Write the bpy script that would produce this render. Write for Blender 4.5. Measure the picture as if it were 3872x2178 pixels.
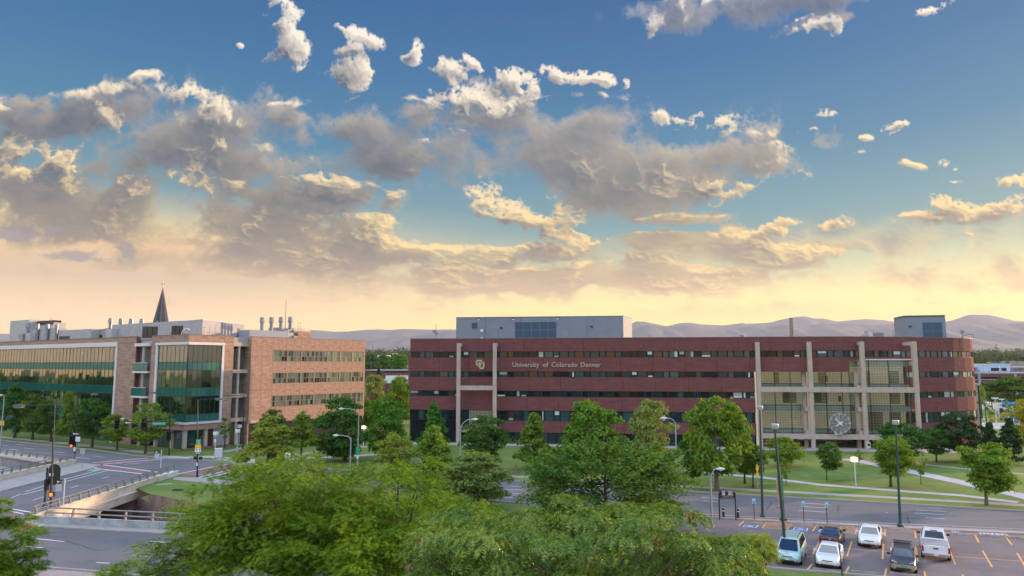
import bpy, bmesh, math, random
import numpy as np
from mathutils import Vector, Matrix, Euler

for o in list(bpy.data.objects): bpy.data.objects.remove(o)
scn = bpy.context.scene
COL = scn.collection
R = math.radians

# ---------------------------------------------------------------- camera
CAM_H = 15.4; FOC = 2600.0; PITCH = R(6.34)
_c, _s = math.cos(PITCH), math.sin(PITCH)
cam = bpy.data.objects.new('camera', bpy.data.cameras.new('camera'))
COL.objects.link(cam)
cam.location = (0, 0, CAM_H)
cam.rotation_euler = (R(90) + PITCH, 0, 0)
cam.data.sensor_width = 36.0
cam.data.lens = 36.0 * FOC / 3872.0
cam.data.clip_start = 0.5
cam.data.clip_end = 40000
scn.camera = cam

# survey helpers: a sight line of the photograph, met with the ground, with a depth or with a facade line
def ray(u, v):
    t = (v - 1089) / FOC
    return ((u - 1936) / FOC, _c + t * _s, _s - t * _c)
def G(u, v, z=0.0):
    d = ray(u, v); k = (z - CAM_H) / d[2]
    return (d[0] * k, d[1] * k)
def at(u, v, Y):
    d = ray(u, v); k = Y / d[1]
    return (d[0] * k, Y, CAM_H + d[2] * k)
def onplane(u, v, O, ang):
    d = ray(u, v); e = (math.cos(R(ang)), math.sin(R(ang)))
    det = -d[0] * e[1] + e[0] * d[1]
    k = (-O[0] * e[1] + e[0] * O[1]) / det
    return ((d[0] * O[1] - d[1] * O[0]) / det, CAM_H + k * d[2])

# ---------------------------------------------------------------- world: evening sky with broken cloud
SUN_AZ, SUN_EL = 67.0, 9.5
world = bpy.data.worlds.new('World'); scn.world = world
world.use_nodes = True
class NT:
    def __init__(s, tree):
        s.t = tree; s.n = tree.nodes; s.l = tree.links
    def new(s, typ, **kw):
        n = s.n.new(typ)
        for k, v in kw.items(): setattr(n, k, v)
        return n
    def put(s, sock, val):
        if val is None: return
        if isinstance(val, bpy.types.NodeSocket): s.l.new(val, sock)
        else: sock.default_value = val
    def math(s, op, a, b=None, c=None, clamp=False):
        n = s.new('ShaderNodeMath', operation=op, use_clamp=clamp)
        for i, x in enumerate((a, b, c)): s.put(n.inputs[i], x) if x is not None else None
        return n.outputs[0]
    def vec(s, op, a, b=None, out=0):
        n = s.new('ShaderNodeVectorMath', operation=op)
        s.put(n.inputs[0], a)
        if b is not None: s.put(n.inputs['Scale' if op == 'SCALE' else 1], b)
        return n.outputs[out]
    def sep(s, v):
        n = s.new('ShaderNodeSeparateXYZ'); s.put(n.inputs[0], v); return n.outputs
    def comb(s, x, y, z):
        n = s.new('ShaderNodeCombineXYZ')
        for i, a in enumerate((x, y, z)): s.put(n.inputs[i], a)
        return n.outputs[0]
    def noise(s, v, scale, detail=2.0, rough=.5, dist=0.0, out='Fac'):
        n = s.new('ShaderNodeTexNoise')
        s.put(n.inputs['Vector'], v)
        n.inputs['Scale'].default_value = scale; n.inputs['Detail'].default_value = detail
        n.inputs['Roughness'].default_value = rough; n.inputs['Distortion'].default_value = dist
        return n.outputs[out]
    def smooth(s, v, a, b, c=0.0, d=1.0):
        n = s.new('ShaderNodeMapRange', interpolation_type='SMOOTHSTEP')
        s.put(n.inputs['Value'], v)
        for k, x in (('From Min', a), ('From Max', b), ('To Min', c), ('To Max', d)): s.put(n.inputs[k], x)
        return n.outputs[0]
    def lin(s, v, a, b, c=0.0, d=1.0):
        n = s.new('ShaderNodeMapRange')
        s.put(n.inputs['Value'], v)
        for k, x in (('From Min', a), ('From Max', b), ('To Min', c), ('To Max', d)): s.put(n.inputs[k], x)
        return n.outputs[0]
    def mix(s, f, a, b, mode='MIX'):
        n = s.new('ShaderNodeMix', data_type='RGBA', blend_type=mode)
        s.put(n.inputs[0], f); s.put(n.inputs[6], a); s.put(n.inputs[7], b)
        return n.outputs[2]
    def ramp(s, f, stops):
        n = s.new('ShaderNodeValToRGB'); s.put(n.inputs[0], f)
        e = n.color_ramp.elements
        while len(e) < len(stops): e.new(.5)
        for i, (p, c) in enumerate(stops): e[i].position = p; e[i].color = (*c, 1)
        return n.outputs[0]
def lin3(r, g, b):
    f = lambda c: (c / 12.92 if c <= .04045 else ((c + .055) / 1.055) ** 2.4)
    return (f(r / 255), f(g / 255), f(b / 255))
def rgba(t): return (*t, 1.0)

# ---- cloud banks over the mountains, computed once as two fields (cover, sunlit share) on the tangent plane facing the view
GREY = [(60,300,120,44,-10),(560,330,120,60,-20),(250,420,140,50,-20),(760,300,90,40,0),(1180,420,120,90,0),(1500,300,260,70,4),(200,560,220,80,-8),(300,500,160,60,0),(900,660,260,40,0),(480,660,260,34,0),(1290,300,150,60,0),(1350,360,160,70,0),(1920,400,90,50,0),(330,560,190,90,0),(640,640,300,46,-4),(170,290,230,62,14),(90,250,90,34,0),(420,375,300,84,16),(900,330,200,70,-6),(1010,400,190,60,-4),(1060,300,120,40,-10),
 (440,520,460,95,-12),(120,470,240,105,-10),(620,580,330,90,-4),(740,510,240,60,0),(560,420,200,70,-10),(860,610,165,92,0),(880,500,150,36,0),
 (1440,340,290,95,-6),(1420,410,250,76,0),(1660,400,270,74,4),(1850,380,120,60,0),(1560,470,160,66,0),(1760,450,150,48,14),(1620,490,90,36,20),
 (1290,630,200,24,0),(1660,614,195,25,2),(1700,548,120,17,0),(1960,656,180,28,-2),(1890,625,65,38,-20),(1450,705,400,46,-2),(1200,695,320,40,0),(1650,705,170,40,-10),
 (2030,0,330,48,6),(2090,52,100,22,16),(1700,26,80,40,36),(2380,0,60,14,18),(2410,548,120,16,4)]
DARK = [(210,650,75,16,-4),(325,648,34,14,-8),(60,582,62,18,-8),(135,574,22,8,0),(480,648,50,14,0),(600,652,40,14,0)]
WHITE = [(1655,48,36,22,35),(1690,22,46,22,35),(2075,66,60,14,14),(2150,46,50,22,36),(2200,20,44,22,40),(2350,8,50,12,24),(1700,300,110,18,0),(1400,270,80,26,10),(250,440,80,40,-10),(60,380,60,26,-10),(735,115,46,44,-30),(752,18,36,36,-40),(725,62,36,24,-40),(905,105,44,18,-28),(860,138,26,16,0),(872,195,40,40,-50),(1035,138,24,26,-50),(1142,178,38,32,-20),(1200,150,30,13,-24),
 (1328,208,58,26,-24),(1215,258,76,30,0),(1430,175,36,18,-10),(1510,190,40,16,-12),(362,186,26,12,-8),(500,262,90,22,-24),(268,284,30,16,-40),(558,382,24,16,0),(605,115,9,5,-20),
 (1340,540,104,40,-18),(1262,508,44,20,0),(2052,290,24,9,0),(2012,331,32,7,16),(2268,324,34,9,14),(2140,391,26,8,0),(2550,466,50,18,6),(2385,522,40,18,-10),(2490,535,76,14,10),
 (1975,582,32,12,-10),(2002,560,24,11,0),(2125,570,32,12,14),(2380,418,12,11,0),(2402,431,18,5,0),(2398,461,26,6,0),(1132,484,30,12,0),(1122,540,32,12,-20),(1056,540,24,12,0),(1108,465,8,12,0),(2390,588,22,4,0),
 (985,600,46,34,0),(430,470,56,36,0),(500,510,56,30,0),(110,405,110,24,10),(2285,420,24,8,0),(2160,353,20,6,0),(2250,340,20,4,14),(1925,590,14,9,0),(1905,475,70,16,14),(1790,472,50,14,24)]
def cloud_fields(W=2200):
    x0, x1, z0, z1 = -.86, .86, -.02, .66
    H = int(W * (z1 - z0) / (x1 - x0))
    X = np.linspace(x0, x1, W, dtype=np.float32); Z = np.linspace(z0, z1, H, dtype=np.float32)
    LZ = .42 * np.log(Z + .16)
    rng = np.random.default_rng(11)
    def lattice(coord, freq, off):
        c = (coord - coord.min()) * freq + off; i = np.floor(c).astype(int); f = (c - i).astype(np.float32)
        n = i.max() + 3; M = np.zeros((len(coord), n), np.float32); r = np.arange(len(coord))
        w = [(1 - f) ** 3 / 6, (3 * f ** 3 - 6 * f * f + 4) / 6, (-3 * f ** 3 + 3 * f * f + 3 * f + 1) / 6, f ** 3 / 6]
        for k in range(4):
            j = np.clip(i + k - 1, 0, n - 1); M[r, j] += w[k]
        return M
    def octave(fr, sq=1.0):
        A = lattice(LZ, fr * sq, rng.random()); B = lattice(X, fr, rng.random())
        return (A @ rng.normal(0, 1, (A.shape[1], B.shape[1])).astype(np.float32) @ B.T) * 1.5
    def fbm(fr, n, gain=.5, sq=1.0, billow=False):
        s = 0; a = 1.0; t = 0
        for k in range(n):
            o = octave(fr * 2.03 ** k, sq)
            if billow: o = .75 - np.abs(o) * 1.25
            s = s + a * o; t += a * a; a *= gain
        return s / math.sqrt(t)
    XX, ZZ = np.meshgrid(X, Z)
    wx = fbm(7, 4) * .014 + fbm(40, 4) * .0035; wz = fbm(7, 4, sq=1.3) * .009 + fbm(40, 4) * .0028
    PX, PZ = XX + wx, ZZ + wz
    def banks(lst, grow, soft):
        F = np.full(XX.shape, -1.5, np.float32)
        for bx, by, rx, ry, rot in lst:
            d = ray(bx * 1.5031, by * 1.5031); cx, cz = d[0] / d[1], d[2] / d[1]
            k = 1.5031 / FOC / d[1] * grow; rr = max(rx, ry) * k * 2.6
            i0, i1 = np.searchsorted(Z, (cz - rr, cz + rr)); j0, j1 = np.searchsorted(X, (cx - rr, cx + rr))
            if i0 >= i1 or j0 >= j1: continue
            ca, sa = math.cos(R(rot)), math.sin(R(rot))
            ax, az = PX[i0:i1, j0:j1] - cx, PZ[i0:i1, j0:j1] - cz
            # image y runs down: a positive turn tips the right end up
            u = (ax * ca + az * sa) / (rx * k); v = (-ax * sa + az * ca) / (ry * k)
            v = np.where(v < 0, v * 1.15, v)
            f = 1 - np.sqrt(u * u + v * v)
            F[i0:i1, j0:j1] = np.maximum(F[i0:i1, j0:j1], f)
        return F
    fg, fw, fd = banks(GREY, 1.16, 0), banks(WHITE, 1.0, 0), banks(DARK, 1.1, 0)
    oc = [octave(9 * 2.03 ** k, 1.25) for k in range(7)]
    bl = [.62 - np.abs(o) for o in oc]
    mixs = lambda q, g, k0, k1: sum(q[k] * g ** (k - k0) for k in range(k0, k1))
    big = octave(5, 1.6) + .6 * octave(11, 1.6)
    n = .40 * mixs(bl, .66, 0, 7) + .30 * mixs(oc, .62, 0, 7)
    nw = .46 * mixs(bl, .72, 1, 7) + .34 * mixs(oc, .66, 1, 7)
    wisp = mixs(oc, .80, 2, 7)
    dg = 1.22 * fg + .14 * big + .90 * n + .08
    # heads: rounded sunlit masses, both the named ones and those that break out of the banks on the sunward side
    head = .75 * bl[0] + .75 * bl[1] + .50 * bl[2] + .30 * bl[3] + .18 * bl[4] + .12 * bl[5] + .08 * bl[6]
    sunw = np.clip(1.0 - np.abs(fg - .12) * 2.6, 0, 1)
    low = np.clip((.40 - ZZ) / .22, 0, 1)
    px = W / (x1 - x0)
    sm = 1.1 * fg + .35 * big * .5 + .5 * mixs(bl, .5, 0, 2)
    gy, gx = np.gradient(sm); toward = np.clip(-(gx * .55 + gy * .85) * px * .05, -1, 1)
    dw = np.maximum(np.where(fw > -1.2, .70 * fw + 1.30 * nw - .10, -2), head * .62 - .62 + .95 * toward * sunw + .80 * low * np.clip(fg + .25, 0, .6) + .12 * big)
    dd = .8 * fd + 1.2 * n - .05
    dgw = dg + .10 * wisp * np.clip(1 - np.abs(dg), 0, 1); dww = dw + .10 * wisp * np.clip(1 - np.abs(dw) * 1.2, 0, 1)
    st = lambda x, a, b: (lambda t: t * t * (3 - 2 * t))(np.clip((x - a) / (b - a), 0, 1))
    cg = st(dgw, -.12, .85) * .94; cw = st(dww, -.06, .58) * np.where(fw > -.8, 1, st(dg, -.2, .3))
    # shading of the heads: thickness gathered towards the sun, plus their rounded relief
    thick = np.clip(np.maximum(dw, .55 * dg), 0, 1.2)
    tau = np.zeros_like(thick); last = 0
    for s_ in (.002, .005, .009, .015, .023, .034):
        sx, sz = int(s_ * .62 * px), int(s_ * .78 * px)
        tau += np.pad(thick, ((0, sz), (0, sx)), mode='edge')[sz:, sx:] * (s_ - last); last = s_
    hw = dw + .0; gy, gx = np.gradient(1.0 * fw * .5 + .9 * bl[1] + .55 * bl[2] + .30 * bl[3] + .14 * bl[4])
    relief = np.clip(-(gx * .6 + gy * .8) * px * .010, -.6, .6)
    lw = np.clip(.16 + .95 * np.exp(-66 * tau) + .40 * relief, 0, 1)
    lg = np.clip(.06 + .50 * np.exp(-75 * tau) + .045 * relief + .05 * big, 0, 1)
    # thin level streaks low over the horizon
    stk = (lattice(LZ, 34, .3) @ rng.normal(0, 1, (lattice(LZ, 34, .3).shape[1], lattice(X, 5, .1).shape[1])).astype(np.float32) @ lattice(X, 5, .1).T) * 1.5 + .5 * oc[2] + .25 * oc[4] + .5 * big
    cs = st(stk, .1, 1.5) * .75 * st(ZZ, .045, .10) * st(-ZZ, -.24, -.15)
    ls = np.clip(.45 + .30 * bl[2] + .2 * relief, 0, 1)
    lw = np.where(cw > .02, lw, ls); lg = np.where(cg > .02, lg, ls)
    cover = 1 - (1 - cg) * (1 - cw) * (1 - cs)
    lg = (lg * cg + ls * cs * (1 - cg)) / np.maximum(cg + cs * (1 - cg), 1e-4); cg = 1 - (1 - cg) * (1 - cs)
    lit = (lg * cg * (1 - cw) + lw * cw) / np.maximum(cover, 1e-4)
    dcov = np.clip((dd - .02) / .35, 0, 1)
    return X, Z, cover.astype(np.float32), np.clip(lit, 0, 1).astype(np.float32), dcov.astype(np.float32)
SKY=[(0.0,(255,208,108)),(.055,(255,220,120)),(.095,(244,220,146)),(.14,(196,200,158)),(.19,(118,160,164)),(.30,(64,128,162)),(.40,(38,108,156)),(.50,(18,90,148)),(1.0,(40,84,150))]
SHADE=[(0.0,(246,198,132)),(.09,(196,162,130)),(.15,(116,108,106)),(.24,(62,76,94)),(.36,(40,68,98)),(.5,(48,80,120))]
BRIGHT=[(0.0,(255,214,140)),(.10,(255,216,142)),(.2,(255,222,154)),(.32,(255,234,200)),(.5,(255,246,234))]
LOWC=[(0.0,(255,210,142)),(.06,(244,204,150)),(.11,(208,178,146)),(.15,(236,192,138)),(.185,(255,220,152)),(.25,(250,226,190))]
DKC=[(0,(150,138,138)),(1,(130,128,136))]
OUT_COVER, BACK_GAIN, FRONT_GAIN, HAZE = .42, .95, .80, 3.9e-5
W = NT(world.node_tree)
for n in list(W.n): W.n.remove(n)
tc = W.new('ShaderNodeTexCoord')
D = W.vec('NORMALIZE', tc.outputs['Generated'])
dx, dy, dz = W.sep(D)
yy = W.math('MAXIMUM', dy, .2)
cx_, cz_, cc, clit, cdk = cloud_fields()
img = bpy.data.images.new('cloud_fields', cc.shape[1], cc.shape[0], float_buffer=True, is_data=True)
img.pixels.foreach_set(np.stack([cc, clit, cdk, np.ones_like(cc)], -1).ravel())
P = W.comb(W.lin(W.math('DIVIDE', dx, yy), float(cx_[0]), float(cx_[-1])), W.lin(W.math('DIVIDE', dz, yy), float(cz_[0]), float(cz_[-1])), 0.0)
ti = W.new('ShaderNodeTexImage', image=img, extension='EXTEND', interpolation='Cubic'); W.put(ti.inputs[0], P)
cov, litF, dark = W.sep(ti.outputs[0])
front = W.math('MULTIPLY', W.smooth(dy, .52, .68), W.smooth(dz, .62, .5))
back = W.math('SUBTRACT', 1.0, front)
# broken evening cloud carried round and overhead, front-lit, then brightened to light the ground
on = W.noise(W.vec('MULTIPLY', D, (1, 1, 1.7)), 2.6, 6.0, .6)
dout = W.math('MULTIPLY', W.math('SUBTRACT', on, OUT_COVER), 4.0)
alpha = W.math('ADD', W.math('MULTIPLY', cov, front), W.math('MULTIPLY', W.smooth(dout, 0.0, .7), back))
litA = W.math('ADD', W.math('MULTIPLY', litF, front), W.math('MULTIPLY', W.smooth(dout, 1.9, 0.0, .45, 1.0), back))
el = W.math('MAXIMUM', dz, 0.0)
warm = W.math('MAXIMUM', front, W.math('MULTIPLY', W.smooth(dy, -.5, .3), W.smooth(dz, .42, .20)))   # the western half of the low sky keeps the evening colours
RL = lambda st: [(p, lin3(*c)) for p, c in st]
sky = W.ramp(el, RL(SKY)); shade = W.ramp(el, RL(SHADE)); bright = W.ramp(el, RL(BRIGHT))
nis = W.new('ShaderNodeTexSky', sky_type='NISHITA')
nis.sun_disc = False; nis.sun_elevation = R(SUN_EL); nis.sun_rotation = R(SUN_AZ); nis.dust_density = 2.0
nisc = W.vec('SCALE', nis.outputs[0], .012)
low = W.math('MULTIPLY', W.smooth(dz, .235, .15), W.smooth(dx, .1, -.45))
base = W.mix(W.math('MULTIPLY', low, .92), sky, W.ramp(el, RL(LOWC)))
vis = W.mix(alpha, base, W.mix(litA, W.mix(warm, rgba((.42, .45, .52)), shade), W.mix(warm, rgba((.98, 1.0, 1.06)), bright)))
vis = W.mix(W.math('MULTIPLY', W.math('MULTIPLY', dark, front), W.math('MULTIPLY', low, .75)), vis, W.ramp(el, RL(DKC)))
vis = W.mix(1.0, vis, nisc, 'ADD')
vis = W.mix(W.smooth(dz, -.03, .0), rgba((.10, .10, .08)), vis)
glow = W.math('MULTIPLY_ADD', W.smooth(dz, .20, .0), .36, FRONT_GAIN)
gain = W.math('ADD', W.math('MULTIPLY', glow, front), W.math('MULTIPLY', W.smooth(dz, .0, .95, BACK_GAIN, BACK_GAIN * 2.6), back))  # unseen sky lifted towards the zenith to brighten the ground
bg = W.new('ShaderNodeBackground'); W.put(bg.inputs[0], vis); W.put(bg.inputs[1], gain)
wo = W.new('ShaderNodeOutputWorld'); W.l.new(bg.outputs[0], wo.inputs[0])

# ---------------------------------------------------------------- sun
sd = bpy.data.lights.new('sun', 'SUN'); sun = bpy.data.objects.new('sun', sd); COL.objects.link(sun)
sd.energy = 5.0; sd.angle = R(1.5); sd.color = (1.0, .60, .33)
sv = Vector((math.sin(R(SUN_AZ)) * math.cos(R(SUN_EL)), math.cos(R(SUN_AZ)) * math.cos(R(SUN_EL)), math.sin(R(SUN_EL))))
sun.rotation_euler = sv.to_track_quat('Z', 'Y').to_euler()
vs = scn.view_settings
vs.view_transform = 'Standard'; vs.look = 'None'; vs.exposure = 0.35; vs.gamma = 1.0; vs.use_curve_mapping = False
# ---------------------------------------------------------------- building helpers
def link(o, parent=None):
    COL.objects.link(o)
    if parent is not None: o.parent = parent
    return o
def tag(o, label=None, cat=None, group=None, kind=None):
    if label: o['label'] = label
    if cat: o['category'] = cat
    if group: o['group'] = group
    if kind: o['kind'] = kind
    return o
def thing(name, label, cat, loc=(0, 0, 0), rz=0.0, group=None):
    o = bpy.data.objects.new(name, None); COL.objects.link(o)
    o.location = loc if len(loc) == 3 else (loc[0], loc[1], 0); o.rotation_euler = (0, 0, rz)
    o.empty_display_size = .2
    return tag(o, label, cat, group)
def inst(name, mesh, parent=None, loc=(0, 0, 0), rot=(0, 0, 0), scale=None):
    o = bpy.data.objects.new(name, mesh); link(o, parent)
    o.location = loc; o.rotation_euler = rot
    if scale: o.scale = scale
    return o
class MB:
    """collects boxes, tubes, strips; .mesh() or .build() makes one mesh of them"""
    def __init__(s, M=None): s.v = []; s.f = []; s.M = M
    def add(s, vs, fs):
        b = len(s.v)
        if s.M is not None: vs = [tuple(s.M @ Vector(p)) for p in vs]
        s.v += [tuple(p) for p in vs]; s.f += [tuple(i + b for i in f) for f in fs]; return s
    def box(s, x0, x1, y0, y1, z0, z1, rz=0.0, c=None):
        vs = [(x, y, z) for z in (z0, z1) for x, y in ((x0, y0), (x1, y0), (x1, y1), (x0, y1))]
        if rz:
            cx, cy = c or ((x0 + x1) / 2, (y0 + y1) / 2); ca, sa = math.cos(rz), math.sin(rz)
            vs = [(cx + (x - cx) * ca - (y - cy) * sa, cy + (x - cx) * sa + (y - cy) * ca, z) for x, y, z in vs]
        return s.add(vs, [(3, 2, 1, 0), (4, 5, 6, 7), (0, 1, 5, 4), (1, 2, 6, 5), (2, 3, 7, 6), (3, 0, 4, 7)])
    def cbox(s, cx, cy, cz, wx, wy, wz, rz=0.0):
        return s.box(cx - wx / 2, cx + wx / 2, cy - wy / 2, cy + wy / 2, cz - wz / 2, cz + wz / 2, rz)
    def quad(s, a, b, c, d): return s.add([a, b, c, d], [(0, 1, 2, 3)])
    def prism(s, poly, z0, z1):
        n = len(poly)
        vs = [(x, y, z0) for x, y in poly] + [(x, y, z1) for x, y in poly]
        return s.add(vs, [tuple(range(n - 1, -1, -1)), tuple(range(n, 2 * n))] + [(i, (i + 1) % n, n + (i + 1) % n, n + i) for i in range(n)])
    def tube(s, pts, r, n=8, cap=True):
        pts = [Vector(p) for p in pts]; rs = r if isinstance(r, (list, tuple)) else [r] * len(pts)
        vs = []; fs = []; up = None
        for i, p in enumerate(pts):
            d = (pts[min(i + 1, len(pts) - 1)] - pts[max(i - 1, 0)]).normalized()
            ref = Vector((0, 0, 1)) if abs(d.z) < .9 else Vector((1, 0, 0))
            if up is not None: ref = up
            a = d.cross(ref)
            if a.length < 1e-5: a = d.cross(Vector((0, 1, 0)))
            a.normalize(); b = a.cross(d).normalized(); up = b
            for k in range(n):
                t = 2 * math.pi * k / n
                vs.append(tuple(p + (a * math.cos(t) + b * math.sin(t)) * rs[i]))
        for i in range(len(pts) - 1):
            for k in range(n):
                k2 = (k + 1) % n
                fs.append((i * n + k, (i + 1) * n + k, (i + 1) * n + k2, i * n + k2))
        if cap: fs += [tuple(range(n)), tuple((len(pts) - 1) * n + k for k in range(n - 1, -1, -1))]
        return s.add(vs, fs)
    def lathe(s, prof, c=(0, 0, 0), n=16, axis='z'):
        vs = []; fs = []
        for r, h in prof:
            for k in range(n):
                t = 2 * math.pi * k / n; a, b = r * math.cos(t), r * math.sin(t)
                p = (a, b, h) if axis == 'z' else ((a, h, b) if axis == 'y' else (h, a, b))
                vs.append((c[0] + p[0], c[1] + p[1], c[2] + p[2]))
        for i in range(len(prof) - 1):
            for k in range(n):
                k2 = (k + 1) % n
                fs.append((i * n + k, i * n + k2, (i + 1) * n + k2, (i + 1) * n + k))
        fs += [tuple(range(n - 1, -1, -1)), tuple((len(prof) - 1) * n + k for k in range(n))]
        return s.add(vs, fs)
    def loft(s, rings, cap=True):
        n = len(rings[0]); vs = [p for r in rings for p in r]
        fs = [(i * n + k, i * n + (k + 1) % n, (i + 1) * n + (k + 1) % n, (i + 1) * n + k) for i in range(len(rings) - 1) for k in range(n)]
        if cap: fs += [tuple(range(n - 1, -1, -1)), tuple((len(rings) - 1) * n + k for k in range(n))]
        return s.add(vs, fs)
    def mesh(s, name, mat, smooth=False, fix=True):
        me = bpy.data.meshes.new(name); me.from_pydata(s.v, [], s.f)
        if fix:
            bm = bmesh.new(); bm.from_mesh(me); bmesh.ops.recalc_face_normals(bm, faces=bm.faces); bm.to_mesh(me); bm.free()
        me.materials.append(mat)
        if smooth: me.polygons.foreach_set('use_smooth', [True] * len(me.polygons))
        me.update(); return me
    def build(s, name, mat, parent=None, loc=(0, 0, 0), rot=(0, 0, 0), smooth=False):
        return inst(name, s.mesh(name, mat, smooth), parent, loc, rot)
def struct(name, mb, mat, z=0.0, smooth=False):
    return tag(mb.build(name, mat, None, (0, 0, z), smooth=smooth), kind='structure')
def poly_sheet(name, pts, mat, z, kind='structure'):
    m = MB(); m.add([(x, y, 0) for x, y in pts], [tuple(range(len(pts)))])
    me = bpy.data.meshes.new(name); me.from_pydata(m.v, [], m.f)
    bm = bmesh.new(); bm.from_mesh(me); bmesh.ops.triangulate(bm, faces=bm.faces)
    for f in bm.faces:
        if f.normal.z < 0: f.normal_flip()
    bm.to_mesh(me); bm.free(); me.materials.append(mat)
    return tag(inst(name, me, None, (0, 0, z)), kind=kind)
def ribbon(name, line, w0, w1, mat, z, kind='structure', thick=0.0):
    """strip along a polyline between two offsets to its left"""
    L = [Vector((x, y)) for x, y in line]; a = []; b = []
    for i, p in enumerate(L):
        d = (L[min(i + 1, len(L) - 1)] - L[max(i - 1, 0)]).normalized(); nrm = Vector((-d.y, d.x))
        a.append(p + nrm * w0); b.append(p + nrm * w1)
    m = MB()
    for i in range(len(L) - 1):
        q = [a[i], a[i + 1], b[i + 1], b[i]]
        if thick: m.prism([tuple(p) for p in q], -thick, 0.0)
        else: m.add([(p.x, p.y, 0) for p in q], [(0, 1, 2, 3)])
    me = m.mesh(name, mat)
    if not thick:
        for p in me.polygons:
            if p.normal.z < 0: p.flip()
    return tag(inst(name, me, None, (0, 0, z)), kind=kind)
def stripe(name, p, q, w, mat, z):
    d = Vector((q[0] - p[0], q[1] - p[1])); n = Vector((-d.y, d.x)).normalized() * (w / 2)
    m = MB(); m.add([(p[0] - n.x, p[1] - n.y, 0), (q[0] - n.x, q[1] - n.y, 0), (q[0] + n.x, q[1] + n.y, 0), (p[0] + n.x, p[1] + n.y, 0)], [(0, 1, 2, 3)])
    me = m.mesh(name, mat)
    for f in me.polygons:
        if f.normal.z < 0: f.flip()
    return tag(inst(name, me, None, (0, 0, z)), kind='structure')
TEXTS = []
def text(name, s, size, mat, parent=None, loc=(0, 0, 0), rot=(R(90), 0, 0), ext=.01, align='CENTER', space=1.0, bold=0.0, width=None, kind=None):
    cu = bpy.data.curves.new(name, 'FONT'); cu.body = s; cu.size = size; cu.extrude = ext; cu.align_x = align; cu.align_y = 'CENTER'
    cu.space_character = space; cu.offset = bold; cu.resolution_u = 2
    o = bpy.data.objects.new('lettering_curve', cu); link(o, parent); o.location = loc; o.rotation_euler = rot
    TEXTS.append((o, name, mat, width, kind)); return o
def bake_texts():
    """turn every lettering curve into a plain mesh object"""
    bpy.context.view_layer.update(); dg = bpy.context.evaluated_depsgraph_get()
    for o, name, mat, width, kind in TEXTS:
        me = bpy.data.meshes.new_from_object(o.evaluated_get(dg)); me.name = name
        me.materials.clear(); me.materials.append(mat)
        xs = [v.co.x for v in me.vertices]
        n = inst(name, me, o.parent, o.location, o.rotation_euler)
        n.scale = (width / max(.01, max(xs) - min(xs)) if width else 1, 1, 1)
        if kind: n['kind'] = kind
        bpy.data.objects.remove(o)

# ---------------------------------------------------------------- materials
def M(name, col, rough=.8, metal=0.0, var=0.0, scale=3.0, bump=0.0, spec=.5, detail=5.0, col2=None, coords='Object', stretch=(1, 1, 1), emit=None, rand=0.0):
    m = bpy.data.materials.new(name); m.use_nodes = True
    T = NT(m.node_tree); b = T.n['Principled BSDF']
    b.inputs['Roughness'].default_value = rough; b.inputs['Metallic'].default_value = metal
    b.inputs['Specular IOR Level'].default_value = spec
    c = rgba(col)
    if var or bump or rand:
        tc = T.new('ShaderNodeTexCoord'); vec = tc.outputs[coords]
        if coords == 'World': pass
        if stretch != (1, 1, 1): vec = T.vec('MULTIPLY', vec, stretch)
        nz = T.noise(vec, scale, detail, .6)
        c2 = col2 or tuple(x * (1 - var) for x in col); hi = tuple(min(1, x * (1 + var * .6)) for x in col)
        if var or col2: c = T.mix(T.smooth(nz, .3, .7), rgba(c2), rgba(hi if not col2 else col))
        if rand:
            oi = T.new('ShaderNodeObjectInfo'); hs = T.new('ShaderNodeHueSaturation')
            T.put(hs.inputs['Value'], T.lin(oi.outputs['Random'], 0, 1, 1 - rand, 1 + rand)); T.put(hs.inputs['Color'], c); c = hs.outputs[0]
        if bump:
            bn = T.new('ShaderNodeBump'); bn.inputs['Strength'].default_value = bump; bn.inputs['Distance'].default_value = .05
            T.put(bn.inputs['Height'], nz); T.l.new(bn.outputs[0], b.inputs['Normal'])
    T.put(b.inputs['Base Color'], c)
    if emit:
        b.inputs['Emission Color'].default_value = rgba(emit[0]); b.inputs['Emission Strength'].default_value = emit[1]
    return m
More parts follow.
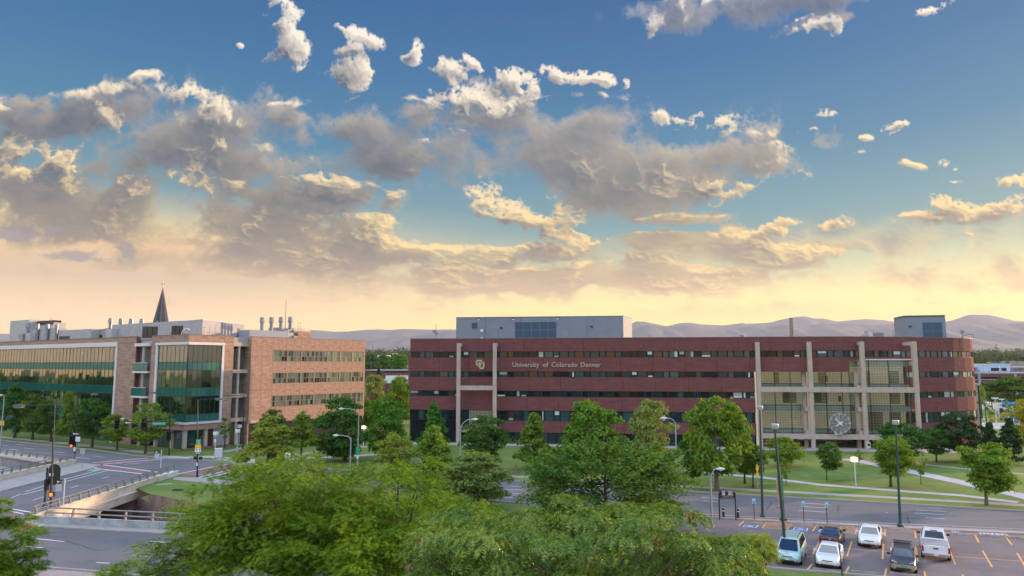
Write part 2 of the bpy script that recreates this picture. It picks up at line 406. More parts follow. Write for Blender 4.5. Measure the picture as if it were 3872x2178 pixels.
def brick_mat(name, c1, c2, mortar, bw=.20, bh=.067, blotch=.25, mx=1.0):
    m = bpy.data.materials.new(name); m.use_nodes = True
    T = NT(m.node_tree); b = T.n['Principled BSDF']; b.inputs['Roughness'].default_value = .85; b.inputs['Specular IOR Level'].default_value = .25
    tc = T.new('ShaderNodeTexCoord'); x, y, z = T.sep(tc.outputs['Object'])
    v = T.comb(T.math('ADD', x, T.math('MULTIPLY', y, mx)), z, 0.0)
    br = T.new('ShaderNodeTexBrick'); T.put(br.inputs['Vector'], v)
    br.inputs['Scale'].default_value = 1.0; br.inputs['Brick Width'].default_value = bw; br.inputs['Row Height'].default_value = bh
    br.inputs['Mortar Size'].default_value = .010; br.inputs['Bias'].default_value = -.1
    br.inputs['Color1'].default_value = rgba(c1); br.inputs['Color2'].default_value = rgba(c2); br.inputs['Mortar'].default_value = rgba(mortar)
    n1 = T.noise(T.vec('MULTIPLY', v, (.35, 1.6, 1)), 1.1, 6.0, .65)   # courses weathered in drifts
    n2 = T.noise(T.vec('MULTIPLY', v, (1.0, 3.0, 1)), 1.7, 4.0, .7)
    n3 = T.noise(T.vec('MULTIPLY', v, (2.2, .10, 1)), 1.0, 4.0, .7)
    n2 = T.math('ADD', T.math('MULTIPLY', n2, .6), T.math('MULTIPLY', n3, .4))
    k = T.math('ADD', T.lin(n1, .25, .75, 1 - blotch, 1 + blotch), T.lin(n2, .3, .7, -blotch * .8, blotch * .8))
    T.put(b.inputs['Base Color'], T.mix(1.0, br.outputs[0], T.comb(k, k, k), 'MULTIPLY'))
    bn = T.new('ShaderNodeBump'); bn.inputs['Strength'].default_value = .35; bn.inputs['Distance'].default_value = .01
    T.put(bn.inputs['Height'], T.math('SUBTRACT', 1.0, br.outputs['Fac'])); T.l.new(bn.outputs[0], b.inputs['Normal'])
    return m
def glass_mat(name, tint, refl=.10, see=0.0, rough=.03, body=(.01, .015, .018), f90=.9, rcol=None):
    """architectural glass: mirror share by angle, the rest dark body or a tinted view through"""
    m = bpy.data.materials.new(name); m.use_nodes = True
    T = NT(m.node_tree); T.n.remove(T.n['Principled BSDF']); out = T.n['Material Output']
    g = T.new('ShaderNodeBsdfGlossy'); g.inputs['Roughness'].default_value = rough; g.inputs['Color'].default_value = rgba(rcol or (tint if max(tint) > .5 else (.9, .95, .95)))
    lw = T.new('ShaderNodeLayerWeight'); lw.inputs['Blend'].default_value = .5
    k = T.math('POWER', lw.outputs['Facing'], 3.0)
    fac = T.lin(k, 0, 1, refl, f90)
    d = T.new('ShaderNodeBsdfDiffuse'); d.inputs['Color'].default_value = rgba(body)
    sh = d.outputs[0]
    if see:
        tr = T.new('ShaderNodeBsdfTransparent'); tr.inputs['Color'].default_value = rgba(tint)
        ms = T.new('ShaderNodeMixShader'); ms.inputs[0].default_value = see
        T.l.new(d.outputs[0], ms.inputs[1]); T.l.new(tr.outputs[0], ms.inputs[2]); sh = ms.outputs[0]
    mx = T.new('ShaderNodeMixShader'); T.put(mx.inputs[0], fac); T.l.new(sh, mx.inputs[1]); T.l.new(g.outputs[0], mx.inputs[2])
    T.l.new(mx.outputs[0], out.inputs['Surface'])
    return m
def leaf_mat(name, col, col2, trans=.35, rough=.55, hue=.03, sat=.12, scale=1.4, gloss=.015):
    m = bpy.data.materials.new(name); m.use_nodes = True
    T = NT(m.node_tree); T.n.remove(T.n['Principled BSDF']); out = T.n['Material Output']
    geo = T.new('ShaderNodeNewGeometry'); oi = T.new('ShaderNodeObjectInfo')
    nz = T.noise(geo.outputs['Position'], scale, 3.0, .6)
    nz = T.math('ADD', nz, T.lin(geo.outputs['Random Per Island'], 0, 1, -.22, .22))
    c = T.mix(T.smooth(nz, .3, .72), rgba(col), rgba(col2))
    hs = T.new('ShaderNodeHueSaturation'); T.put(hs.inputs['Color'], c)
    T.put(hs.inputs['Hue'], T.lin(oi.outputs['Random'], 0, 1, .5 - hue, .5 + hue)); T.put(hs.inputs['Value'], T.lin(oi.outputs['Random'], 0, 1, 1 + sat, 1 - sat))
    d = T.new('ShaderNodeBsdfDiffuse'); t = T.new('ShaderNodeBsdfTranslucent'); g = T.new('ShaderNodeBsdfGlossy')
    g.inputs['Roughness'].default_value = rough; g.inputs['Color'].default_value = (.9, .95, .9, 1)
    T.put(d.inputs[0], hs.outputs[0])
    T.put(t.inputs[0], T.mix(1.0, hs.outputs[0], rgba((1.25, 1.15, .55)), 'MULTIPLY'))
    a = T.new('ShaderNodeMixShader'); a.inputs[0].default_value = trans; T.l.new(d.outputs[0], a.inputs[1]); T.l.new(t.outputs[0], a.inputs[2])
    b = T.new('ShaderNodeMixShader'); b.inputs[0].default_value = gloss; T.l.new(a.outputs[0], b.inputs[1]); T.l.new(g.outputs[0], b.inputs[2])
    T.l.new(b.outputs[0], out.inputs['Surface'])
    return m
def ground_mat(name, layers, rough=.9, bump=.2, bscale=8.0, spec=.3):
    """layers: (colour, noise scale, stretch, lo, hi, strength) laid over the first colour, in ground metres"""
    m = bpy.data.materials.new(name); m.use_nodes = True
    T = NT(m.node_tree); b = T.n['Principled BSDF']; b.inputs['Roughness'].default_value = rough; b.inputs['Specular IOR Level'].default_value = spec
    geo = T.new('ShaderNodeNewGeometry'); pos = geo.outputs['Position']
    c = rgba(layers[0])
    for col, sc, st, lo, hi, k in layers[1:]:
        n = T.noise(T.vec('MULTIPLY', pos, st), sc, 6.0, .62)
        c = T.mix(T.smooth(n, lo, hi, 0.0, k), c, rgba(col))
    T.put(b.inputs['Base Color'], c)
    if bump:
        bn = T.new('ShaderNodeBump'); bn.inputs['Strength'].default_value = bump; bn.inputs['Distance'].default_value = .03
        T.put(bn.inputs['Height'], T.noise(pos, bscale, 4.0, .7)); T.l.new(bn.outputs[0], b.inputs['Normal'])
    return m

GRASS = ground_mat('lawn_grass', [(.105, .190, .028)] + [((.185, .215, .055), .09, (1, 1.8, 1), .45, .62, .75), ((.075, .145, .025), .22, (1, 1.4, 1), .5, .7, .8), ((.27, .235, .11), .30, (1, 1, 1), .55, .70, .65), ((.06, .10, .02), 3.5, (1, 1, 1), .5, .75, .5), ((.16, .22, .06), 9.0, (1, 1, 1), .5, .75, .5)], bump=.6, bscale=10)
TURF2 = ground_mat('darker_turf', [(.085, .14, .026), ((.13, .16, .04), .3, (1, 1, 1), .45, .62, .7), ((.05, .08, .018), 3.0, (1, 1, 1), .5, .75, .6)], bump=.6, bscale=10)  # darker lawn mix, not laid anywhere
ASPHALT = ground_mat('road_asphalt', [(.148, .150, .158), ((.104, .105, .112), .10, (1, 1, 1), .40, .66, .75), ((.195, .190, .188), .5, (.10, 1.2, 1), .48, .66, .45), ((.075, .075, .078), 1.2, (.18, 1.0, 1), .56, .70, .55), ((.22, .215, .21), 25.0, (1, 1, 1), .55, .8, .35)], rough=.85, bump=.15, bscale=30)
LOTASPH = ground_mat('lot_asphalt', [(.180, .156, .156), ((.128, .110, .112), .25, (1, 1, 1), .42, .66, .7), ((.215, .20, .20), 2.2, (1, 1, 1), .52, .7, .5), ((.06, .056, .06), .75, (1, 1, 1), .60, .72, .65), ((.24, .225, .225), 25.0, (1, 1, 1), .55, .8, .4)], rough=.88, bump=.2, bscale=24)
CONC = ground_mat('pavement_concrete', [(.36, .335, .315), ((.28, .262, .25), .5, (1, 1, 1), .42, .66, .6), ((.44, .42, .395), 2.0, (1, 1, 1), .5, .7, .5), ((.21, .195, .185), 1.1, (1, 1, 1), .64, .75, .5)], rough=.9)
PINKC = ground_mat('pink_concrete', [(.42, .33, .30), ((.33, .26, .24), .8, (1, 1, 1), .42, .66, .6), ((.25, .20, .19), 2.5, (1, 1, 1), .6, .75, .5)], rough=.9)
WALK = ground_mat('walk_concrete', [(.43, .43, .45), ((.35, .345, .36), .6, (1, 1, 1), .42, .66, .6), ((.50, .50, .52), 3.0, (1, 1, 1), .55, .75, .5)], rough=.9)
PAVER = ground_mat('red_pavers', [(.25, .135, .125), ((.19, .105, .10), .9, (1, 1, 1), .42, .66, .7), ((.30, .18, .165), 4.0, (1, 1, 1), .5, .7, .6)], rough=.9)
REDP = M('tactile_red', (.42, .12, .10), .9, var=.2, scale=6)
PAINTW = ground_mat('road_paint', [(.74, .75, .78), ((.45, .45, .47), 2.2, (1, 1, 1), .52, .7, .7)], rough=.7, bump=0)
PAINTO = ground_mat('orange_paint', [(.78, .40, .14), ((.45, .27, .15), 1.6, (1, 1, 1), .52, .72, .7)], rough=.7, bump=0)
PAINTB = ground_mat('blue_paint', [(.055, .15, .42), ((.10, .18, .36), 3.0, (1, 1, 1), .5, .7, .6)], rough=.7, bump=0)
PAINTG = M('green_paint', (.10, .48, .24), .7, var=.25, scale=2)
SOIL = ground_mat('bare_soil', [(.22, .15, .10), ((.14, .09, .06), 2.0, (1, 1, 1), .45, .6, .8), ((.30, .22, .16), 9.0, (1, 1, 1), .5, .7, .7)])
PLAIN = ground_mat('plain_ground', [(.07, .10, .03), ((.13, .13, .06), .01, (1, 1, 1), .45, .6, .8), ((.04, .065, .02), .04, (1, 1, 1), .45, .6, .7)], bump=0)
ROCK = ground_mat('mountain_forest', [(.165,.158,.140), ((.215,.195,.160), .0012, (1, 1, 1), .40, .68, .8), ((.115,.125,.105), .003, (1, 1, 1), .45, .70, .6)], bump=0)

MAROON = brick_mat('maroon_brick', (.196, .056, .056), (.136, .042, .047), (.175, .095, .10), blotch=.26)
TANBR = brick_mat('tan_brick', (.42, .265, .195), (.30, .19, .145), (.37, .28, .24), blotch=.42)
PURPBR = brick_mat('purple_brick', (.20, .075, .085), (.16, .06, .07), (.18, .09, .095), bw=.4, bh=.13)
COLC = M('column_concrete', (.47, .40, .345), .85, var=.12, scale=1.2, bump=.15, stretch=(1, 1, .4))
CREAM = M('cream_concrete', (.66, .58, .46), .8, var=.16, scale=.9, bump=.1, stretch=(1, 1, 2.2))
GREYC = M('grey_concrete', (.34, .34, .345), .85, var=.25, scale=1.4, bump=.15)
DKCONC = M('stained_concrete', (.25, .17, .155), .9, var=.35, scale=.7, stretch=(1, 1, .3), bump=.2)
METALP = M('ribbed_metal', (.22, .26, .33), .45, .25, var=.06, scale=.8)
LOUV = M('louvre_blue', (.065, .135, .225), .45, .3)
WMETAL = M('white_frame', (.66, .65, .67), .45, var=.06, scale=2)
LGREY = M('light_grey_panel', (.36, .365, .385), .6, var=.10, scale=.7)
STACKM = M('stack_metal', (.25, .265, .30), .4, .4, var=.08, scale=2)
GPANEL = M('grey_wall_panel', (.15, .165, .195), .45, .2, var=.1, scale=1, rand=.12)
BLACK = M('black_metal', (.012, .012, .014), .4)
DKFR = M('dark_frame', (.022, .026, .032), .45)
BRFR = M('bronze_frame', (.20, .15, .125), .5)
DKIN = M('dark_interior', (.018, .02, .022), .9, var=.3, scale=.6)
BEIGE_GLOW = M('beige_wall_glow', (.60, .50, .36), .8, var=.06, scale=.5, emit=((.60, .49, .34), .34))  # wall glows by itself to brighten the atrium interior
TEALBL = glass_mat('glass_block', (.9, .95, .92), refl=.08, rough=.25, body=(.20, .29, .25))
FLOORM = M('interior_floor', (.22, .21, .18), .8)
ROOFM = M('roof_gravel', (.30, .28, .26), .9, var=.2, scale=2)
GALV = M('galvanised_steel', (.42, .44, .47), .45, .5, var=.12, scale=4)
WPOLE = M('white_pole', (.55, .62, .68), .45, var=.06, scale=3)
GPOLE = M('dark_green_pole', (.018, .060, .062), .4)
BPOLE = M('black_green_pole', (.018, .026, .028), .45)
RAILM = M('rail_metal', (.25, .25, .25), .55, .35, var=.15, scale=3)
WHITE_ = M('white_sheet', (.72, .74, .75), .5)
GREENS = M('green_sign', (.02, .33, .20), .45)
YELLOWS = M('yellow_sign', (.90, .48, .02), .5)
BLUES = M('blue_sign', (.04, .19, .50), .5)
TEALS = M('pale_blue_sign', (.30, .62, .74), .5)
REDL = M('red_lamp_lit', (.9, .02, .01), .4, emit=((1.0, .03, .01), 2.2))
HANDL = M('orange_hand_lit', (.9, .10, .02), .4, emit=((1.0, .13, .02), 2.5))
LAMPW = M('lamp_lens', (.80, .82, .80), .3)
LAMPON = M('lamp_lit', (1, .85, .6), .4, emit=((1.0, .72, .38), 1.6))
WARML = M('ceiling_lamp_lit', (1, .6, .3), .4, emit=((1.0, .50, .14), 3.0))
LETTER = M('metal_letters', (.50, .44, .38), .4, .2)
GOLD = M('gold_emblem', (.55, .38, .12), .45, .2)
CREAML = M('cream_emblem', (.72, .62, .42), .5)
NAVY = M('navy_emblem', (.012, .016, .045), .5)
BARK = M('tree_bark', (.085, .062, .048), .95, var=.35, scale=5, stretch=(1, 1, .2), bump=.4)
BARK2 = M('grey_bark', (.16, .13, .11), .95, var=.35, scale=5, stretch=(1, 1, .2), bump=.4)
PODM = M('seed_pod', (.22, .125, .04), .6, var=.35, scale=9)
SLATE = M('spire_slate', (.035, .045, .075), .6, var=.2, scale=3)
SLATE2 = M('spire_stone', (.36, .27, .21), .8)
# ---------------------------------------------------------------- the setting: ground, roads, paths
def ZA(x, y): return (x / 1.9907, 1450 + y / 1.9907)
def Z3b(x, y): return (1500 + x / 2.8975, 1500 + y / 2.8975)
def Z6b(x, y): return (2500 + x / 2.8986, 1500 + y / 2.8986)
def Z7(x, y): return (3100 + x / 2.898, 1500 + y / 2.898)
def Z8(x, y): return (2700 + x / 2.198, 1850 + y / 2.198)
GP = lambda f, pts: [G(*f(*p)) for p in pts]

HOLE = [(-150,160),(-86.7,118.8),(-73,111.6),(-68.5,109.3),(-46.7,88),(-43.5,84.6),(-33.4,77.6),(-22,71),(-14,66.5),(-14,62.5),(-32.7,67.0),(-45.8,69.6),(-68,80.5),(-90,92),(-150,125)]
def sheet_with_hole(name, outer, hole, mat):
    bm = bmesh.new(); es = []
    for loop in (outer, hole):
        vs = [bm.verts.new((x, y, 0)) for x, y in loop]
        es += [bm.edges.new((vs[i], vs[(i + 1) % len(vs)])) for i in range(len(vs))]
    bmesh.ops.triangle_fill(bm, use_beauty=True, edges=es)
    for f in bm.faces:
        if f.normal.z < 0: f.normal_flip()
    me = bpy.data.meshes.new(name); bm.to_mesh(me); bm.free(); me.materials.append(mat)
    return tag(inst(name, me), kind='structure')
sheet_with_hole('ground', [(-900, -60), (900, -60), (900, 262), (-900, 262)], HOLE, GRASS)
# rising plain out to the foothills
def plain_z(y): 
    t = max(0.0, y - 300)
    return -0.3 + .0205 * t if y < 3300 else -0.3 + .0205 * 3000 + .004 * (y - 3300)
def plain():
    ys = [255, 300, 340, 400, 500, 650, 850, 1100, 1500, 2000, 2600, 3300, 4500, 6500, 9000, 11500]
    vs = []; fs = []; nx = 25
    for y in ys:
        for i in range(nx):
            vs.append(((i / (nx - 1) - .5) * 2 * (y * 1.5 + 600), y, plain_z(y)))
    for j in range(len(ys) - 1):
        for i in range(nx - 1): fs.append((j * nx + i, j * nx + i + 1, (j + 1) * nx + i + 1, (j + 1) * nx + i))
    m = MB(); m.add(vs, fs); struct('distant_plain', m, PLAIN)
plain()
# mountains: measured skyline, real slopes in front of and behind it
def ridge(name, prof, Y, depth, seed, spur, foot):
    rng = np.random.default_rng(seed)
    us = np.array([p[0] for p in prof], float); vsn = np.array([p[1] for p in prof], float)
    n, rows = 420, 26
    U = np.linspace(us[0], us[-1], n); V = np.interp(U, us, vsn)
    ph = rng.uniform(0, 6.28, 12); fr = np.array([.010, .017, .023, .031, .047, .061, .083, .11, .15, .19, .25, .33])
    wob = (np.sin(np.outer(U, fr) + ph) / (fr * 60 + 1)).sum(1)
    V = V + .35 * wob
    vs = []; fs = []
    for j in range(rows):
        k = j / (rows - 1)
        for i in range(n):
            x, y, z = at(U[i], V[i], Y)
            if k <= .8:
                q = k / .8; yy = Y - depth * (1 - q)
                s = math.sin(U[i] * .045 + ph[0] + 2.2 * math.sin(U[i] * .013 + ph[1])) * .5 + math.sin(U[i] * .11 + ph[2] + q * 2) * .3 + math.sin(U[i] * .27 + ph[3] - q * 3) * .16
                h = foot + (z - foot) * (q ** .85) * (1 - spur * (1 - q) * q * 2.6 * (.5 + .5 * s)); 
                x = x * (yy / Y) ** .6
            else:
                q = (k - .8) / .2; yy = Y + depth * .5 * q; h = z - (z - foot) * .5 * q
            vs.append((x, yy, h))
    for j in range(rows - 1):
        for i in range(n - 1): fs.append((j * n + i, j * n + i + 1, (j + 1) * n + i + 1, (j + 1) * n + i))
    m = MB(); m.add(vs, fs); return struct(name, m, ROCK, smooth=True)
q4 = lambda L: [(2200 + x / 2.8987, 1150 + y / 2.8987) for x, y in L]
q5 = lambda L: [(2780 + x / 2.415, 1150 + y / 2.415) for x, y in L]
q6 = lambda L: [(3250 + x / 2.8987, 1150 + y / 2.8987) for x, y in L]
q2 = lambda L: [(900 + x / 3.623, 1050 + y / 3.623) for x, y in L]
FARR = [(-1400,1262),(-700,1245),(0,1262),(420,1268),(700,1262)] + q2([(90,748),(700,735),(1000,719),(1140,720),(1290,740),(1500,738),(1720,715),(1930,708),(2060,718),(2290,700),(2536,708)]) + [(1720,1246),(1900,1238),(2100,1228),(2330,1222)] + \
    q4([(545,213),(590,188),(680,190),(800,215),(930,246),(1000,226),(1100,203),(1200,205),(1300,220),(1560,232)]) + q5([(60,172),(100,178),(320,170),(400,145),(500,125),(600,112),(650,113),(730,133),(800,130),(940,160),(1040,147)]) + \
    q6([(60,163),(250,175),(460,203),(700,190),(960,192),(1040,170),(1100,150),(1200,115),(1420,118),(1560,148),(1690,180),(1803,190)]) + [(4100,1230),(4700,1215),(5300,1240)]
NEARR = [(-1400,1300),(0,1296),(900,1292)] + q2([(1000,825),(1200,850),(1500,842),(1740,830),(2000,830),(2170,800),(2350,815),(2536,775)]) + [(1700,1250),(1950,1262),(2200,1258)] + \
    q4([(550,290),(640,245),(740,225),(830,240),(920,262),(1050,255),(1160,232),(1290,250),(1500,270),(1700,270),(1880,240),(2000,258)]) + q5([(160,202),(270,215),(400,190),(540,185),(640,195),(800,178),(870,182),(940,175),(1200,186)]) + \
    q6([(180,228),(350,215),(480,220),(700,250),(1000,268),(1150,230),(1260,220),(1350,230),(1480,212),(1600,212),(1803,195)]) + [(4200,1222),(4900,1250),(5300,1260)]
ridge('far_mountains', FARR, 9600, 2400, 5, .10, plain_z(7000))
ridge('foothill_mountains', NEARR, 6600, 2600, 8, .34, plain_z(4000) - 10)

# roads
NK = [(-170,181),(-104,142.4),(-75.3,126.5),(-64.2,119.0),(-0.2,93.2),(28.6,83.3),(54,74.5),(100,58)]
SK = [(-170,168),(-92.3,126.4),(-69.9,111.9),(-46.5,99.6),(-0.7,79.3),(20.9,72.4),(32.9,69.5),(48.5,66.2),(100,53)]
poly_sheet('far_road', NK + SK[::-1], ASPHALT, .004)
NK2 = [(-100,96),(-68,78.8),(-47,68.4),(-44.2,67.4),(-32.9,65),(-14,60.3),(10,52),(30,43)]
SK2 = [(-100,78),(-60,62.5),(-37.5,54.8),(-32.3,53.7),(-14,48.8),(10,40.5),(30,31)]
poly_sheet('near_road', NK2 + SK2[::-1], ASPHALT, .004)
poly_sheet('bridge_roadway', [(-62.1,76.0),(-49.9,69.9),(-49.9,101.3),(-62.1,107.7)], ASPHALT, .012)
def kerb(name, line, w0=0.0, w1=.2, mat=CONC): return ribbon(name, line, w0, w1, mat, .13, thick=.125)
kerb('kerb', NK); kerb('kerb', SK[:3], -.2, 0.0); kerb('kerb', [(-46.5,99.6),(-0.7,79.3),(20.9,72.4),(32.9,69.5),(48.5,66.2),(100,53)], -.2, 0)
kerb('kerb', NK2[3:]); kerb('kerb', SK2[2:], -.2, 0)
# footways
poly_sheet('bridge_footway', [(-68.4,79.2),(-62.15,76.0),(-62.15,107.8),(-68.4,110.9)], CONC, .016)
poly_sheet('bridge_footway', [(-49.85,69.9),(-47.35,68.7),(-47.35,100.0),(-49.85,101.2)], CONC, .016)
kerb('kerb', [(-62.15,76.2),(-62.15,104.5)]); kerb('kerb', [(-49.85,70.5),(-49.85,99.0)], -.2, 0)
poly_sheet('pavement', [(-47.3,69.3),(-45.8,69.3),(-32.7,66.75),(-14,62.2),(-14,60.6),(-32.9,65.2),(-44.2,67.6),(-47.3,68.8)], CONC, .016)
ribbon('pavement', SK2[2:], -2.0, -.22, PINKC, .012)
poly_sheet('pavement', GP(ZA, [(1310,706),(1500,707),(1700,728),(1840,700),(1850,760),(1640,757),(1300,724)]), CONC, .016)
ribbon('pavement', [(-130,166),(-111.9,150.9),(-73.9,129.6),(-62,121.5)], -1.0, 1.0, CONC, .016)
ribbon('pavement', [(-150,154.5),(-92.3,126.0),(-72,113.6)], -3.6, -.25, CONC, .012)
poly_sheet('corner_pavement', GP(ZA, [(1150,558),(1260,545),(1400,552),(1600,545),(1800,565),(1920,570),(1920,600),(1790,610),(1690,585),(1580,560),(1440,560),(1380,572)]), WALK, .020)
ribbon('park_path', [G(*p) for p in ((4300,1938),(3872,1911),(3445,1886),(3100,1867),(2590,1839),(1931,1801))], -.75, .75, CONC, .012)
ribbon('park_path', [G(*p) for p in ((3850,1900),(3640,1874),(3445,1860),(3100,1833),(2880,1805),(2721,1793),(2583,1779),(2380,1768))], -.75, .75, WALK, .016)
ribbon('park_path', [G(*p) for p in ((3200,1735),(3307,1755),(3445,1783),(3638,1824),(3872,1876),(4300,1990))], -1.5, 1.3, WALK, .020)
ribbon('park_path', [G(*p) for p in ((3430,1745),(3500,1757),(3638,1772),(3872,1793),(4200,1820))], -.6, .6, CONC, .008)
ribbon('park_path', [G(*p) for p in ((1000,1742),(1121,1735),(1300,1726),(1431,1718),(1560,1712))], -.8, .8, WALK, .008)
ribbon('park_path', [G(*p) for p in ((1060,1728),(1118,1721),(1214,1707),(1330,1690),(1440,1690))], -.9, .9, CONC, .012)
ribbon('park_path', [G(*p) for p in ((845,1710),(900,1698),(955,1688))], -.9, .9, CONC, .024)
poly_sheet('bare_strip', GP(Z3b, [(800,735),(1010,782),(1410,820),(1410,840),(1010,808),(800,760)]), SOIL, .004)
# painted crossings
poly_sheet('crossing_pavers', GP(ZA, [(700,625),(775,612),(1190,672),(1100,684)]), PAVER, .020)
poly_sheet('crossing_pavers', GP(ZA, [(690,600),(1110,563),(1235,569),(775,612)]), PAVER, .020)
poly_sheet('crossing_pavers', GP(ZA, [(1312,690),(1700,610),(1835,627),(1500,706)]), PAVER, .020)
poly_sheet('ramp_pavers', GP(ZA, [(155,1008),(190,985),(290,972),(270,995)]), REDP, .024)
poly_sheet('ramp_pavers', GP(ZA, [(110,1060),(180,1042),(290,1072),(150,1120),(100,1110)]), REDP, .024)
poly_sheet('crossing_pavers', GP(ZA, [(60,985),(90,975),(170,990),(150,1005),(60,1015)]), PAVER, .020)
poly_sheet('corner_pavement', GP(ZA, [(100,1010),(330,945),(350,1000),(330,1050),(160,1130),(80,1120)]), CONC, .020)
def ln(f, x1, y1, x2, y2, w, mat=PAINTW, z=.028, name='lane_marking'): return stripe(name, G(*f(x1, y1)), G(*f(x2, y2)), w, mat, z)
for a in ((780,614,1190,669,.3),(712,640,1085,683,.3),(695,598,1110,563,.3),(775,608,1235,570,.3),(1312,688,1700,609,.3),(1500,707,1835,627,.3),(1545,715,1850,640,.45),
          (485,742,812,655,.16),(487,722,755,651,.16),(765,716,822,702,.14),(528,789,593,770,.14),(248,879,330,855,.14),(172,838,330,797,.16),(190,816,330,773,.16),(85,862,160,832,.10),
          (88,946,232,971,.25),(88,965,180,985,.2),(150,1125,330,1062,.2),
          (270,1171,484,1192,.14),(125,1221,325,1240,.14),(1005,1298,1190,1310,.14),(725,1350,825,1356,.14),(1075,1237,1215,1245,.14),(1125,1188,1260,1200,.14)):
    ln(ZA, *a)
for a in ((0,465,62,470),(122,458,186,464),(77,496,137,504),(182,487,263,496),(318,525,402,537),(400,515,492,524),(560,557,682,569),(700,547,790,557),(855,600,915,604),(930,610,1060,600)): ln(ZA, *a, .16)
for a in ((1060,1244,1395,1265),(1030,1277,1365,1297),(1160,1329,1370,1340),(718,1270,742,1273)): ln(Z7, *a, .13)
for a in ((1570,1169,1860,1188),(1530,1205,1800,1222),(1510,1249,1815,1268),(440,1105,630,1117),(460,1145,630,1156)): ln(Z6b, *a, .13)
for a in ((1180,1056,1385,1070),(1170,1105,1385,1116),(1190,1019,1380,1025),(1250,984,1380,990)): ln(Z3b, *a, .13)
poly_sheet('bike_box', GP(ZA, [(652,660),(690,646),(750,649),(715,662)]), PAINTG, .028)
# crack sealing on the carriageways
def crack(name, pts, z):
    rng = random.Random(len(pts)); P = [G(*p) for p in pts]; out = []
    for i in range(len(P) - 1):
        for k in range(6): 
            t = k / 6; out.append((P[i][0] + (P[i+1][0]-P[i][0])*t + rng.uniform(-.12,.12), P[i][1] + (P[i+1][1]-P[i][1])*t + rng.uniform(-.12,.12)))
    ribbon(name, out + [P[-1]], -.035, .035, BLACK, z)
crack('road_crack', [ZA(*p) for p in ((235,1122),(330,1148),(420,1172),(500,1192),(600,1215),(735,1260))], .009)
crack('road_crack', [Z7(*p) for p in ((885,1275),(960,1310),(970,1400))], .009)
crack('road_crack', [Z6b(*p) for p in ((1215,1160),(1180,1200),(1150,1240))], .009)
crack('road_crack', [Z7(*p) for p in ((215,1190),(190,1230),(200,1260))], .009)

# parking lot
LOTN = [(12,74.2),(20.6,71.3),(27.3,69.15),(37,66.75),(47.2,64.5),(100,50.5)]
poly_sheet('parking_lot', LOTN + [(100,36),(30,51.2),(20,54.2),(9,58)], LOTASPH, .012)
poly_sheet('lot_pavement', [(x, y + .05) for x, y in SK[4:]][::-1] + [(-0.7,79.2)] + LOTN, PINKC, .008)
kerb('kerb', LOTN, 0, .15, PINKC)
kerb('kerb', [(100,36),(30,51.2),(20,54.2),(9,58)], 0, .2)
STD = Vector((.487, .873))
for a in ((400,325,440,275),(605,335,650,285),(820,350,855,295),(1030,365,1060,308),(1175,373,1190,315),(1420,390,1424,330),(1677,408,1668,345),(1935,425,1915,362),(2200,445,2170,380),(2475,463,2425,397),(205,305,268,245),
          (360,400,385,380),(822,540,885,418),(1105,560,1145,435),(1400,583,1407,455),(1695,605,1675,475),(2005,627,1955,500),(2312,648,2230,510),(2600,668,2518,532),(615,420,632,398),
          (775,672,818,620),(1093,697,1123,642),(1420,719,1432,662),(1757,740,1750,685),(2080,760,2065,710)): ln(Z8, *a, .13, PAINTO, .020, 'stall_line')
ln(Z8, 400, 445, 2600, 602, .09, PAINTO, .016, 'stall_line')
for (q0, q1, q2_, q3) in (((400,325),(605,335),(650,285),(440,275)), ((1030,365),(1175,373),(1190,315),(1060,308))):
    for k in range(7):
        t = k / 6; a = (q0[0]+(q3[0]-q0[0])*t, q0[1]+(q3[1]-q0[1])*t); b = (q1[0]+(q2_[0]-q1[0])*t, q1[1]+(q2_[1]-q1[1])*t)
        ln(Z8, *a, *b, .10, PAINTO, .020, 'hatch_line')
for i in range(len(LOTN) - 3):
    a, b = Vector(LOTN[i + 1]), Vector(LOTN[i + 2]); L = (b - a).length; d = (b - a) / L
    for k in range(int(L / .62)):
        p = a + d * (k * .62) + Vector((0, -.25)); e = p + d * 1.5 + Vector((-.10, -1.15))
        if p.x > 22.5: stripe('hatch_line', tuple(p), tuple(e), .09, PAINTO, .020)
# wheelchair bays: blue field, white border and figure
ADA = [((235,312),(258,297),(370,302),(352,322)), ((652,340),(672,318),(785,325),(772,348)), ((865,352),(885,333),(1000,341),(985,361))]
for q in ADA:
    P = [Vector(G(*Z8(*p))) for p in q]; c = sum(P, Vector((0, 0))) / 4
    poly_sheet('bay_marking_border', [tuple(p) for p in P], PAINTW, .020)
    poly_sheet('bay_marking', [tuple(c + (p - c) * .86) for p in P], PAINTB, .024)
    ex = (P[3] - P[0]) / 2; ey = (P[1] - P[0]) / 2
    W2 = lambda x, y: tuple(c + ex * x + ey * y)
    for s_ in (((-.15,.15),(-.15,-.2)),((-.15,-.1),(.22,-.1)),((.22,-.1),(.36,-.5)),((-.34,.0),(-.42,-.35)),((-.42,-.35),(-.15,-.6)),((-.15,-.6),(.16,-.42))):
        stripe('bay_symbol', W2(*s_[0]), W2(*s_[1]), .13, PAINTW, .028)
    poly_sheet('bay_symbol', [tuple(c + ex * (-.15 + .11 * math.cos(t * .785)) + ey * (.42 + .16 * math.sin(t * .785))) for t in range(8)], PAINTW, .028)
    poly_sheet('bay_symbol', [W2(-.52,.6), W2(.5,.6), W2(.5,.68), W2(-.52,.68)], PAINTW, .028)
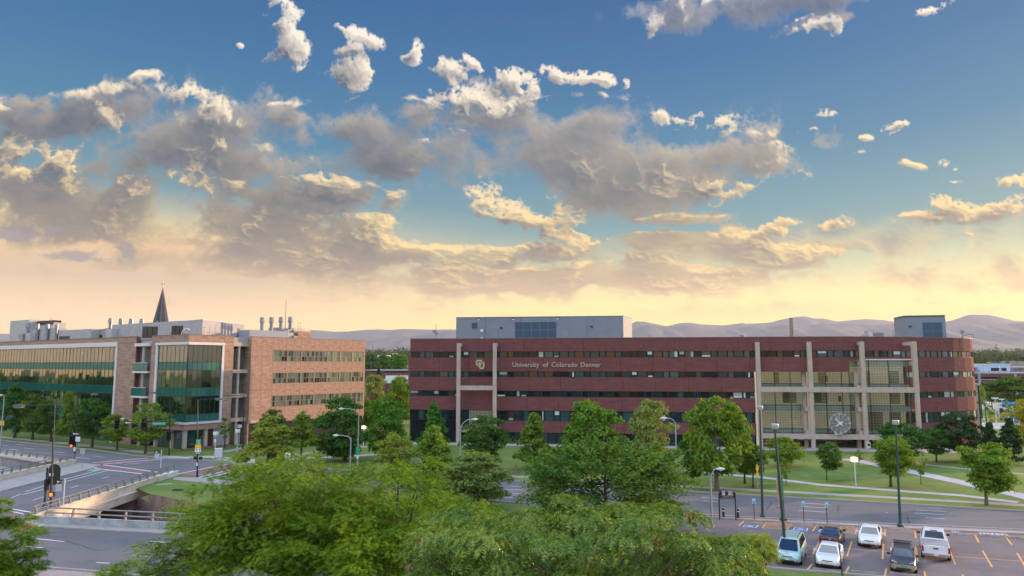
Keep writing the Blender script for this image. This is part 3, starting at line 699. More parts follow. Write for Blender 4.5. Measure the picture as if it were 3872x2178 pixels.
for s_, p, q, sz in (('NO',(868,287),(935,290),.95),('PARKING',(1055,297),(1262,306),.95),('NO',(1968,351),(2035,354),.95),('PARKING',(2205,366),(2435,379),.95)):
    a, b = Vector(G(*Z8(*p))), Vector(G(*Z8(*q))); c = (a + b) / 2; an = math.atan2(b.y - a.y, b.x - a.x)
    text('painted_words', s_, sz * 1.15, PAINTW, None, (c.x, c.y, .030), (0, 0, an), ext=.001, bold=.03, width=(b - a).length, kind='structure')

# creek channel and its walls
def wall_along(name, pts, z0, z1, th, mat, label=None, cat=None):
    m = MB()
    for i in range(len(pts) - 1):
        a, b = Vector(pts[i]), Vector(pts[i + 1]); d = (b - a).normalized(); n = Vector((-d.y, d.x)) * th
        m.prism([tuple(a), tuple(b), tuple(b + n), tuple(a + n)], z0, z1)
    o = m.build(name, mat)
    return tag(o, label, cat) if label else tag(o, kind='structure')
poly_sheet('creek_bed', HOLE, DKCONC, -5.5)
wall_along('channel_wall', HOLE[5:9], -5.5, -.02, .35, DKCONC, 'brown stained retaining wall below the lawn beside the bridge', 'retaining wall')
wall_along('channel_wall', HOLE[0:4], -5.5, -.02, .35, GREYC, 'grey concrete creek wall under the far left railing', 'retaining wall')
wall_along('channel_wall', HOLE[3:6], -5.5, -1.1, .3, DKCONC)
wall_along('channel_wall', HOLE[9:15], -5.5, -.02, .35, DKCONC)
m = MB(); m.add([(-150,160,-1.5),(-87,118.5,-1.5),(-69,109,-1.5),(-67,102,-4.6),(-90,112,-4.6),(-150,150,-4.6)], [(0,1,4,5),(1,2,3,4)])
struct('creek_bank', m, GREYC)
# ---------------------------------------------------------------- the maroon classroom building
random.seed(4)
CA = (-20.8, 141.0); CANG = math.degrees(math.atan2(-13.2, 94.7))
cu = thing('classroom_building', 'long five storey maroon brick building with dark window bands and a glazed atrium', 'building', (*CA, 0), R(CANG))
def s_at(z, fn, x, y): return onplane(*fn(x, y), CA, CANG)[0]
PATH = [(0, 0), (80, 0), (84, .35), (88, 1.2), (92, 2.5), (96, 4.2), (100, 6.0), (104, 8.0), (107.5, 10.0), (110.3, 11.9), (112.3, 13.6), (113.5, 15.2)]
CUM = [0.0]
for a, b in zip(PATH, PATH[1:]): CUM.append(CUM[-1] + math.dist(a, b))
LEN = CUM[-1]
def fp(d):
    d = min(max(d, 0), LEN)
    for i in range(len(PATH) - 1):
        if d <= CUM[i + 1] + 1e-6:
            t = (d - CUM[i]) / (CUM[i + 1] - CUM[i]); a, b = PATH[i], PATH[i + 1]
            return (a[0] + (b[0] - a[0]) * t, a[1] + (b[1] - a[1]) * t, math.atan2(b[1] - a[1], b[0] - a[0]))
def band(m, d0, d1, z0, z1, t0=0.0, t1=.4):
    ds = [d0] + [c for c in CUM if d0 + .01 < c < d1 - .01] + [d1]
    P = []
    for k, d in enumerate(ds):
        x, y, a = fp(d)
        if 0 < k < len(ds) - 1: a = (fp(d - .05)[2] + fp(d + .05)[2]) / 2
        P.append(((x - math.sin(a) * t0, y + math.cos(a) * t0), (x - math.sin(a) * t1, y + math.cos(a) * t1)))
    m.loft([[(o[0], o[1], z0), (o[0], o[1], z1), (i[0], i[1], z1), (i[0], i[1], z0)] for o, i in P])
S0 = 67.5; SE = 97.0          # atrium opening along the facade
BANDS = [(18.0, 20.55), (14.03, 16.77), (10.2, 12.87), (9.0 - 2.65, 9.0), (2.1, 4.3)]
def wallband(d0, d1, z0, z1):
    n = max(1, round((d1 - d0) / 5.9))
    for k in range(n):
        a = d0 + (d1 - d0) * k / n + (.018 if k else 0); b = d0 + (d1 - d0) * (k + 1) / n - (.018 if k < n - 1 else 0)
        m = MB(); band(m, a, b, z0, z1, random.uniform(-.008, .008)); m.build('brick_band', MAROON, cu)
wallband(0, LEN, *BANDS[0]); wallband(0, 84.9, *BANDS[1]); wallband(84.9, SE, 16.25, 16.77); wallband(SE, LEN, *BANDS[1])
wallband(0, S0, *BANDS[2]); wallband(SE, LEN, *BANDS[2])
wallband(0, 10.4, *BANDS[3]); wallband(17.8, S0, *BANDS[3]); wallband(10.4, 17.8, 9.0, 10.2); wallband(10.4, 17.8, 6.35, 9.0) ; wallband(SE, LEN, *BANDS[3])
wallband(18.3, S0, *BANDS[4]); wallband(SE, LEN, 0, 4.3)
m = MB(); band(m, 0, LEN, 20.55, 20.66, -.06, .5); m.build('coping', BRFR, cu)
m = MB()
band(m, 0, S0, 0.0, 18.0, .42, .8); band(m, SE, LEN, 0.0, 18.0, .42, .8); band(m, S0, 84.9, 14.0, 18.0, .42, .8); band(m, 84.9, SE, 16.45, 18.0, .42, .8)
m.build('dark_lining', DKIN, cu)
m = MB(); m.prism([(.4, .5), (80, .5), (88, 1.7), (96, 4.7), (104, 8.6), (112.6, 15.0), (104, 22), (70, 14.4), (30, 9.4), (.4, 8.2)], 19.9, 20.1); m.build('roof', ROOFM, cu)
for q in ([(0, .41), (.4, .41), (.4, 8.2), (0, 8.2)], [(0, 8.2), (30, 9.4), (30, 9.8), (0, 8.6)], [(30, 9.4), (70, 14.4), (70, 14.8), (30, 9.8)], [(70, 14.4), (104, 22), (104, 22.4), (70, 14.8)], [(113.5, 15.2), (104, 22.4), (103.8, 22.1), (113.1, 15.0)]):  # unseen rear drawn shallow so the low sun passes behind it
    m = MB(); m.prism(q, 2.3 if q[0][0] == 70 else 0, 20.5); m.build('rear_wall', MAROON, cu)
# windows: alternate broad and narrow lights, each a frame with its own pane
PANES = [glass_mat('pane_dark', (.9, .95, 1), .025), glass_mat('pane_blue', (.8, .9, 1), .05, body=(.012, .035, .045)), glass_mat('pane_teal', (.85, 1, .95), .05, body=(.03, .085, .095)),
         glass_mat('pane_brown', (.9, .9, .9), .05, body=(.055, .028, .025)), glass_mat('pane_grey', (.9, .9, .95), .05, body=(.045, .055, .07)), glass_mat('pane_blind', (.9, .95, .95), .05, body=(.34, .40, .40))]
PW = [7, 4, 2.5, 2, 1.6, .35]
BLIND = M('pale_blind', (.30, .40, .41), .7); BLINDW = M('bright_blind', (.50, .66, .68), .7)
def win_meshes(w, h, bars=0, fr=DKFR, th=.07):
    f = MB(); f.box(0, w, 0, .12, 0, th); f.box(0, w, 0, .12, h - th, h); f.box(0, th, 0, .12, th, h - th); f.box(w - th, w, 0, .12, th, h - th)
    for b in range(bars): z = h * (b + 1) / (bars + 1); f.box(th, w - th, .01, .11, z - .025, z + .025)
    ps = []
    for pm in PANES:
        p = MB(); p.box(th, w - th, .06, .085, th, h - th); ps.append(p.mesh('pane', pm))
    return f.mesh('window', fr), ps
WB = {}
def row(d0, d1, z0, h, bars=0, skip=()):
    d = d0 + .1; k = 0
    while d < d1 - .5:
        w = 1.72 if k % 2 == 0 else 1.06
        if d + w > d1 - .02: w = d1 - d - .05
        if w < .45: break
        key = (round(w, 2), h, bars)
        if key not in WB: WB[key] = win_meshes(w, h, bars)
        fm, ps = WB[key]
        x, y, a = fp(d); x2, y2, a2 = fp(d + w); a = math.atan2(y2 - y, x2 - x)
        jit = random.uniform(-.006, .006)
        o = inst('window', fm, cu, (x - math.sin(a) * .16, y + math.cos(a) * .16, z0), (0, 0, a))
        pi = random.choices(range(6), PW)[0]
        inst('pane', ps[pi], o, (0, 0, 0), (jit, 0, jit))
        if random.random() < .15:
            b = MB(); q = random.random()
            if q < .35: bh = h * random.choice((.25, .3)); b.box(.1, w - .1, .052, .056, .09, bh)
            elif q < .65: bx = random.choice((.1, w * .6)); b.box(bx, bx + w * .28, .052, .056, .09, h - .09)
            else: b.box(.1, w - .1, .052, .056, h * random.choice((.45, .6)), h - .09)
            b.build('blind', random.choice((BLIND, BLIND, BLINDW)), o)
        d += w + (.13 if k % 2 == 0 else .13); k += 1
row(0, LEN, 16.79, 1.19); row(0, S0, 12.89, 1.12); row(SE, LEN, 12.89, 1.12); row(0, 10.4, 9.02, 1.16); row(17.8, S0, 9.02, 1.16); row(SE, LEN, 9.02, 1.16)
row(10.9, 17.5, 9.02, 1.16)
row(0, 10.2, 4.32, 2.0, 1); row(18.3, S0, 4.32, 2.0, 1); row(SE, LEN, 4.32, 2.0, 1)
# street level glazing
m = MB()
for k in range(4): m.box(.3 + k * 2.5, .3 + k * 2.5 + 2.35, .2, .23, .2, 4.2)
m.build('entrance_glazing', PANES[0], cu)
gm, gp = win_meshes(1.5, 2.0, 1)
for k in range(30):
    if 18.4 + k * 1.63 < 66:
        o = inst('shop_window', gm, cu, (18.4 + k * 1.63, .2, .05)); inst('pane', gp[random.choice((0, 1, 2, 4))], o)
# glass block panel of the left entrance
m = MB(); m.box(12.3, 17.0, .1, .3, 2.3, 6.3); m.build('glass_block_panel', M('glass_block_beige', (.40, .38, .27), .3), cu)
m = MB()
for k in range(16): m.box(12.3 + k * .3, 12.35 + k * .3, .06, .1, 2.3, 6.3)
for k in range(14): m.box(12.3, 17.0, .055, .1, 2.3 + k * .3, 2.35 + k * .3)
tag(m.build('block_joint', DKFR, cu), kind='stuff')
for q0, q1 in ((10.9, 12.3), (17.0, 17.6)): m = MB(); m.box(q0, q1, .2, .25, 2.3, 6.3); m.build('side_glazing', PANES[1], cu)
m = MB(); m.box(10.6, 17.4, -1.0, .3, 2.0, 2.3); m.build('entrance_canopy', BRFR, cu)
# concrete frames standing in front
def column(name, s0, s1, z0, z1, y0, y1): m = MB(); m.box(s0, s1, y0, y1, z0, z1); m.build(name, COLC, cu)
for s0, hook in ((10.15, 2.0), (17.45, 2.0)):
    column('column', s0, s0 + .72, 0, 19.6, -2.0, -1.3)
    column('column_hook', s0 + .01, s0 + .71, 18.95, 19.59, -1.3, -.01)
column('cross_beam', 10.87, 17.45, 10.35, 11.22, -1.95, -1.35)
FC = [67.75, 77.1, 86.45, 95.55]
for s0 in FC:
    x, y, a = fp(s0)
    column('column', s0, s0 + .78, 10.24, 19.62, -.75, 0 - .02)
    column('column_hook', s0 + .02, s0 + .76, 18.95, 19.60, -.02, max(.0, y) + .3)
    column('column_hook', s0 + .02, s0 + .76, 15.2, 15.9, -.02, max(.0, y) + .3)
    m = MB(); m.lathe([(.42, 0), (.42, 10.23)], (s0 + .4, -.36, 0), 14); m.build('round_column', COLC, cu, smooth=False)
column('cross_beam', S0 + .9, 95.55, 10.25, 11.2, -.70, -.06); column('cross_beam', S0 + .9, 95.55, 1.65, 2.55, -.70, -.06)
# atrium: glass skin behind the frames, rooms behind the glass
GY = 1.6
bays = [(68.6, 77.2, 14.0), (77.9, 86.5, 14.0), (85.0, 95.6, 16.2)]
ATG = glass_mat('atrium_glass', (.86, .91, .88), .06, see=.86, body=(.10, .14, .12), f90=.7)
SPG = glass_mat('atrium_spandrel', (.80, .9, .88), .07, see=.30, body=(.27, .34, .32), f90=.7)
rows_ = [(2.6, 3.35, 1), (3.35, 6.6, 0), (6.6, 7.75, 1), (7.75, 10.25, 0), (10.25, 11.75, 1), (11.75, 14.0, 0)]
grid = MB(); mull = MB()
for (a, b, top) in bays:
    rr = rows_ + ([(14.0, 14.9, 0), (14.9, 16.2, 1)] if top > 15 else [])
    for k in range(3):
        x0 = a + (b - a) * k / 3; x1 = a + (b - a) * (k + 1) / 3
        for z0, z1, sp in rr:
            m = MB(); m.box(x0 + .03, x1 - .03, GY, GY + .03, z0 + .02, z1 - .02); m.build('spandrel_pane' if sp else 'atrium_pane', SPG if sp else ATG, cu)
        mull.box(x0 - .05, x0 + .05, GY - .10, GY + .06, 2.4, top)
    mull.box(b - .05, b + .05, GY - .10, GY + .06, 2.4, top)
    nz = int((top - 2.6) / .46)
    for k in range(nz + 1): grid.box(a, b, GY - .035, GY - .003, 2.6 + k * .46, 2.625 + k * .46)
    for k in range(1, int((b - a) / .46)): grid.box(a + k * .46, a + k * .46 + .025, GY - .03, GY - .001, 2.6, top)
    for z in (3.35, 7.75, 11.75): mull.box(a, b, GY - .16, GY - .11, z - .05, z + .05)
mull.build('mullion', DKFR, cu); tag(grid.build('glazing_grid', DKFR, cu), kind='stuff')
m = MB()
for z in (2.3, 6.75, 10.6): m.box(S0 + .4, SE - .4, GY + .1, 7.4, z, z + .25)
m.build('floor_slab', FLOORM, cu)
m = MB(); m.box(S0 + .4, 84.9, .8, 9, 13.99, 14.2); m.box(84.9, SE - .6, GY - .6, 9, 16.2, 16.42); m.build('atrium_roof', WMETAL, cu)
m = MB(); m.box(S0 + .4, SE - .4, 5.6, 5.8, 2.5, 16.2); m.box(S0, S0 + .4, .0, 7.4, 0, 14.0); m.build('atrium_wall', BEIGE_GLOW, cu)
BLK = M('brown_block', (.20, .09, .06), .8); OLV = M('olive_panel', (.40, .34, .09), .8)
m = MB()
for (x, w, z, h) in ((68.6, 1.2, 7.9, 2.4), (75.2, 1.2, 7.9, 2.4), (81.0, 1.2, 7.9, 2.4), (87.2, 1.4, 7.9, 2.4), (93.6, 2.0, 7.9, 2.4), (93.6, 2.0, 11.8, 2.4), (80.6, 1.3, 11.8, 2.2), (89.3, .9, 11.8, 2.4), (72.4, .9, 11.8, 2.2), (93.2, 2.2, 2.8, 3.6), (88.5, 3.6, 2.8, 3.6)):
    for i in range(int(w / .3)):
        for j in range(int(h / .3)): m.box(x + i * .3, x + i * .3 + .23, 5.5, 5.6, z + j * .3, z + j * .3 + .23)
tag(m.build('brown_block', BLK, cu), kind='stuff')
m = MB(); m.box(73.8, 75.1, 5.5, 5.6, 7.9, 10.3); m.box(79.7, 81.0, 5.5, 5.6, 7.9, 10.3); m.build('olive_panel', OLV, cu)
m = MB(); m.box(81.8, 82.3, 5.45, 5.59, 12.1, 13.2); m.box(84.1, 84.6, 5.45, 5.59, 8.2, 9.3); m.build('blue_noticeboard', BLUES, cu)
for s0 in FC[:3]:
    for (xx, yy) in ((s0 + .1, GY + .3),): m = MB(); m.box(s0 - .75, s0 - .1, .9, 1.5, 0, 14.0); m.build('rear_column', COLC, cu)
for s0 in FC[1:3]:
    for z in (3.0, 7.2, 11.3): m = MB(); m.box(s0 - .7, s0 + .5, -.05, .9, z - .45, z + .25); m.build('floor_bracket', COLC, cu)
# undercroft: soffit, inner columns, far hedge seen through
m = MB(); m.box(S0 + .4, SE, -.0, 16, 2.05, 2.28); m.build('soffit', GREYC, cu)
for (x, y) in ((72.5, 4), (76.5, 8), (82.3, 3), (84.5, 8), (90.3, 4), (79.5, 12), (88, 12), (93.5, 9), (70, 11)):
    m = MB(); m.lathe([(.38, 0), (.38, 2.05)], (x, y, 0), 10); m.build('inner_column', COLC, cu)
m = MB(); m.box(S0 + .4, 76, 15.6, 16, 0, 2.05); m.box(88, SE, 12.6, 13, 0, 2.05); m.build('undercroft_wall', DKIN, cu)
# plant room on the roof
front_l = (8.2, 6.0); PH = 25.25
w2l = lambda x, y: (((x - CA[0]) * math.cos(R(CANG)) + (y - CA[1]) * math.sin(R(CANG))), (-(x - CA[0]) * math.sin(R(CANG)) + (y - CA[1]) * math.cos(R(CANG))))
br_ = w2l(25.7, 147.4)
P1 = [(8.2, 6.0), (43.2, 6.0), br_, (8.2, 8.4)]  # back edge pulled in to cast less shade on the science building
ph = MB()
for k in range(16):
    z = 20.1 + k * .32; ph.prism(P1, z, z + .30); 
ph.build('ribbed_cladding', METALP, cu)
m = MB(); cx_p = sum(p[0] for p in P1) / 5; cy_p = sum(p[1] for p in P1) / 5
m.prism([(cx_p + (x - cx_p) * .994, cy_p + (y - cy_p) * .985) for x, y in P1], 20.1, 25.2); m.build('plant_room_core', M('core_dark_metal', (.12, .14, .18), .5), cu)  # core in a darker metal behind the ribs
m = MB(); m.prism([(x + (.08 if x > 20 else -.08), y + (-.08 if y < 10 else 0)) for x, y in P1], 25.22, 25.36); m.build('plant_room_coping', METALP, cu)
PL = lambda x, y: (lambda q: (q[0], q[1]))(onplane(*Z3c(x, y), (CA[0] + 6 * .138, CA[1] + 6 * .9904), CANG))
def Z3c(x, y): return (1500 + x / 2.8987, 1150 + y / 2.8987)
def louvre(x0, x1, z0, z1, nx, nz, y=5.98):
    for i in range(nx):
        for j in range(nz):
            a, b = x0 + (x1 - x0) * i / nx, x0 + (x1 - x0) * (i + 1) / nx; c, d = z0 + (z1 - z0) * j / nz, z0 + (z1 - z0) * (j + 1) / nz
            m = MB(); m.box(a + .03, b - .03, y - .02, y + .1, c + .03, d - .03)
            n = max(3, int((d - c) / .16))
            for k in range(n): zz = c + .05 + (d - c - .1) * k / n; m.box(a + .05, b - .05, y - .09, y - .02, zz, zz + .06)
            m.build('louvre_panel', LOUV, cu)
    m = MB()
    for i in range(nx + 1): a = x0 + (x1 - x0) * i / nx; m.box(a - .03, a + .03, y - .1, y, z0, z1)
    for j in range(nz + 1): c = z0 + (z1 - z0) * j / nz; m.box(x0, x1, y - .105, y, c - .03, c + .03)
    m.build('louvre_frame', METALP, cu)
a = PL(1297, 198); b = PL(1750, 370); louvre(a[0], b[0], b[1], a[1], 5, 2)
a = PL(823, 203); b = PL(885, 270); louvre(a[0], b[0], b[1], a[1], 1, 1)
for x0, y0, x1, y1 in ((1025, 287, 1108, 374), (1798, 278, 1884, 366)):
    a = PL(x0, y0); b = PL(x1, y1); m = MB(); m.box(a[0], b[0], 5.93, 5.99, 20.1, a[1]); m.box(a[0] - .06, a[0], 5.9, 5.99, 20.1, a[1] + .06); m.box(b[0], b[0] + .06, 5.9, 5.99, 20.1, a[1] + .06); m.box(a[0], b[0], 5.9, 5.99, a[1], a[1] + .06); m.build('roof_door', METALP, cu)
for x, y, on in ((898, 163, 1), (1280, 160, 1), (1763, 152, 1), (1146, 260, 0), (2135, 245, 0)):
    a = PL(x, y); m = MB(); m.box(a[0] - .22, a[0] + .22, 5.6, 5.98, a[1] - .12, a[1] + .12); o = m.build('wall_light', BLACK, cu)
    if on: m = MB(); m.box(a[0] - .18, a[0] + .18, 5.65, 5.95, a[1] - .16, a[1] - .125); m.build('lamp_glass', LAMPON, o)
m = MB()
for x in (975, 1357, 1685, 2087): q = PL(x, 250); m.box(q[0] - .04, q[0] + .04, 5.95, 5.99, 20.1, 25.2)
m.build('cladding_joint', M('joint_dark', (.12, .14, .18), .6), cu)
# second plant room, at the right end
c0, c1 = w2l(*at(3418, 1200, 139.0)[:2]), w2l(*at(3574, 1200, 137.2)[:2])
zt = at(3418, 1195.5, 139.0)[2]
e_ = Vector((c1[0] - c0[0], c1[1] - c0[1])); L_ = e_.length; a_ = math.atan2(e_.y, e_.x)
t2 = bpy.data.objects.new('plant_room', None); link(t2, cu); t2.location = (c0[0], c0[1], 0); t2.rotation_euler = (0, 0, a_)
m = MB()
for k in range(int((zt - 20.0) / .32)): m.box(0, L_, 0, 7, 20.0 + k * .32, 20.3 + k * .32)
m.build('ribbed_cladding', METALP, t2)
m = MB(); m.box(.05, L_ - .05, .05, 6.95, 20.0, zt); m.box(-.07, L_ + .07, -.07, 7, zt, zt + .12); m.build('plant_room_core', bpy.data.materials['core_dark_metal'], t2)
for i in range(2):
    for j in range(2):
        x0 = L_ * (.435 + .24 * i); z0 = 20.3 + j * 1.75
        m = MB(); m.box(x0 + .04, x0 + L_ * .24 - .04, -.03, .05, z0 + .04, z0 + 1.71)
        for k in range(10): m.box(x0 + .05, x0 + L_ * .24 - .05, -.10, -.03, z0 + .08 + k * .165, z0 + .15 + k * .165)
        m.build('louvre_panel', LOUV, t2)
m = MB(); m.box(L_ * .10, L_ * .17, -.25, -.02, 22.9, 23.1); m.build('wall_light', BLACK, t2)
# roof clutter
def roofpos(u, v, Y): x, y, z = at(u, v, Y); return w2l(x, y)
m = MB(); q = roofpos(2808, 1270, 140); m.lathe([(.42, 20.1), (.42, 21.1), (.5, 21.1), (.5, 21.3)], (q[0], q[1], 0), 12); m.build('roof_vent', STACKM, cu)
for u in (3327, 3344):
    q = roofpos(u - 14, 1270, 138); m = MB(); m.box(q[0] - .45, q[0] + .45, q[1] - .4, q[1] + .4, 20.1, 21.7)
    for k in range(4): m.box(q[0] - .36 + k * .2, q[0] - .26 + k * .2, q[1] - .45, q[1] - .4, 20.2, 21.5)
    m.build('air_conditioner', STACKM, cu)
q = roofpos(3273, 1270, 138); m = MB(); m.box(q[0] - .5, q[0] + .5, q[1] - .4, q[1] + .4, 20.1, 21.4); m.box(q[0] - .2, q[0] + .3, q[1] - .4, q[1] + .2, 21.5, 22.1); m.build('roof_vent', LGREY, cu)
m = MB()
for x in (0, 1.6, 2.8): 
    q = roofpos(3378, 1270, 137); m.tube([(q[0] + x, q[1], 20.1), (q[0] + x, q[1], 22.2)], .04, 5)
m.tube([(q[0], q[1], 22.2), (q[0] + 2.8, q[1], 22.2)], .04, 5); m.tube([(q[0], q[1], 21.3), (q[0] + 2.8, q[1], 21.3)], .04, 5)
m.build('roof_railing', STACKM, cu)
m = MB(); q = roofpos(1648, 1270, 146); m.tube([(q[0], q[1], 20), (q[0], q[1], 24)], .06, 6); m.box(q[0] - .7, q[0] - .1, q[1] - .1, q[1] + .1, 22.0, 22.6); m.box(q[0] - .15, q[0] + .35, q[1] - .15, q[1] + .15, 21.5, 22.4); m.build('roof_antenna', STACKM, cu)
m = MB(); q = roofpos(3640, 1277, 136); m.tube([(q[0], q[1], 20.5), (q[0], q[1], 22)], .08, 6); m.box(q[0] - .25, q[0] + .25, q[1] - .2, q[1] + .2, 21.4, 22.1); m.tube([(q[0], q[1], 20.9), (q[0] + 1, q[1], 21.3), (q[0] + 2, q[1], 21.2), (q[0] + 2, q[1], 20.6)], .09, 6); m.build('roof_antenna', STACKM, cu)
m = MB(); q = PL(940, 240); m.tube([(q[0] + .3, 5.4, 20), (q[0] + .3, 5.4, 23.6)], .04, 5); m.build('dish_mast', STACKM, cu)
for z in (22.4, 20.7): m = MB(); m.lathe([(.05, -.1), (.32, 0), (.34, .06), (.05, -.02)], (q[0], 5.2, z), 12, 'y'); m.build('dish', WHITE_, cu)

# lettering and emblem on the facade
sg = thing('facade_sign', 'raised metal letters reading University of Colorado Denver on maroon brick', 'sign', (*CA, 0), R(CANG))
for w, u0, u1 in (('University', 1268, 1560), ('of', 1598, 1660), ('Colorado', 1697, 1980)):
    s0, z = onplane(*Z3c(u0, 662), CA, CANG); s1, _ = onplane(*Z3c(u1, 662), CA, CANG)
    o = text('word', w, 1.32, LETTER, sg, ((s0 + s1) / 2, -.12, 15.3), ext=.06, space=1.05, bold=.012, width=s1 - s0)
s0 = onplane(*Z3c(2015, 662), CA, CANG)[0]; s1 = onplane(*Z3c(2404, 662), CA, CANG)[0] if False else onplane(2200 + 205 / 2.8987, 1378, CA, CANG)[0]
o = text('word', 'Denver', 1.32, LETTER, sg, ((s0 + s1) / 2, -.12, 15.3), ext=.06, space=1.05, bold=.012, width=s1 - s0)
em = thing('emblem', 'gold interlocked letters C and U with dark outline on the maroon wall', 'emblem', (*CA, 0), R(CANG))
ex, ez = onplane(*Z3c(915, 660), CA, CANG)
def strokes(m, lines, w, y0, y1):
    for pl in lines:
        for (x0, z0), (x1, z1) in zip(pl, pl[1:]):
            d = Vector((x1 - x0, z1 - z0)); L = d.length; d /= L; n = Vector((-d.y, d.x)) * w / 2; a = Vector((x0, z0)) - d * w * .45; b = Vector((x1, z1)) + d * w * .45
            q = [a - n, b - n, b + n, a + n]
            m.add([(ex + p.x, y, ez + p.y) for y in (y0, y1) for p in q], [(0, 1, 2, 3), (7, 6, 5, 4), (0, 4, 5, 1), (1, 5, 6, 2), (2, 6, 7, 3), (3, 7, 4, 0)])
CL = [(.28, .42), (.28, .60), (.12, .76), (-.52, .76), (-.70, .58), (-.70, -.02), (-.52, -.2), (.10, -.2), (.10, .1)]
UL = [(-.22, .22), (-.04, .22), (-.04, -.60), (.12, -.78), (.58, -.78), (.76, -.60), (.76, .32), (.95, .32)]
for nm, mt, w, y0, y1 in (('emblem_backing', GOLD, .52, -.12, -.04), ('emblem_outline', NAVY, .43, -.15, -.121), ('emblem_letter', CREAML, .25, -.19, -.151)):
    m = MB(); strokes(m, [CL, UL, [(.58, .32), (.95, .32)]], w, y0, y1); m.build(nm, mt, em)
ls = thing('entrance_sign', 'black board lettered LEAR beside the left concrete column', 'sign', (*CA, 0), R(CANG))
a = onplane(*Z3b(715, 345), CA, CANG); b = onplane(*Z3b(800, 388), CA, CANG)
m = MB(); m.box(a[0], b[0] + 1.2, -1.25, -1.1, b[1], a[1]); m.build('board', BLACK, ls)
text('lettering', 'LEAR', .75, CREAML, ls, (a[0] + 1.05, -1.27, (a[1] + b[1]) / 2), ext=.01, bold=.02)
# the big clock in front of the atrium
ck = thing('atrium_clock', 'large round glass clock with white hands standing on the atrium beam', 'clock', (*CA, 0), R(CANG))
kx, kz = 82.05, 4.62; KR = 1.85
m = MB(); m.lathe([(KR, -1.30), (KR, -1.25)], (kx, 0, kz), 40, 'y'); m.build('dial', glass_mat('clock_glass', (.7, .85, .85), .10, body=(.26, .37, .38)), ck)
m = MB(); m.lathe([(KR - .06, -1.33), (KR + .03, -1.33), (KR + .03, -1.22), (KR - .06, -1.22), (KR - .06, -1.33)], (kx, 0, kz), 40, 'y'); m.build('rim', GALV, ck)
CLW = M('clock_white', (.80, .84, .84), .4)
for k in range(12):
    t = math.pi * k / 6; c_, s_ = math.sin(t), math.cos(t)
    m = MB(); m.tube([(kx + .2 * c_, -1.34, kz + .2 * s_), (kx + (KR - .1) * c_, -1.34, kz + (KR - .1) * s_)], .020, 5)
    m.lathe([(.02, -1.46), (.10, -1.42), (.10, -1.34), (.02, -1.3)], (kx + (KR - .05) * c_, 0, kz + (KR - .05) * s_), 8, 'y'); m.build('hour_spoke', WMETAL, ck)
def hand(dx, dz, L, w):
    n = math.hypot(dx, dz); dx, dz = dx / n, dz / n
    m = MB(); tip = (kx + dx * L, kz + dz * L); bk = (kx - dx * .55, kz - dz * .55); px_, pz_ = -dz * w, dx * w
    md = (kx + dx * L * .7, kz + dz * L * .7)
    q = [(bk[0] + px_, bk[1] + pz_), (md[0] + px_ * .8, md[1] + pz_ * .8), (md[0] + px_ * 1.7, md[1] + pz_ * 1.7), tip, (md[0] - px_ * 1.7, md[1] - pz_ * 1.7), (md[0] - px_ * .8, md[1] - pz_ * .8), (bk[0] - px_, bk[1] - pz_)]
    m.add([(x, y, z) for y in (-1.52, -1.47) for x, z in q], [tuple(range(7)), tuple(range(13, 6, -1))] + [(i, (i + 1) % 7, 7 + (i + 1) % 7, 7 + i) for i in range(7)])
    m.build('hand', CLW, ck)
hand(-.62, .72, 1.35, .075); hand(-.80, -.52, 1.0, .09)
m = MB(); m.lathe([(.22, -1.6), (.22, -1.3)], (kx, 0, kz), 14, 'y'); m.build('hub', CLW, ck)
m = MB(); m.box(kx - .5, kx + .5, -1.15, -.75, 2.56, 2.75); m.box(kx - .9, kx - .5, -1.25, -.8, 2.56, 3.0); m.tube([(kx, -1.2, 2.6), (kx, -1.2, 3.4)], .1, 6); m.build('bracket', WMETAL, ck)
# forecourt paving
cw = lambda s, t: (CA[0] + s * math.cos(R(CANG)) - t * math.sin(R(CANG)), CA[1] + s * math.sin(R(CANG)) + t * math.cos(R(CANG)))
poly_sheet('forecourt', [cw(S0 - 1, -5.2), cw(104, -4.6), cw(104, 26), cw(S0 - 1, 26)], CONC, .010)
poly_sheet('forecourt', [cw(0, -5), cw(S0 - 1, -4.6), cw(S0 - 1, -1.4), cw(0, -1.4)], WALK, .010)
# ---------------------------------------------------------------- the tan brick science building
SB = (-59.1, 126.0)
sb = thing('science_building', 'tan brick laboratory building with green glass bays and roof exhaust stacks', 'building', (*SB, 0))
AR, AL = R(52), R(-33)
def frame(name, ang):
    return Matrix.Rotation(ang, 4, 'Z')
FR, FL = frame('r', AR), frame('l', AL)
def mbR(): return MB(FR)
def mbL(): return MB(FL)
def put(name, mesh, F, ang, loc, rot=(0, 0, 0), parent=None):
    return inst(name, mesh, parent or sb, tuple(F @ Vector(loc)), (rot[0], rot[1], ang + rot[2]))
def brick(M_, x0, x1, y0, y1, z0, z1, name='brick_panel', mat=None):
    m = MB(); m.box(0, x1 - x0, 0, y1 - y0, 0, z1 - z0)
    F, a = (FR, AR) if M_ == 'R' else (FL, AL)
    return put(name, m.mesh(name, mat or TANBR), F, a, (x0, y0, z0))
def panels(M_, xs, z0, z1, y=0.0, th=.3, gap=.035):
    for a, b in zip(xs, xs[1:]): brick(M_, a + gap / 2, b - gap / 2, y, y + th, z0, z1)
def addbox(F, name, mat, *boxes):
    for b in boxes:
        m = MB(F); m.box(*b); o = m.build(name, mat, sb)
    return o
TOP = 20.8
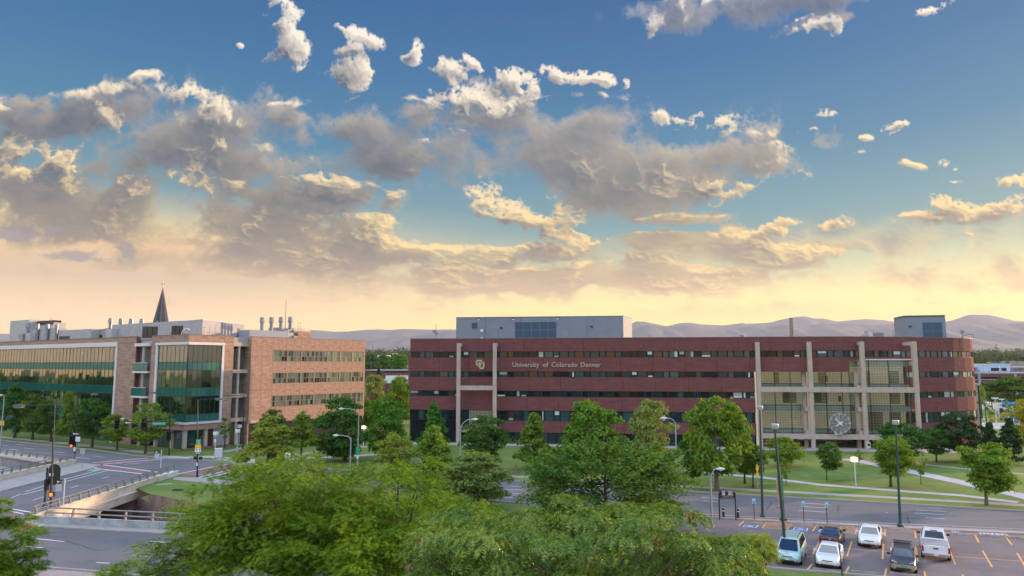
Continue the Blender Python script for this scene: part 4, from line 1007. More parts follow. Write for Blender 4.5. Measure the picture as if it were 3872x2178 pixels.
# right wing: brick panels with recessed control joints, three window bands
RX = [12.6, 15.0, 17.4, 20.5, 24.0, 27.45, 30.9, 34.2, 37.55, 40.75, 41.3]
panels('R', [12.6, 15.0, 17.4], 16.9, TOP); panels('R', RX[2:-2] + [41.3], 18.25, TOP)
for z0, z1 in ((10.3, 16.87), (3.9, 10.27)): panels('R', [12.6, 15.0, 17.4], z0, z1)
for z0, z1 in ((13.65, 15.98), (9.05, 11.55), (3.9, 6.9)): panels('R', RX[2:-2] + [40.75], z0, z1)
panels('R', [40.75, 41.3], 3.9, 18.22)
addbox(FR, 'backing_wall', DKIN, (12.62, 41.25, .31, .5, 0, 20.6))
addbox(FR, 'coping', BRFR, (12.55, 41.36, -.06, .5, TOP, TOP + .12))
addbox(FR, 'rear_wall', TANBR, (41.0, 41.3, .3, 16, 0, TOP), (12.6, 41.3, 16, 16.3, 0, TOP), (12.6, 12.9, .3, 16, 0, TOP))
addbox(FR, 'roof', ROOFM, (12.9, 41, .5, 16, 20.2, 20.4))
LABG = [glass_mat('lab_pane', (.8, .95, .88), .14, body=(.055, .085, .075)), glass_mat('lab_pane_pale', (.8, .95, .88), .16, body=(.15, .20, .17)), glass_mat('lab_pane_dark', (.8, .95, .9), .10, body=(.02, .025, .025)), glass_mat('lab_pane_green', (.8, 1, .9), .12, body=(.16, .28, .20))]
NB = 7; BW = (40.72 - 17.42) / NB
fm = MB(); H_ = 2.2
fm.box(0, .28, -.02, .2, 0, H_); fm.box(.28, BW - .003, .03, .15, 0, .09); fm.box(.28, BW - .003, .03, .15, H_ - .09, H_); fm.box(.28, BW - .003, .0, .14, H_ * .46, H_ * .46 + .09)
for k in range(1, 5): xx = .28 + (BW - .28) * k / 5; fm.box(xx - .03, xx + .03, .04, .13, .09, H_ * .46); fm.box(xx - .03, xx + .03, .04, .13, H_ * .46 + .09, H_ - .09)
wmesh = fm.mesh('window', BRFR)
pw = (BW - .28) / 5 - .06
pl = [MB().box(0, pw, 0, .02, 0, H_ * .46 - .09).mesh('pane', g) for g in LABG]; pu = [MB().box(0, pw, 0, .02, 0, H_ * .54 - .18).mesh('pane', g) for g in LABG]
rng = random.Random(3)
for z0 in (16.0, 11.52, 6.95):
    for k in range(NB):
        w = put('window', wmesh, FR, AR, (17.42 + k * BW, .03, z0))
        tone = rng.random()
        for j in range(5):
            x = .31 + (BW - .28) * j / 5
            i = rng.choices(range(4), (5, 4, .8, .5))[0]; inst('pane', pu[i], w, (x, .08, H_ * .46 + .09), (rng.uniform(-.01, .01), 0, rng.uniform(-.01, .01)))
            i = rng.choices(range(4), (4, 3, 3 if tone < .4 else .6, .6))[0]; inst('pane', pl[i], w, (x, .08, .09), (rng.uniform(-.01, .01), 0, rng.uniform(-.01, .01)))
addbox(FR, 'ground_glazing', PANES[1], (14, 41, 1.2, 1.25, 0, 3.9)); addbox(FR, 'soffit', GREYC, (12.6, 41.2, .31, 1.6, 3.9, 4.0))
addbox(FR, 'column', COLC, *[(x, x + .5, .5, 1.0, 0, 3.88) for x in (13.2, 20.2, 27.2, 34.0, 40.4)])
sg2 = thing('science_sign', 'white raised letters reading Science low on the tan brick', 'sign', (*SB, 0))
text('word', 'Science', .80, WHITE_, sg2, tuple(FR @ Vector((14.2, -.06, 4.25))), (R(90), 0, AR), ext=.03, bold=.015, width=2.3)

# corner bay: brick surround, white frame, green glass floors
VIS = [glass_mat('bay_glass', (.42, .70, .62), .20, see=.55, body=(.006, .022, .020), f90=1.0, rcol=(1.0, .95, .86)), glass_mat('bay_glass_clear', (.50, .72, .66), .10, see=.68, body=(.008, .020, .018), f90=.95, rcol=(1.0, .95, .88))]
SPN = [glass_mat('green_spandrel', (.7, 1, .92), .05, body=(.010, .105, .095), f90=.38), glass_mat('green_spandrel_pale', (.7, 1, .92), .07, body=(.035, .14, .125), f90=.38)]
FLZ = [(15.85, 18.95, 0), (14.36, 15.85, 1), (11.15, 14.36, 0), (9.6, 11.15, 1), (6.35, 9.6, 0), (5.0, 6.35, 1)]
def curtain(side, x0, x1, n, seed, zs=FLZ, y=.12, clear=0):
    rg = random.Random(seed); F, a = (FR, AR) if side == 'R' else (FL, AL); w = (x1 - x0) / n; cache = {}
    for k in range(n):
        for z0, z1, sp in zs:
            key = (round(z1 - z0, 2), sp)
            if key not in cache:
                mm = MB(); mm.box(.03, w - .03, 0, .03, .02, z1 - z0 - .02); cache[key] = [mm.mesh('pane', g) for g in ((SPN if sp else VIS))]
            me = cache[key][clear]
            put('spandrel_pane' if sp else 'vision_pane', me, F, a, (x0 + k * w, y, z0), (rg.uniform(-.008, .008), 0, rg.uniform(-.018, .018)))
    m = MB(F)
    for k in range(n + 1): m.box(x0 + k * w - .028, x0 + k * w + .028, y - .035, y + .10, zs[-1][0], zs[0][1])
    for z0, z1, sp in zs: m.box(x0, x1, y - .05, y + .09, z1 - .05, z1 + .03)
    m.build('mullion', M('mullion_teal_%d' % seed, (.018, .06, .055), .4), sb)
curtain('R', .12, 6.5, 7, 1, clear=1)
curtain('L', -9.75, -.12, 7, 2)
addbox(FR, 'corner_post', DKFR, (-.06, .06, -.02, .2, 5.0, 18.95))
panels('R', [0.02, 3.4, 7.0, 8.9], 19.55, TOP, th=.4); panels('L', [-12.2, -8.4, -4.2, -.02], 19.55, TOP, th=.4)
panels('R', [7.0, 8.9], 14.8, 19.52, th=.4); panels('R', [7.0, 8.9], 9.9, 14.77, th=.4); panels('R', [7.0, 8.9], 3.8, 9.87, th=.4)
panels('L', [-12.2, -10.45], 12.6, 19.52, th=.4); panels('L', [-12.2, -10.45], 3.6, 12.57, th=.4)
panels('R', [.02, 7.0], 3.5, 4.55, th=.4); panels('L', [-10.45, -.02], 3.5, 4.55, th=.4)
addbox(FR, 'white_frame', WMETAL, (-.1, 7.0, -.28, .35, 19.0, 19.5), (6.55, 6.98, -.12, .35, 4.98, 18.98), (-.1, 7.0, -.25, .4, 4.58, 4.96))
addbox(FL, 'white_frame', WMETAL, (-10.45, .1, -.28, .35, 19.003, 19.503), (-10.43, -9.8, -.12, .35, 4.98, 18.98), (-10.45, .1, -.25, .4, 4.583, 4.963))
addbox(FR, 'coping', BRFR, (-.06, 8.96, -.06, .5, TOP, TOP + .12)); addbox(FL, 'coping', BRFR, (-12.26, 0, -.065, .5, TOP + .003, TOP + .123))
m = MB(); m.prism([tuple((FL @ Vector((-12.2, .4, 0)))[:2]), tuple((FR @ Vector((.2, .45, 0)))[:2]), tuple((FR @ Vector((8.9, .4, 0)))[:2]), tuple((FR @ Vector((8.9, 12, 0)))[:2])], 20.3, 20.5); m.build('roof', ROOFM, sb)
# rooms behind the bay glass
FLOORG = M('room_floor', (.12, .12, .11), .8); ROOMW = M('room_wall', (.17, .115, .06), .85, var=.4, scale=.25, emit=((.45, .26, .10), .035))  # room walls given a faint warm glow of their own
fl = MB()
q = [tuple((FL @ Vector((-10, .35, 0)))[:2]), tuple((FR @ Vector((.3, .45, 0)))[:2]), tuple((FR @ Vector((6.6, .35, 0)))[:2]), tuple((FR @ Vector((6.6, 9, 0)))[:2])]
for z in (4.9, 9.9, 14.6, 19.0): fl.prism(q, z, z + .7 if z < 19 else z + .2)
fl.build('floor_slab', FLOORG, sb)
addbox(FR, 'room_wall', ROOMW, (.9, 6.6, 6.2, 6.4, 4.9, 19.0)); addbox(FL, 'room_wall', ROOMW, (-9.9, -6.6, 4.6, 4.8, 4.9, 19.0))
addbox(FR, 'room_column', LGREY, (3.9, 4.3, 1.2, 1.6, 4.9, 19)); addbox(FL, 'room_column', LGREY, (-7.6, -7.2, 1.2, 1.6, 4.9, 19), (-3.2, -2.8, 1.4, 1.8, 4.9, 19))
for k, (s, y, z) in enumerate(((2.0, 2.4, 8.7), (5.2, 2.2, 8.6), (2.6, 2.4, 13.3), (5.0, 2.6, 13.3), (2.4, 2.4, 17.9))):
    m = mbR(); m.lathe([(.03, z + .5), (.04, z + .2), (.22, z), (.2, z - .02)], (s, y, 0), 8); m.build('pendant_lamp', WHITE_, sb)
# base of the bay
addbox(FR, 'base_column', COLC, (.15, .75, .25, .85, 0, 3.48), (4.1, 4.7, .4, 1.0, 0, 3.48), (8.3, 8.9, .4, 1.0, 0, 3.78)); addbox(FL, 'base_column', COLC, (-5.2, -4.6, .4, 1.0, 0, 3.48), (-10.4, -9.8, .4, 1.0, 0, 3.48))
for side, F, xs in (('R', FR, [.8, 2.45, 4.1]), ('L', FL, [-9.7, -8.1, -6.5, -5.2, -4.6, -3.0, -1.5, -.1])):
    for a, b in zip(xs, xs[1:]):
        for z0, z1 in ((.1, 1.3), (1.34, 2.6), (2.64, 3.4)):
            m = MB(F); m.box(a + .05, b - .05, .9, .93, z0, z1); m.build('base_pane', rng.choice((SPN[0], VIS[0], PANES[2])), sb)
addbox(FR, 'base_frame', DKFR, (.8, 4.1, .93, 1.1, 0, 3.48)); addbox(FL, 'base_frame', DKFR, (-10, -.05, .94, 1.1, 0, 3.48))
addbox(FR, 'grey_base_panel', LGREY, (5.9, 8.28, .5, .8, .3, 3.48)); addbox(FR, 'base_pane', PANES[3], (4.75, 5.85, .85, .9, .2, 3.4))
addbox(FR, 'stone_plinth', SOIL, (-.3, 9, -.9, .2, 0, .35))

# recess between bay and right wing
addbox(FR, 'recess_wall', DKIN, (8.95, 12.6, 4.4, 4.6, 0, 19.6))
for z in (0, 4.95, 9.55, 14.25):
    for k in range(3): m = MB(); m.box(.02, .98, 0, .06, .03, 1.38); me = m.mesh('grey_panel', GPANEL)
    for i in range(2):
        for j in range(3): put('grey_panel', me, FR, AR, (10.6 + i * 1.0, 2.6, z + .1 + j * 1.42))
    m = MB(FR); m.box(8.95, 10.55, 2.7, 2.74, z + .2, z + 3.6)
    m.build('recess_window', M('amber_window', (.16, .10, .03), .25, emit=((.8, .45, .10), .10)) if z in (14.25, 0) else PANES[0], sb)
    m = MB(FR)
    for k in range(4): m.box(8.98 + k * .52, 9.03 + k * .52, 2.62, 2.7, z + .2, z + 3.6)
    for k in range(3): m.box(8.98, 10.55, 2.62, 2.7, z + 1.2 + k * .8, z + 1.25 + k * .8)
    m.build('window_bars', BRFR, sb)
    addbox(FR, 'window_head', CREAM, (8.97, 10.55, 2.6, 2.75, z + 3.6, z + 4.45))
addbox(FR, 'floor_beam', COLC, (8.92, 12.58, .9, 2.5, 18.9, 19.7), (8.92, 12.58, .9, 2.5, 13.7, 14.4), (8.92, 12.58, .9, 2.5, 9.0, 9.7), (8.92, 12.58, .9, 2.5, 4.4, 5.1))
m = mbR()
for z0, z1 in ((0, 4.38), (5.12, 8.98), (9.72, 13.68), (14.42, 18.88)): m.lathe([(.28, z0), (.28, z1)], (10.75, 1.3, 0), 10)
m.build('recess_column', COLC, sb)
addbox(FR, 'link_roof', LGREY, (8.9, 12.6, 1.2, 6, 19.72, 20.6))
# recess with balconies between bay and long wing
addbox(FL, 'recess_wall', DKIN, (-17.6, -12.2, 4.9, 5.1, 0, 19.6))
for i in range(4):
    for j in range(9):
        if 'gl' not in globals(): m = MB(); m.box(.02, 1.26, 0, .06, .02, 2.05); gl = m.mesh('grey_panel', GPANEL)
        put('grey_panel', gl, FL, AL, (-17.45 + i * 1.3, .75, .3 + j * 2.1))
addbox(FL, 'floor_beam', WMETAL, (-17.55, -12.25, -.4, .74, 18.9, 19.5), (-17.55, -12.25, -.55, .74, 13.75, 14.1), (-17.55, -12.25, -.55, .74, 9.0, 9.35), (-17.55, -12.25, -.55, .74, 4.4, 4.75))
for z in (14.1, 9.35):
    for k in range(4): m = MB(FL); m.box(-17.5 + k * 1.3, -16.25 + k * 1.3, -.55, -.52, z + .05, z + 1.55); m.build('balcony_pane', SPN[1], sb)
    addbox(FL, 'handrail', WMETAL, (-17.55, -12.25, -.58, -.49, z + 1.58, z + 1.66))
m = mbL(); m.lathe([(.3, 0), (.3, 18.85)], (-14.9, .15, 0), 10); m.build('recess_column', COLC, sb)
addbox(FL, 'link_roof', LGREY, (-17.6, -12.2, .8, 6, 19.52, 20.5))
# long glazed wing
panels('L', [-24.3, -21, -17.6], 19.6, TOP); panels('L', [-24.3, -17.6], 15.3, 19.57); panels('L', [-24.3, -17.6], 10.1, 15.27); panels('L', [-24.3, -17.6], 0, 10.07)
addbox(FL, 'brick_return', MAROON, (-17.62, -17.45, .02, .75, 0, TOP))
panels('L', [-24.3 - 5.05 * k for k in range(15)][::-1], 19.95, TOP)
curtain('L', -96, -25.0, 47, 5, y=.3)
addbox(FL, 'white_frame', WMETAL, (-96, -24.32, -.25, .4, 19.0, 19.9), (-24.95, -24.32, -.15, .4, .0, 18.98))
addbox(FL, 'coping', BRFR, (-96, -17.55, -.06, .5, TOP, TOP + .12))
m = MB(FL)
for z in (4.9, 9.9, 14.6, 19.0): m.box(-96, -25, .5, 9, z, z + .7 if z < 19 else 19.2)
m.build('floor_slab', FLOORG, sb)
addbox(FL, 'room_wall', M('room_wall_dark', (.035, .05, .045), .9, var=.4, scale=.2), (-96, -25, 8.5, 8.7, 0, 19)); addbox(FL, 'base_wall', PANES[2], (-96, -25, .4, .5, 0, 4.9))
m = mbL()
for k in range(12): m.box(-94 + k * 6, -93.6 + k * 6, 1.5, 1.9, 4.9, 19)
m.build('room_column', GREYC, sb)
for s, y, z in ((-58, 3, 8.6), (-55.5, 3, 8.6), (-52.5, 3, 8.6), (-60.5, 3, 8.65), (-29.5, 2.5, 8.5), (-27, 2.5, 8.2), (-48, 3, 17.9), (-45, 3, 17.8)):
    m = mbL(); m.lathe([(.05, z + .3), (.24, z + .16), (.24, z - .1), (.05, z - .2)], (s, y, 0), 8); m.build('lit_pendant', WARML, sb)
for s in (-70, -66, -62, -57.5): addbox(FL, 'hung_panel', LGREY, (s, s + .5, 1.4, 1.45, 10.6, 12.9))
addbox(FL, 'rear_wall', TANBR, (-96, -12, 20, 20.3, 0, TOP), (-96, -95.7, .5, 20, 0, TOP)); addbox(FL, 'roof', ROOFM, (-95.7, -12, .5, 20, 20.2, 20.4))
# roof plant: boxes, louvres and exhaust stacks, each set back from the parapet
def offl(F, ang, back):   # a facade-parallel plane set back from the parapet
    o = F @ Vector((0, back, 0)); return ((SB[0] + o.x, SB[1] + o.y), math.degrees(ang))
def rbox(name, mat, F, ang, back, depth, u0, v0, u1, v1, zb=None):
    O, a = offl(F, ang, back); x0, za = onplane(u0, v0, O, a); x1, _ = onplane(u1, v0, O, a); zz = onplane((u0 + u1) / 2, v1, O, a)[1] if zb is None else zb
    return addbox(F, name, mat, (min(x0, x1), max(x0, x1), back, back + depth, zz, za)), (min(x0, x1), max(x0, x1), zz, za)
def Z1(x, y): return (x / 2.635, 1050 + y / 2.635)
def Z2(x, y): return (900 + x / 3.623, 1050 + y / 3.623)
def rb(name, mat, f, back, depth, x0, y0, x1, side='L', zb=20.3, y1=None):
    F, a = (FL, AL) if side == 'L' else (FR, AR)
    u0, v0 = f(x0, y0); u1, _ = f(x1, y0)
    return rbox(name, mat, F, a, back, depth, u0, v0, u1, f(0, y1)[1] if y1 else 0, None if y1 else zb)
RIB = M('roof_ribbed_grey', (.43, .425, .43), .55, var=.07, scale=.8)
rb('plant_box', RIB, Z1, 11, 6, 105, 432, 290); rb('plant_box', LGREY, Z1, 9, 3, 300, 520, 545); rb('plant_box', LGREY, Z1, 8, 6, 585, 527, 910); rb('plant_box', LGREY, Z1, 10, 6, 910, 517, 1060)
rb('plant_box', RIB, Z1, 13, 3, 290, 462, 535); rb('plant_louvre', BLACK, Z1, 12.9, 2, 298, 440, 530, y1=470)
rb('plant_louvre', BLACK, Z1, 8.9, 1.5, 545, 528, 586); rb('plant_box', RIB, Z1, 7, 3, 225, 555, 300); rb('plant_box', RIB, Z1, 6, 3, 1055, 512, 1115)
rb('plant_louvre', BLACK, Z1, 7.9, .5, 588, 585, 690, y1=615); rb('plant_louvre', BLACK, Z1, 9.9, .5, 912, 575, 1015, y1=600)
rb('plant_box', LGREY, Z1, 7.5, 8, 1120, 470, 1830)
for a, b, c, d in ((1420, 488, 1468, 600), (1472, 488, 1520, 600), (1524, 488, 1568, 600), (1710, 480, 1747, 575), (1752, 480, 1787, 575), (1792, 480, 1826, 575)): rb('plant_louvre', BLACK, Z1, 7.4, .3, a, b, c, y1=d)
# big box over the bay, its corner turned to the street
cb = w3 = at(2020 / 2.635, 1050 + 418 / 2.635, 133.5)
zt = cb[2]
bp = MB(); cl_ = at(1830 / 2.635, 1050 + 420 / 2.635, 139.0); cr_ = at(2435 / 2.635, 1050 + 440 / 2.635, 150.0); bk_ = (cl_[0] + cr_[0] - cb[0], cl_[1] + cr_[1] - cb[1])
Q = [(p[0] - SB[0], p[1] - SB[1]) for p in (cb, cr_, bk_, cl_)]
bp.prism(Q, 19.5, zt); bp.build('plant_box', LGREY, sb)
bp = MB(); cxx = sum(p[0] for p in Q) / 4; cyy = sum(p[1] for p in Q) / 4; bp.prism([(cxx + (x - cxx) * 1.01, cyy + (y - cyy) * 1.01) for x, y in Q], zt, zt + .14); bp.build('plant_coping', WMETAL, sb)
d_ = Vector((Q[1][0] - Q[0][0], Q[1][1] - Q[0][1])); L_ = d_.length; d_ /= L_; n_ = Vector((d_.y, -d_.x))
m = MB(); p0 = Vector(Q[0]) + d_ * L_ * .82 + n_ * .04; p1 = Vector(Q[0]) + d_ * L_ * .90 + n_ * .04; m.prism([tuple(p0), tuple(p1), tuple(p1 - n_ * .03), tuple(p0 - n_ * .03)], zt - 3.4, zt - 1.0); m.build('plant_door', GPANEL, sb)
def stack(F, ang, back, u, vt, vb):
    O, a = offl(F, ang, back); x, zt_ = onplane(u, vt, O, a); zb_ = 20.3
    s = (zt_ - zb_); m = MB(F); r = .50
    m.lathe([(r * .80, zb_), (r * .80, zb_ + s * .35), (r * .72, zt_ - 1.35), (r * .72, zt_ - 1.2), (r * 1.12, zt_ - 1.15), (r * .86, zt_), (r * .70, zt_)], (x, back + .6, 0), 14)
    return m.build('exhaust_stack', STACKM, sb, smooth=False)
for x, y in ((255, 455), (352, 457), (450, 459), (542, 463)): stack(FL, AL, 8, *Z1(x, y), 0)
for x, y in ((1078, 402), (1181, 405), (1283, 407), (1388, 409)): stack(FL, AL, 8.2, *Z1(x, y), 0)
rb('plant_box', M('blue_grey_box', (.27, .31, .37), .5), Z2, 3.0, 4, 163, 712, 690, 'R'); rb('plant_box', RIB, Z2, 3.05, 5, 690, 708, 765, 'R'); rb('plant_box', TANBR, Z2, 5, 6, 830, 735, 1003, 'R'); rb('plant_box', CREAM, Z2, 6, 5, 760, 688, 998, 'R', y1=735); rb('plant_box', LGREY, Z2, 7, 3, 525, 682, 770, 'R')
for x, y in ((357, 541), (485, 540), (615, 537), (742, 535)): stack(FR, AR, 5, *Z2(x, y), 0)
for y0, y1 in ((715, 755), (790, 830)):
    O, a = offl(FR, AR, 2.6); xa, za = onplane(*Z2(765, y0), O, a); xb, zb2 = onplane(*Z2(828, y1), O, a)
    m = MB(FR); m.add([(xa, 2.6, za), (xb, 2.6, (za + zb2) / 2 + .1), (xb, 2.6, (za + zb2) / 2 - .1), (xa, 2.6, zb2), (xa, 4.2, za), (xb, 4.2, (za + zb2) / 2 + .1), (xb, 4.2, (za + zb2) / 2 - .1), (xa, 4.2, zb2)], [(0, 1, 2, 3), (7, 6, 5, 4), (0, 4, 5, 1), (1, 5, 6, 2), (2, 6, 7, 3), (3, 7, 4, 0)]); m.build('intake_hood', STACKM, sb)
for f, x, y in ((Z1, 205, 570), (Z1, 1030, 520)):
    O, a = offl(FL, AL, 6.5); xa, za = onplane(*f(x - 25, y), O, a); xb, _ = onplane(*f(x + 25, y), O, a)
    m = MB(FL); m.add([(xa, 6.5, za), (xb, 6.5, za + .3), (xb, 6.5, za - 2.0), (xa + .2, 6.5, za - .5), (xa, 8, za), (xb, 8, za + .3), (xb, 8, za - 2.0), (xa + .2, 8, za - .5)], [(0, 1, 2, 3), (7, 6, 5, 4), (0, 4, 5, 1), (1, 5, 6, 2), (2, 6, 7, 3), (3, 7, 4, 0)]); m.build('intake_hood', STACKM, sb)
# ladder cages, mast, rooftop rail with instruments
def cage(F, ang, back, u, vt, vb):
    O, a = offl(F, ang, back); x, zt_ = onplane(u, vt, O, a); zb_ = onplane(u, vb, O, a)[1]; m = MB(F)
    for dx in (-.35, .35): m.tube([(x + dx, back, zb_), (x + dx, back, zt_ - .3), (x + dx * .6, back, zt_), (x, back, zt_ + .06)], .035, 5)
    for k in range(int((zt_ - zb_) / .5)): m.tube([(x - .35, back, zb_ + k * .5), (x + .35, back, zb_ + k * .5)], .025, 5)
    m.build('ladder_cage', STACKM, sb)
cage(FR, AR, 4.5, *Z2(844, 618), Z2(0, 830)[1]); cage(FL, AL, 12.5, *Z1(512, 400), Z1(0, 435)[1])
O, a = offl(FR, AR, 6); x, z = onplane(*Z2(660, 312), O, a); m = MB(FR); m.tube([(x, 6, 20.3), (x, 6, z)], [.09, .05], 6); m.lathe([(.02, z), (.12, z + .1), (.02, z + .2)], (x, 6, 0), 6); m.build('lightning_mast', STACKM, sb)
m = mbR()
for k in range(6): m.tube([(3.0 + k * .9, .8, TOP), (3.0 + k * .9, .8, TOP + .65)], .03, 5); 
m.tube([(3.0, .8, TOP + .65), (7.5, .8, TOP + .65)], .03, 5)
for k in range(4): m.tube([(3.3 + k * 1.1, 1.0, TOP), (3.3 + k * 1.1, 1.0, TOP + 1.5)], .025, 5); m.box(3.2 + k * 1.1, 3.4 + k * 1.1, .95, 1.05, TOP + 1.4, TOP + 1.55)
m.build('roof_instruments', STACKM, sb)
m = mbR(); m.tube([(-1.0, .8, TOP), (-.9, .7, TOP + .7), (-.4, .6, TOP + 1.2), (0.1, .5, TOP + 1.1)], .05, 6); m.lathe([(.05, TOP + 1.15), (.22, TOP + .95), (.05, TOP + .75)], (.15, .5, 0), 8); m.build('roof_camera', WHITE_, sb)
# ---------------------------------------------------------------- trees and planting
LEAF = {'mid': leaf_mat('leaf_mid', (.095, .235, .018), (.185, .320, .032), trans=.38), 'lime': leaf_mat('leaf_lime', (.20, .30, .030), (.33, .39, .055), trans=.38), 'dark': leaf_mat('leaf_dark', (.048, .140, .018), (.105, .215, .028), trans=.35),
        'ever': leaf_mat('leaf_evergreen', (.020, .062, .022), (.038, .090, .030), trans=.2), 'grey': leaf_mat('leaf_greygreen', (.15, .250, .055), (.24, .32, .085), trans=.38), 'blue': leaf_mat('leaf_bluegreen', (.050, .160, .026), (.145, .270, .045), trans=.35),
        'locust': leaf_mat('leaf_locust', (.034, .118, .006), (.23, .34, .014), scale=.42, trans=.2), 'silver': leaf_mat('leaf_silver', (.050, .140, .006), (.25, .33, .040), scale=.8, rough=.35, gloss=.03, trans=.25), 'yell': leaf_mat('leaf_yellow', (.26, .34, .025), (.36, .38, .04))}
def leaf_mesh(name, pos, nrm, size, mat, rng, aspect=.62, droop=None):
    """many leaf sprays: a folded pair of triangles each"""
    n = len(pos)
    nrm = nrm / np.maximum(np.linalg.norm(nrm, axis=1, keepdims=True), 1e-6)
    r = rng.normal(size=(n, 3)); t = r - (r * nrm).sum(1, keepdims=True) * nrm
    if droop is not None: t = t * .5 + droop; t = t - (t * nrm).sum(1, keepdims=True) * nrm * .6
    t /= np.maximum(np.linalg.norm(t, axis=1, keepdims=True), 1e-6); b = np.cross(nrm, t)
    s = size[:, None]
    P = np.empty((n, 4, 3), np.float32)
    P[:, 0] = pos - t * s * .55; P[:, 1] = pos + b * s * aspect * .5 + nrm * s * .10; P[:, 2] = pos + t * s * .55 - nrm * s * .12; P[:, 3] = pos - b * s * aspect * .5 + nrm * s * .08
    me = bpy.data.meshes.new(name)
    me.vertices.add(n * 4); me.vertices.foreach_set('co', P.ravel())
    me.loops.add(n * 4); me.loops.foreach_set('vertex_index', np.arange(n * 4, dtype=np.int32))
    me.polygons.add(n); me.polygons.foreach_set('loop_start', np.arange(0, n * 4, 4, dtype=np.int32)); me.polygons.foreach_set('loop_total', np.full(n, 4, np.int32))
    me.materials.append(mat); me.update(calc_edges=True); me.validate()
    return me
def shape_r(kind, h):
    """crown radius at height h in -1..1"""
    if kind == 'pyr': return np.clip((1 - h) / 2, 0, 1) ** .72 * np.clip((h + 1.12) / .45, 0, 1) ** .6
    if kind == 'cone': return np.clip((1 - h) / 2, 0, 1) ** .95 * np.clip((h + 1.05) / .2, 0, 1)
    if kind == 'oval': return np.sqrt(np.clip(1 - h * h, 0, 1)) * (1 - .12 * h)
    if kind == 'vase': return np.sqrt(np.clip(1 - h * h, 0, 1)) * np.clip(.72 + .30 * h, 0, 1.1)
    return np.sqrt(np.clip(1 - h * h, 0, 1))
def crown(kind, seed, nclump, nleaf, lsize, mat, aspect=.62, cr=(.20, .36), hollow=.42, shoots=0, up=.35):
    rng = np.random.default_rng(seed)
    h = rng.uniform(-1, 1, nclump) ; th = rng.uniform(0, 2 * np.pi, nclump)
    lump = 1 + .24 * np.sin(3 * th + rng.uniform(0, 6)) * np.cos(2.5 * h + rng.uniform(0, 6)) + .13 * np.sin(5 * th + 4 * h + rng.uniform(0, 6))
    rad = shape_r(kind, h * .94) * np.sqrt(rng.uniform(hollow ** 2, 1, nclump)) * .88 * lump
    C = np.stack([rad * np.cos(th), rad * np.sin(th), h * .90], 1)
    R_ = rng.uniform(*cr, nclump) * (.72 if kind in ('pyr', 'cone') else 1) * np.where(h > .6, .8, 1)
    k = rng.choice(nclump, nleaf, p=R_ ** 2 / (R_ ** 2).sum())
    d = rng.normal(size=(nleaf, 3)); d /= np.linalg.norm(d, axis=1, keepdims=True)
    d[:, 2] = np.where(d[:, 2] < -.2, -d[:, 2] * .6, d[:, 2])          # sprays sit on the upper side of each limb
    d *= (rng.uniform(.15, 1, nleaf) ** .45)[:, None]
    jag = rng.normal(0, .03, (nleaf, 3))
    p = C[k] + d * R_[k][:, None] * np.array([1.05, 1.05, .72]) + jag
    nr = d * .9 + np.array([0, 0, up]) + rng.normal(0, .55, (nleaf, 3)) + C[k] * .35
    if shoots:
        ns = nleaf // 6; th = rng.uniform(0, 2 * np.pi, shoots); rr = np.sqrt(rng.uniform(0, .8, shoots)); hh = np.sqrt(np.clip(1 - rr ** 2, 0, 1)) * .86
        j = rng.integers(0, shoots, ns); f = rng.uniform(0, 1, ns)
        base = np.stack([rr * np.cos(th), rr * np.sin(th), hh], 1)[j]; dirn = base * np.array([.35, .35, .0]) + np.array([0, 0, .24])
        q = base + dirn * f[:, None] + rng.normal(0, 1, (ns, 3)) * (.022 * (1.2 - f))[:, None]
        p = np.concatenate([p, q]); nr = np.concatenate([nr, rng.normal(0, 1, (ns, 3)) + np.array([0, 0, .4])])
    sz = lsize * rng.uniform(.65, 1.35, len(p))
    return leaf_mesh('crown', p, nr, sz, mat, rng, aspect)
CR = {}
def crown_of(kind, mat, v, dens=1.0):
    key = (kind, mat, v, dens)
    if key not in CR:
        sd = hash_(key); n = int(6800 * dens)
        if kind == 'cone': CR[key] = crown('cone', sd, 110, n, .085, LEAF[mat], cr=(.14, .24), hollow=.3, up=.1)
        elif kind == 'sap': CR[key] = crown('oval', sd, 26, int(900 * dens), .15, LEAF[mat], cr=(.18, .34), hollow=.1)
        else: CR[key] = crown(kind, sd, 74, n, .098, LEAF[mat], hollow=.38)
    return CR[key]
def hash_(k):
    h = 7
    for c in str(k): h = (h * 131 + ord(c)) % 1000003
    return h
def trunk_mesh(H, crown_z, rx, r0, seed, mat, limbs=6, multi=False):
    rg = random.Random(seed); m = MB()
    top = H * .80; lean = (rg.uniform(-.03, .03) * H, rg.uniform(-.03, .03) * H)
    pts = []; rs = []
    for k in range(7):
        t = k / 6; pts.append((lean[0] * t * t + rg.uniform(-.02, .02) * r0 * 4, lean[1] * t * t, top * t)); rs.append(r0 * (1.35 if k == 0 else 1.0) * (1 - .82 * t))
    m.tube(pts, rs, 7)
    for k in range(limbs):
        a = 2 * math.pi * (k + rg.uniform(-.3, .3)) / limbs; z0 = crown_z * (.75 if multi else .92) + (top - crown_z) * .65 * (k / limbs); t = z0 / top
        p0 = (lean[0] * t * t, lean[1] * t * t, z0); L = rx * rg.uniform(.55, .85); up = (H - z0) * rg.uniform(.28, .5)
        p1 = (p0[0] + math.cos(a) * L * .45, p0[1] + math.sin(a) * L * .45, z0 + up * .55); p2 = (p0[0] + math.cos(a) * L, p0[1] + math.sin(a) * L, z0 + up)
        rr = r0 * (1 - .75 * t) * .55; m.tube([p0, p1, p2], [rr, rr * .65, rr * .22], 5)
    return m.mesh('trunk', mat)
NT_ = [0]
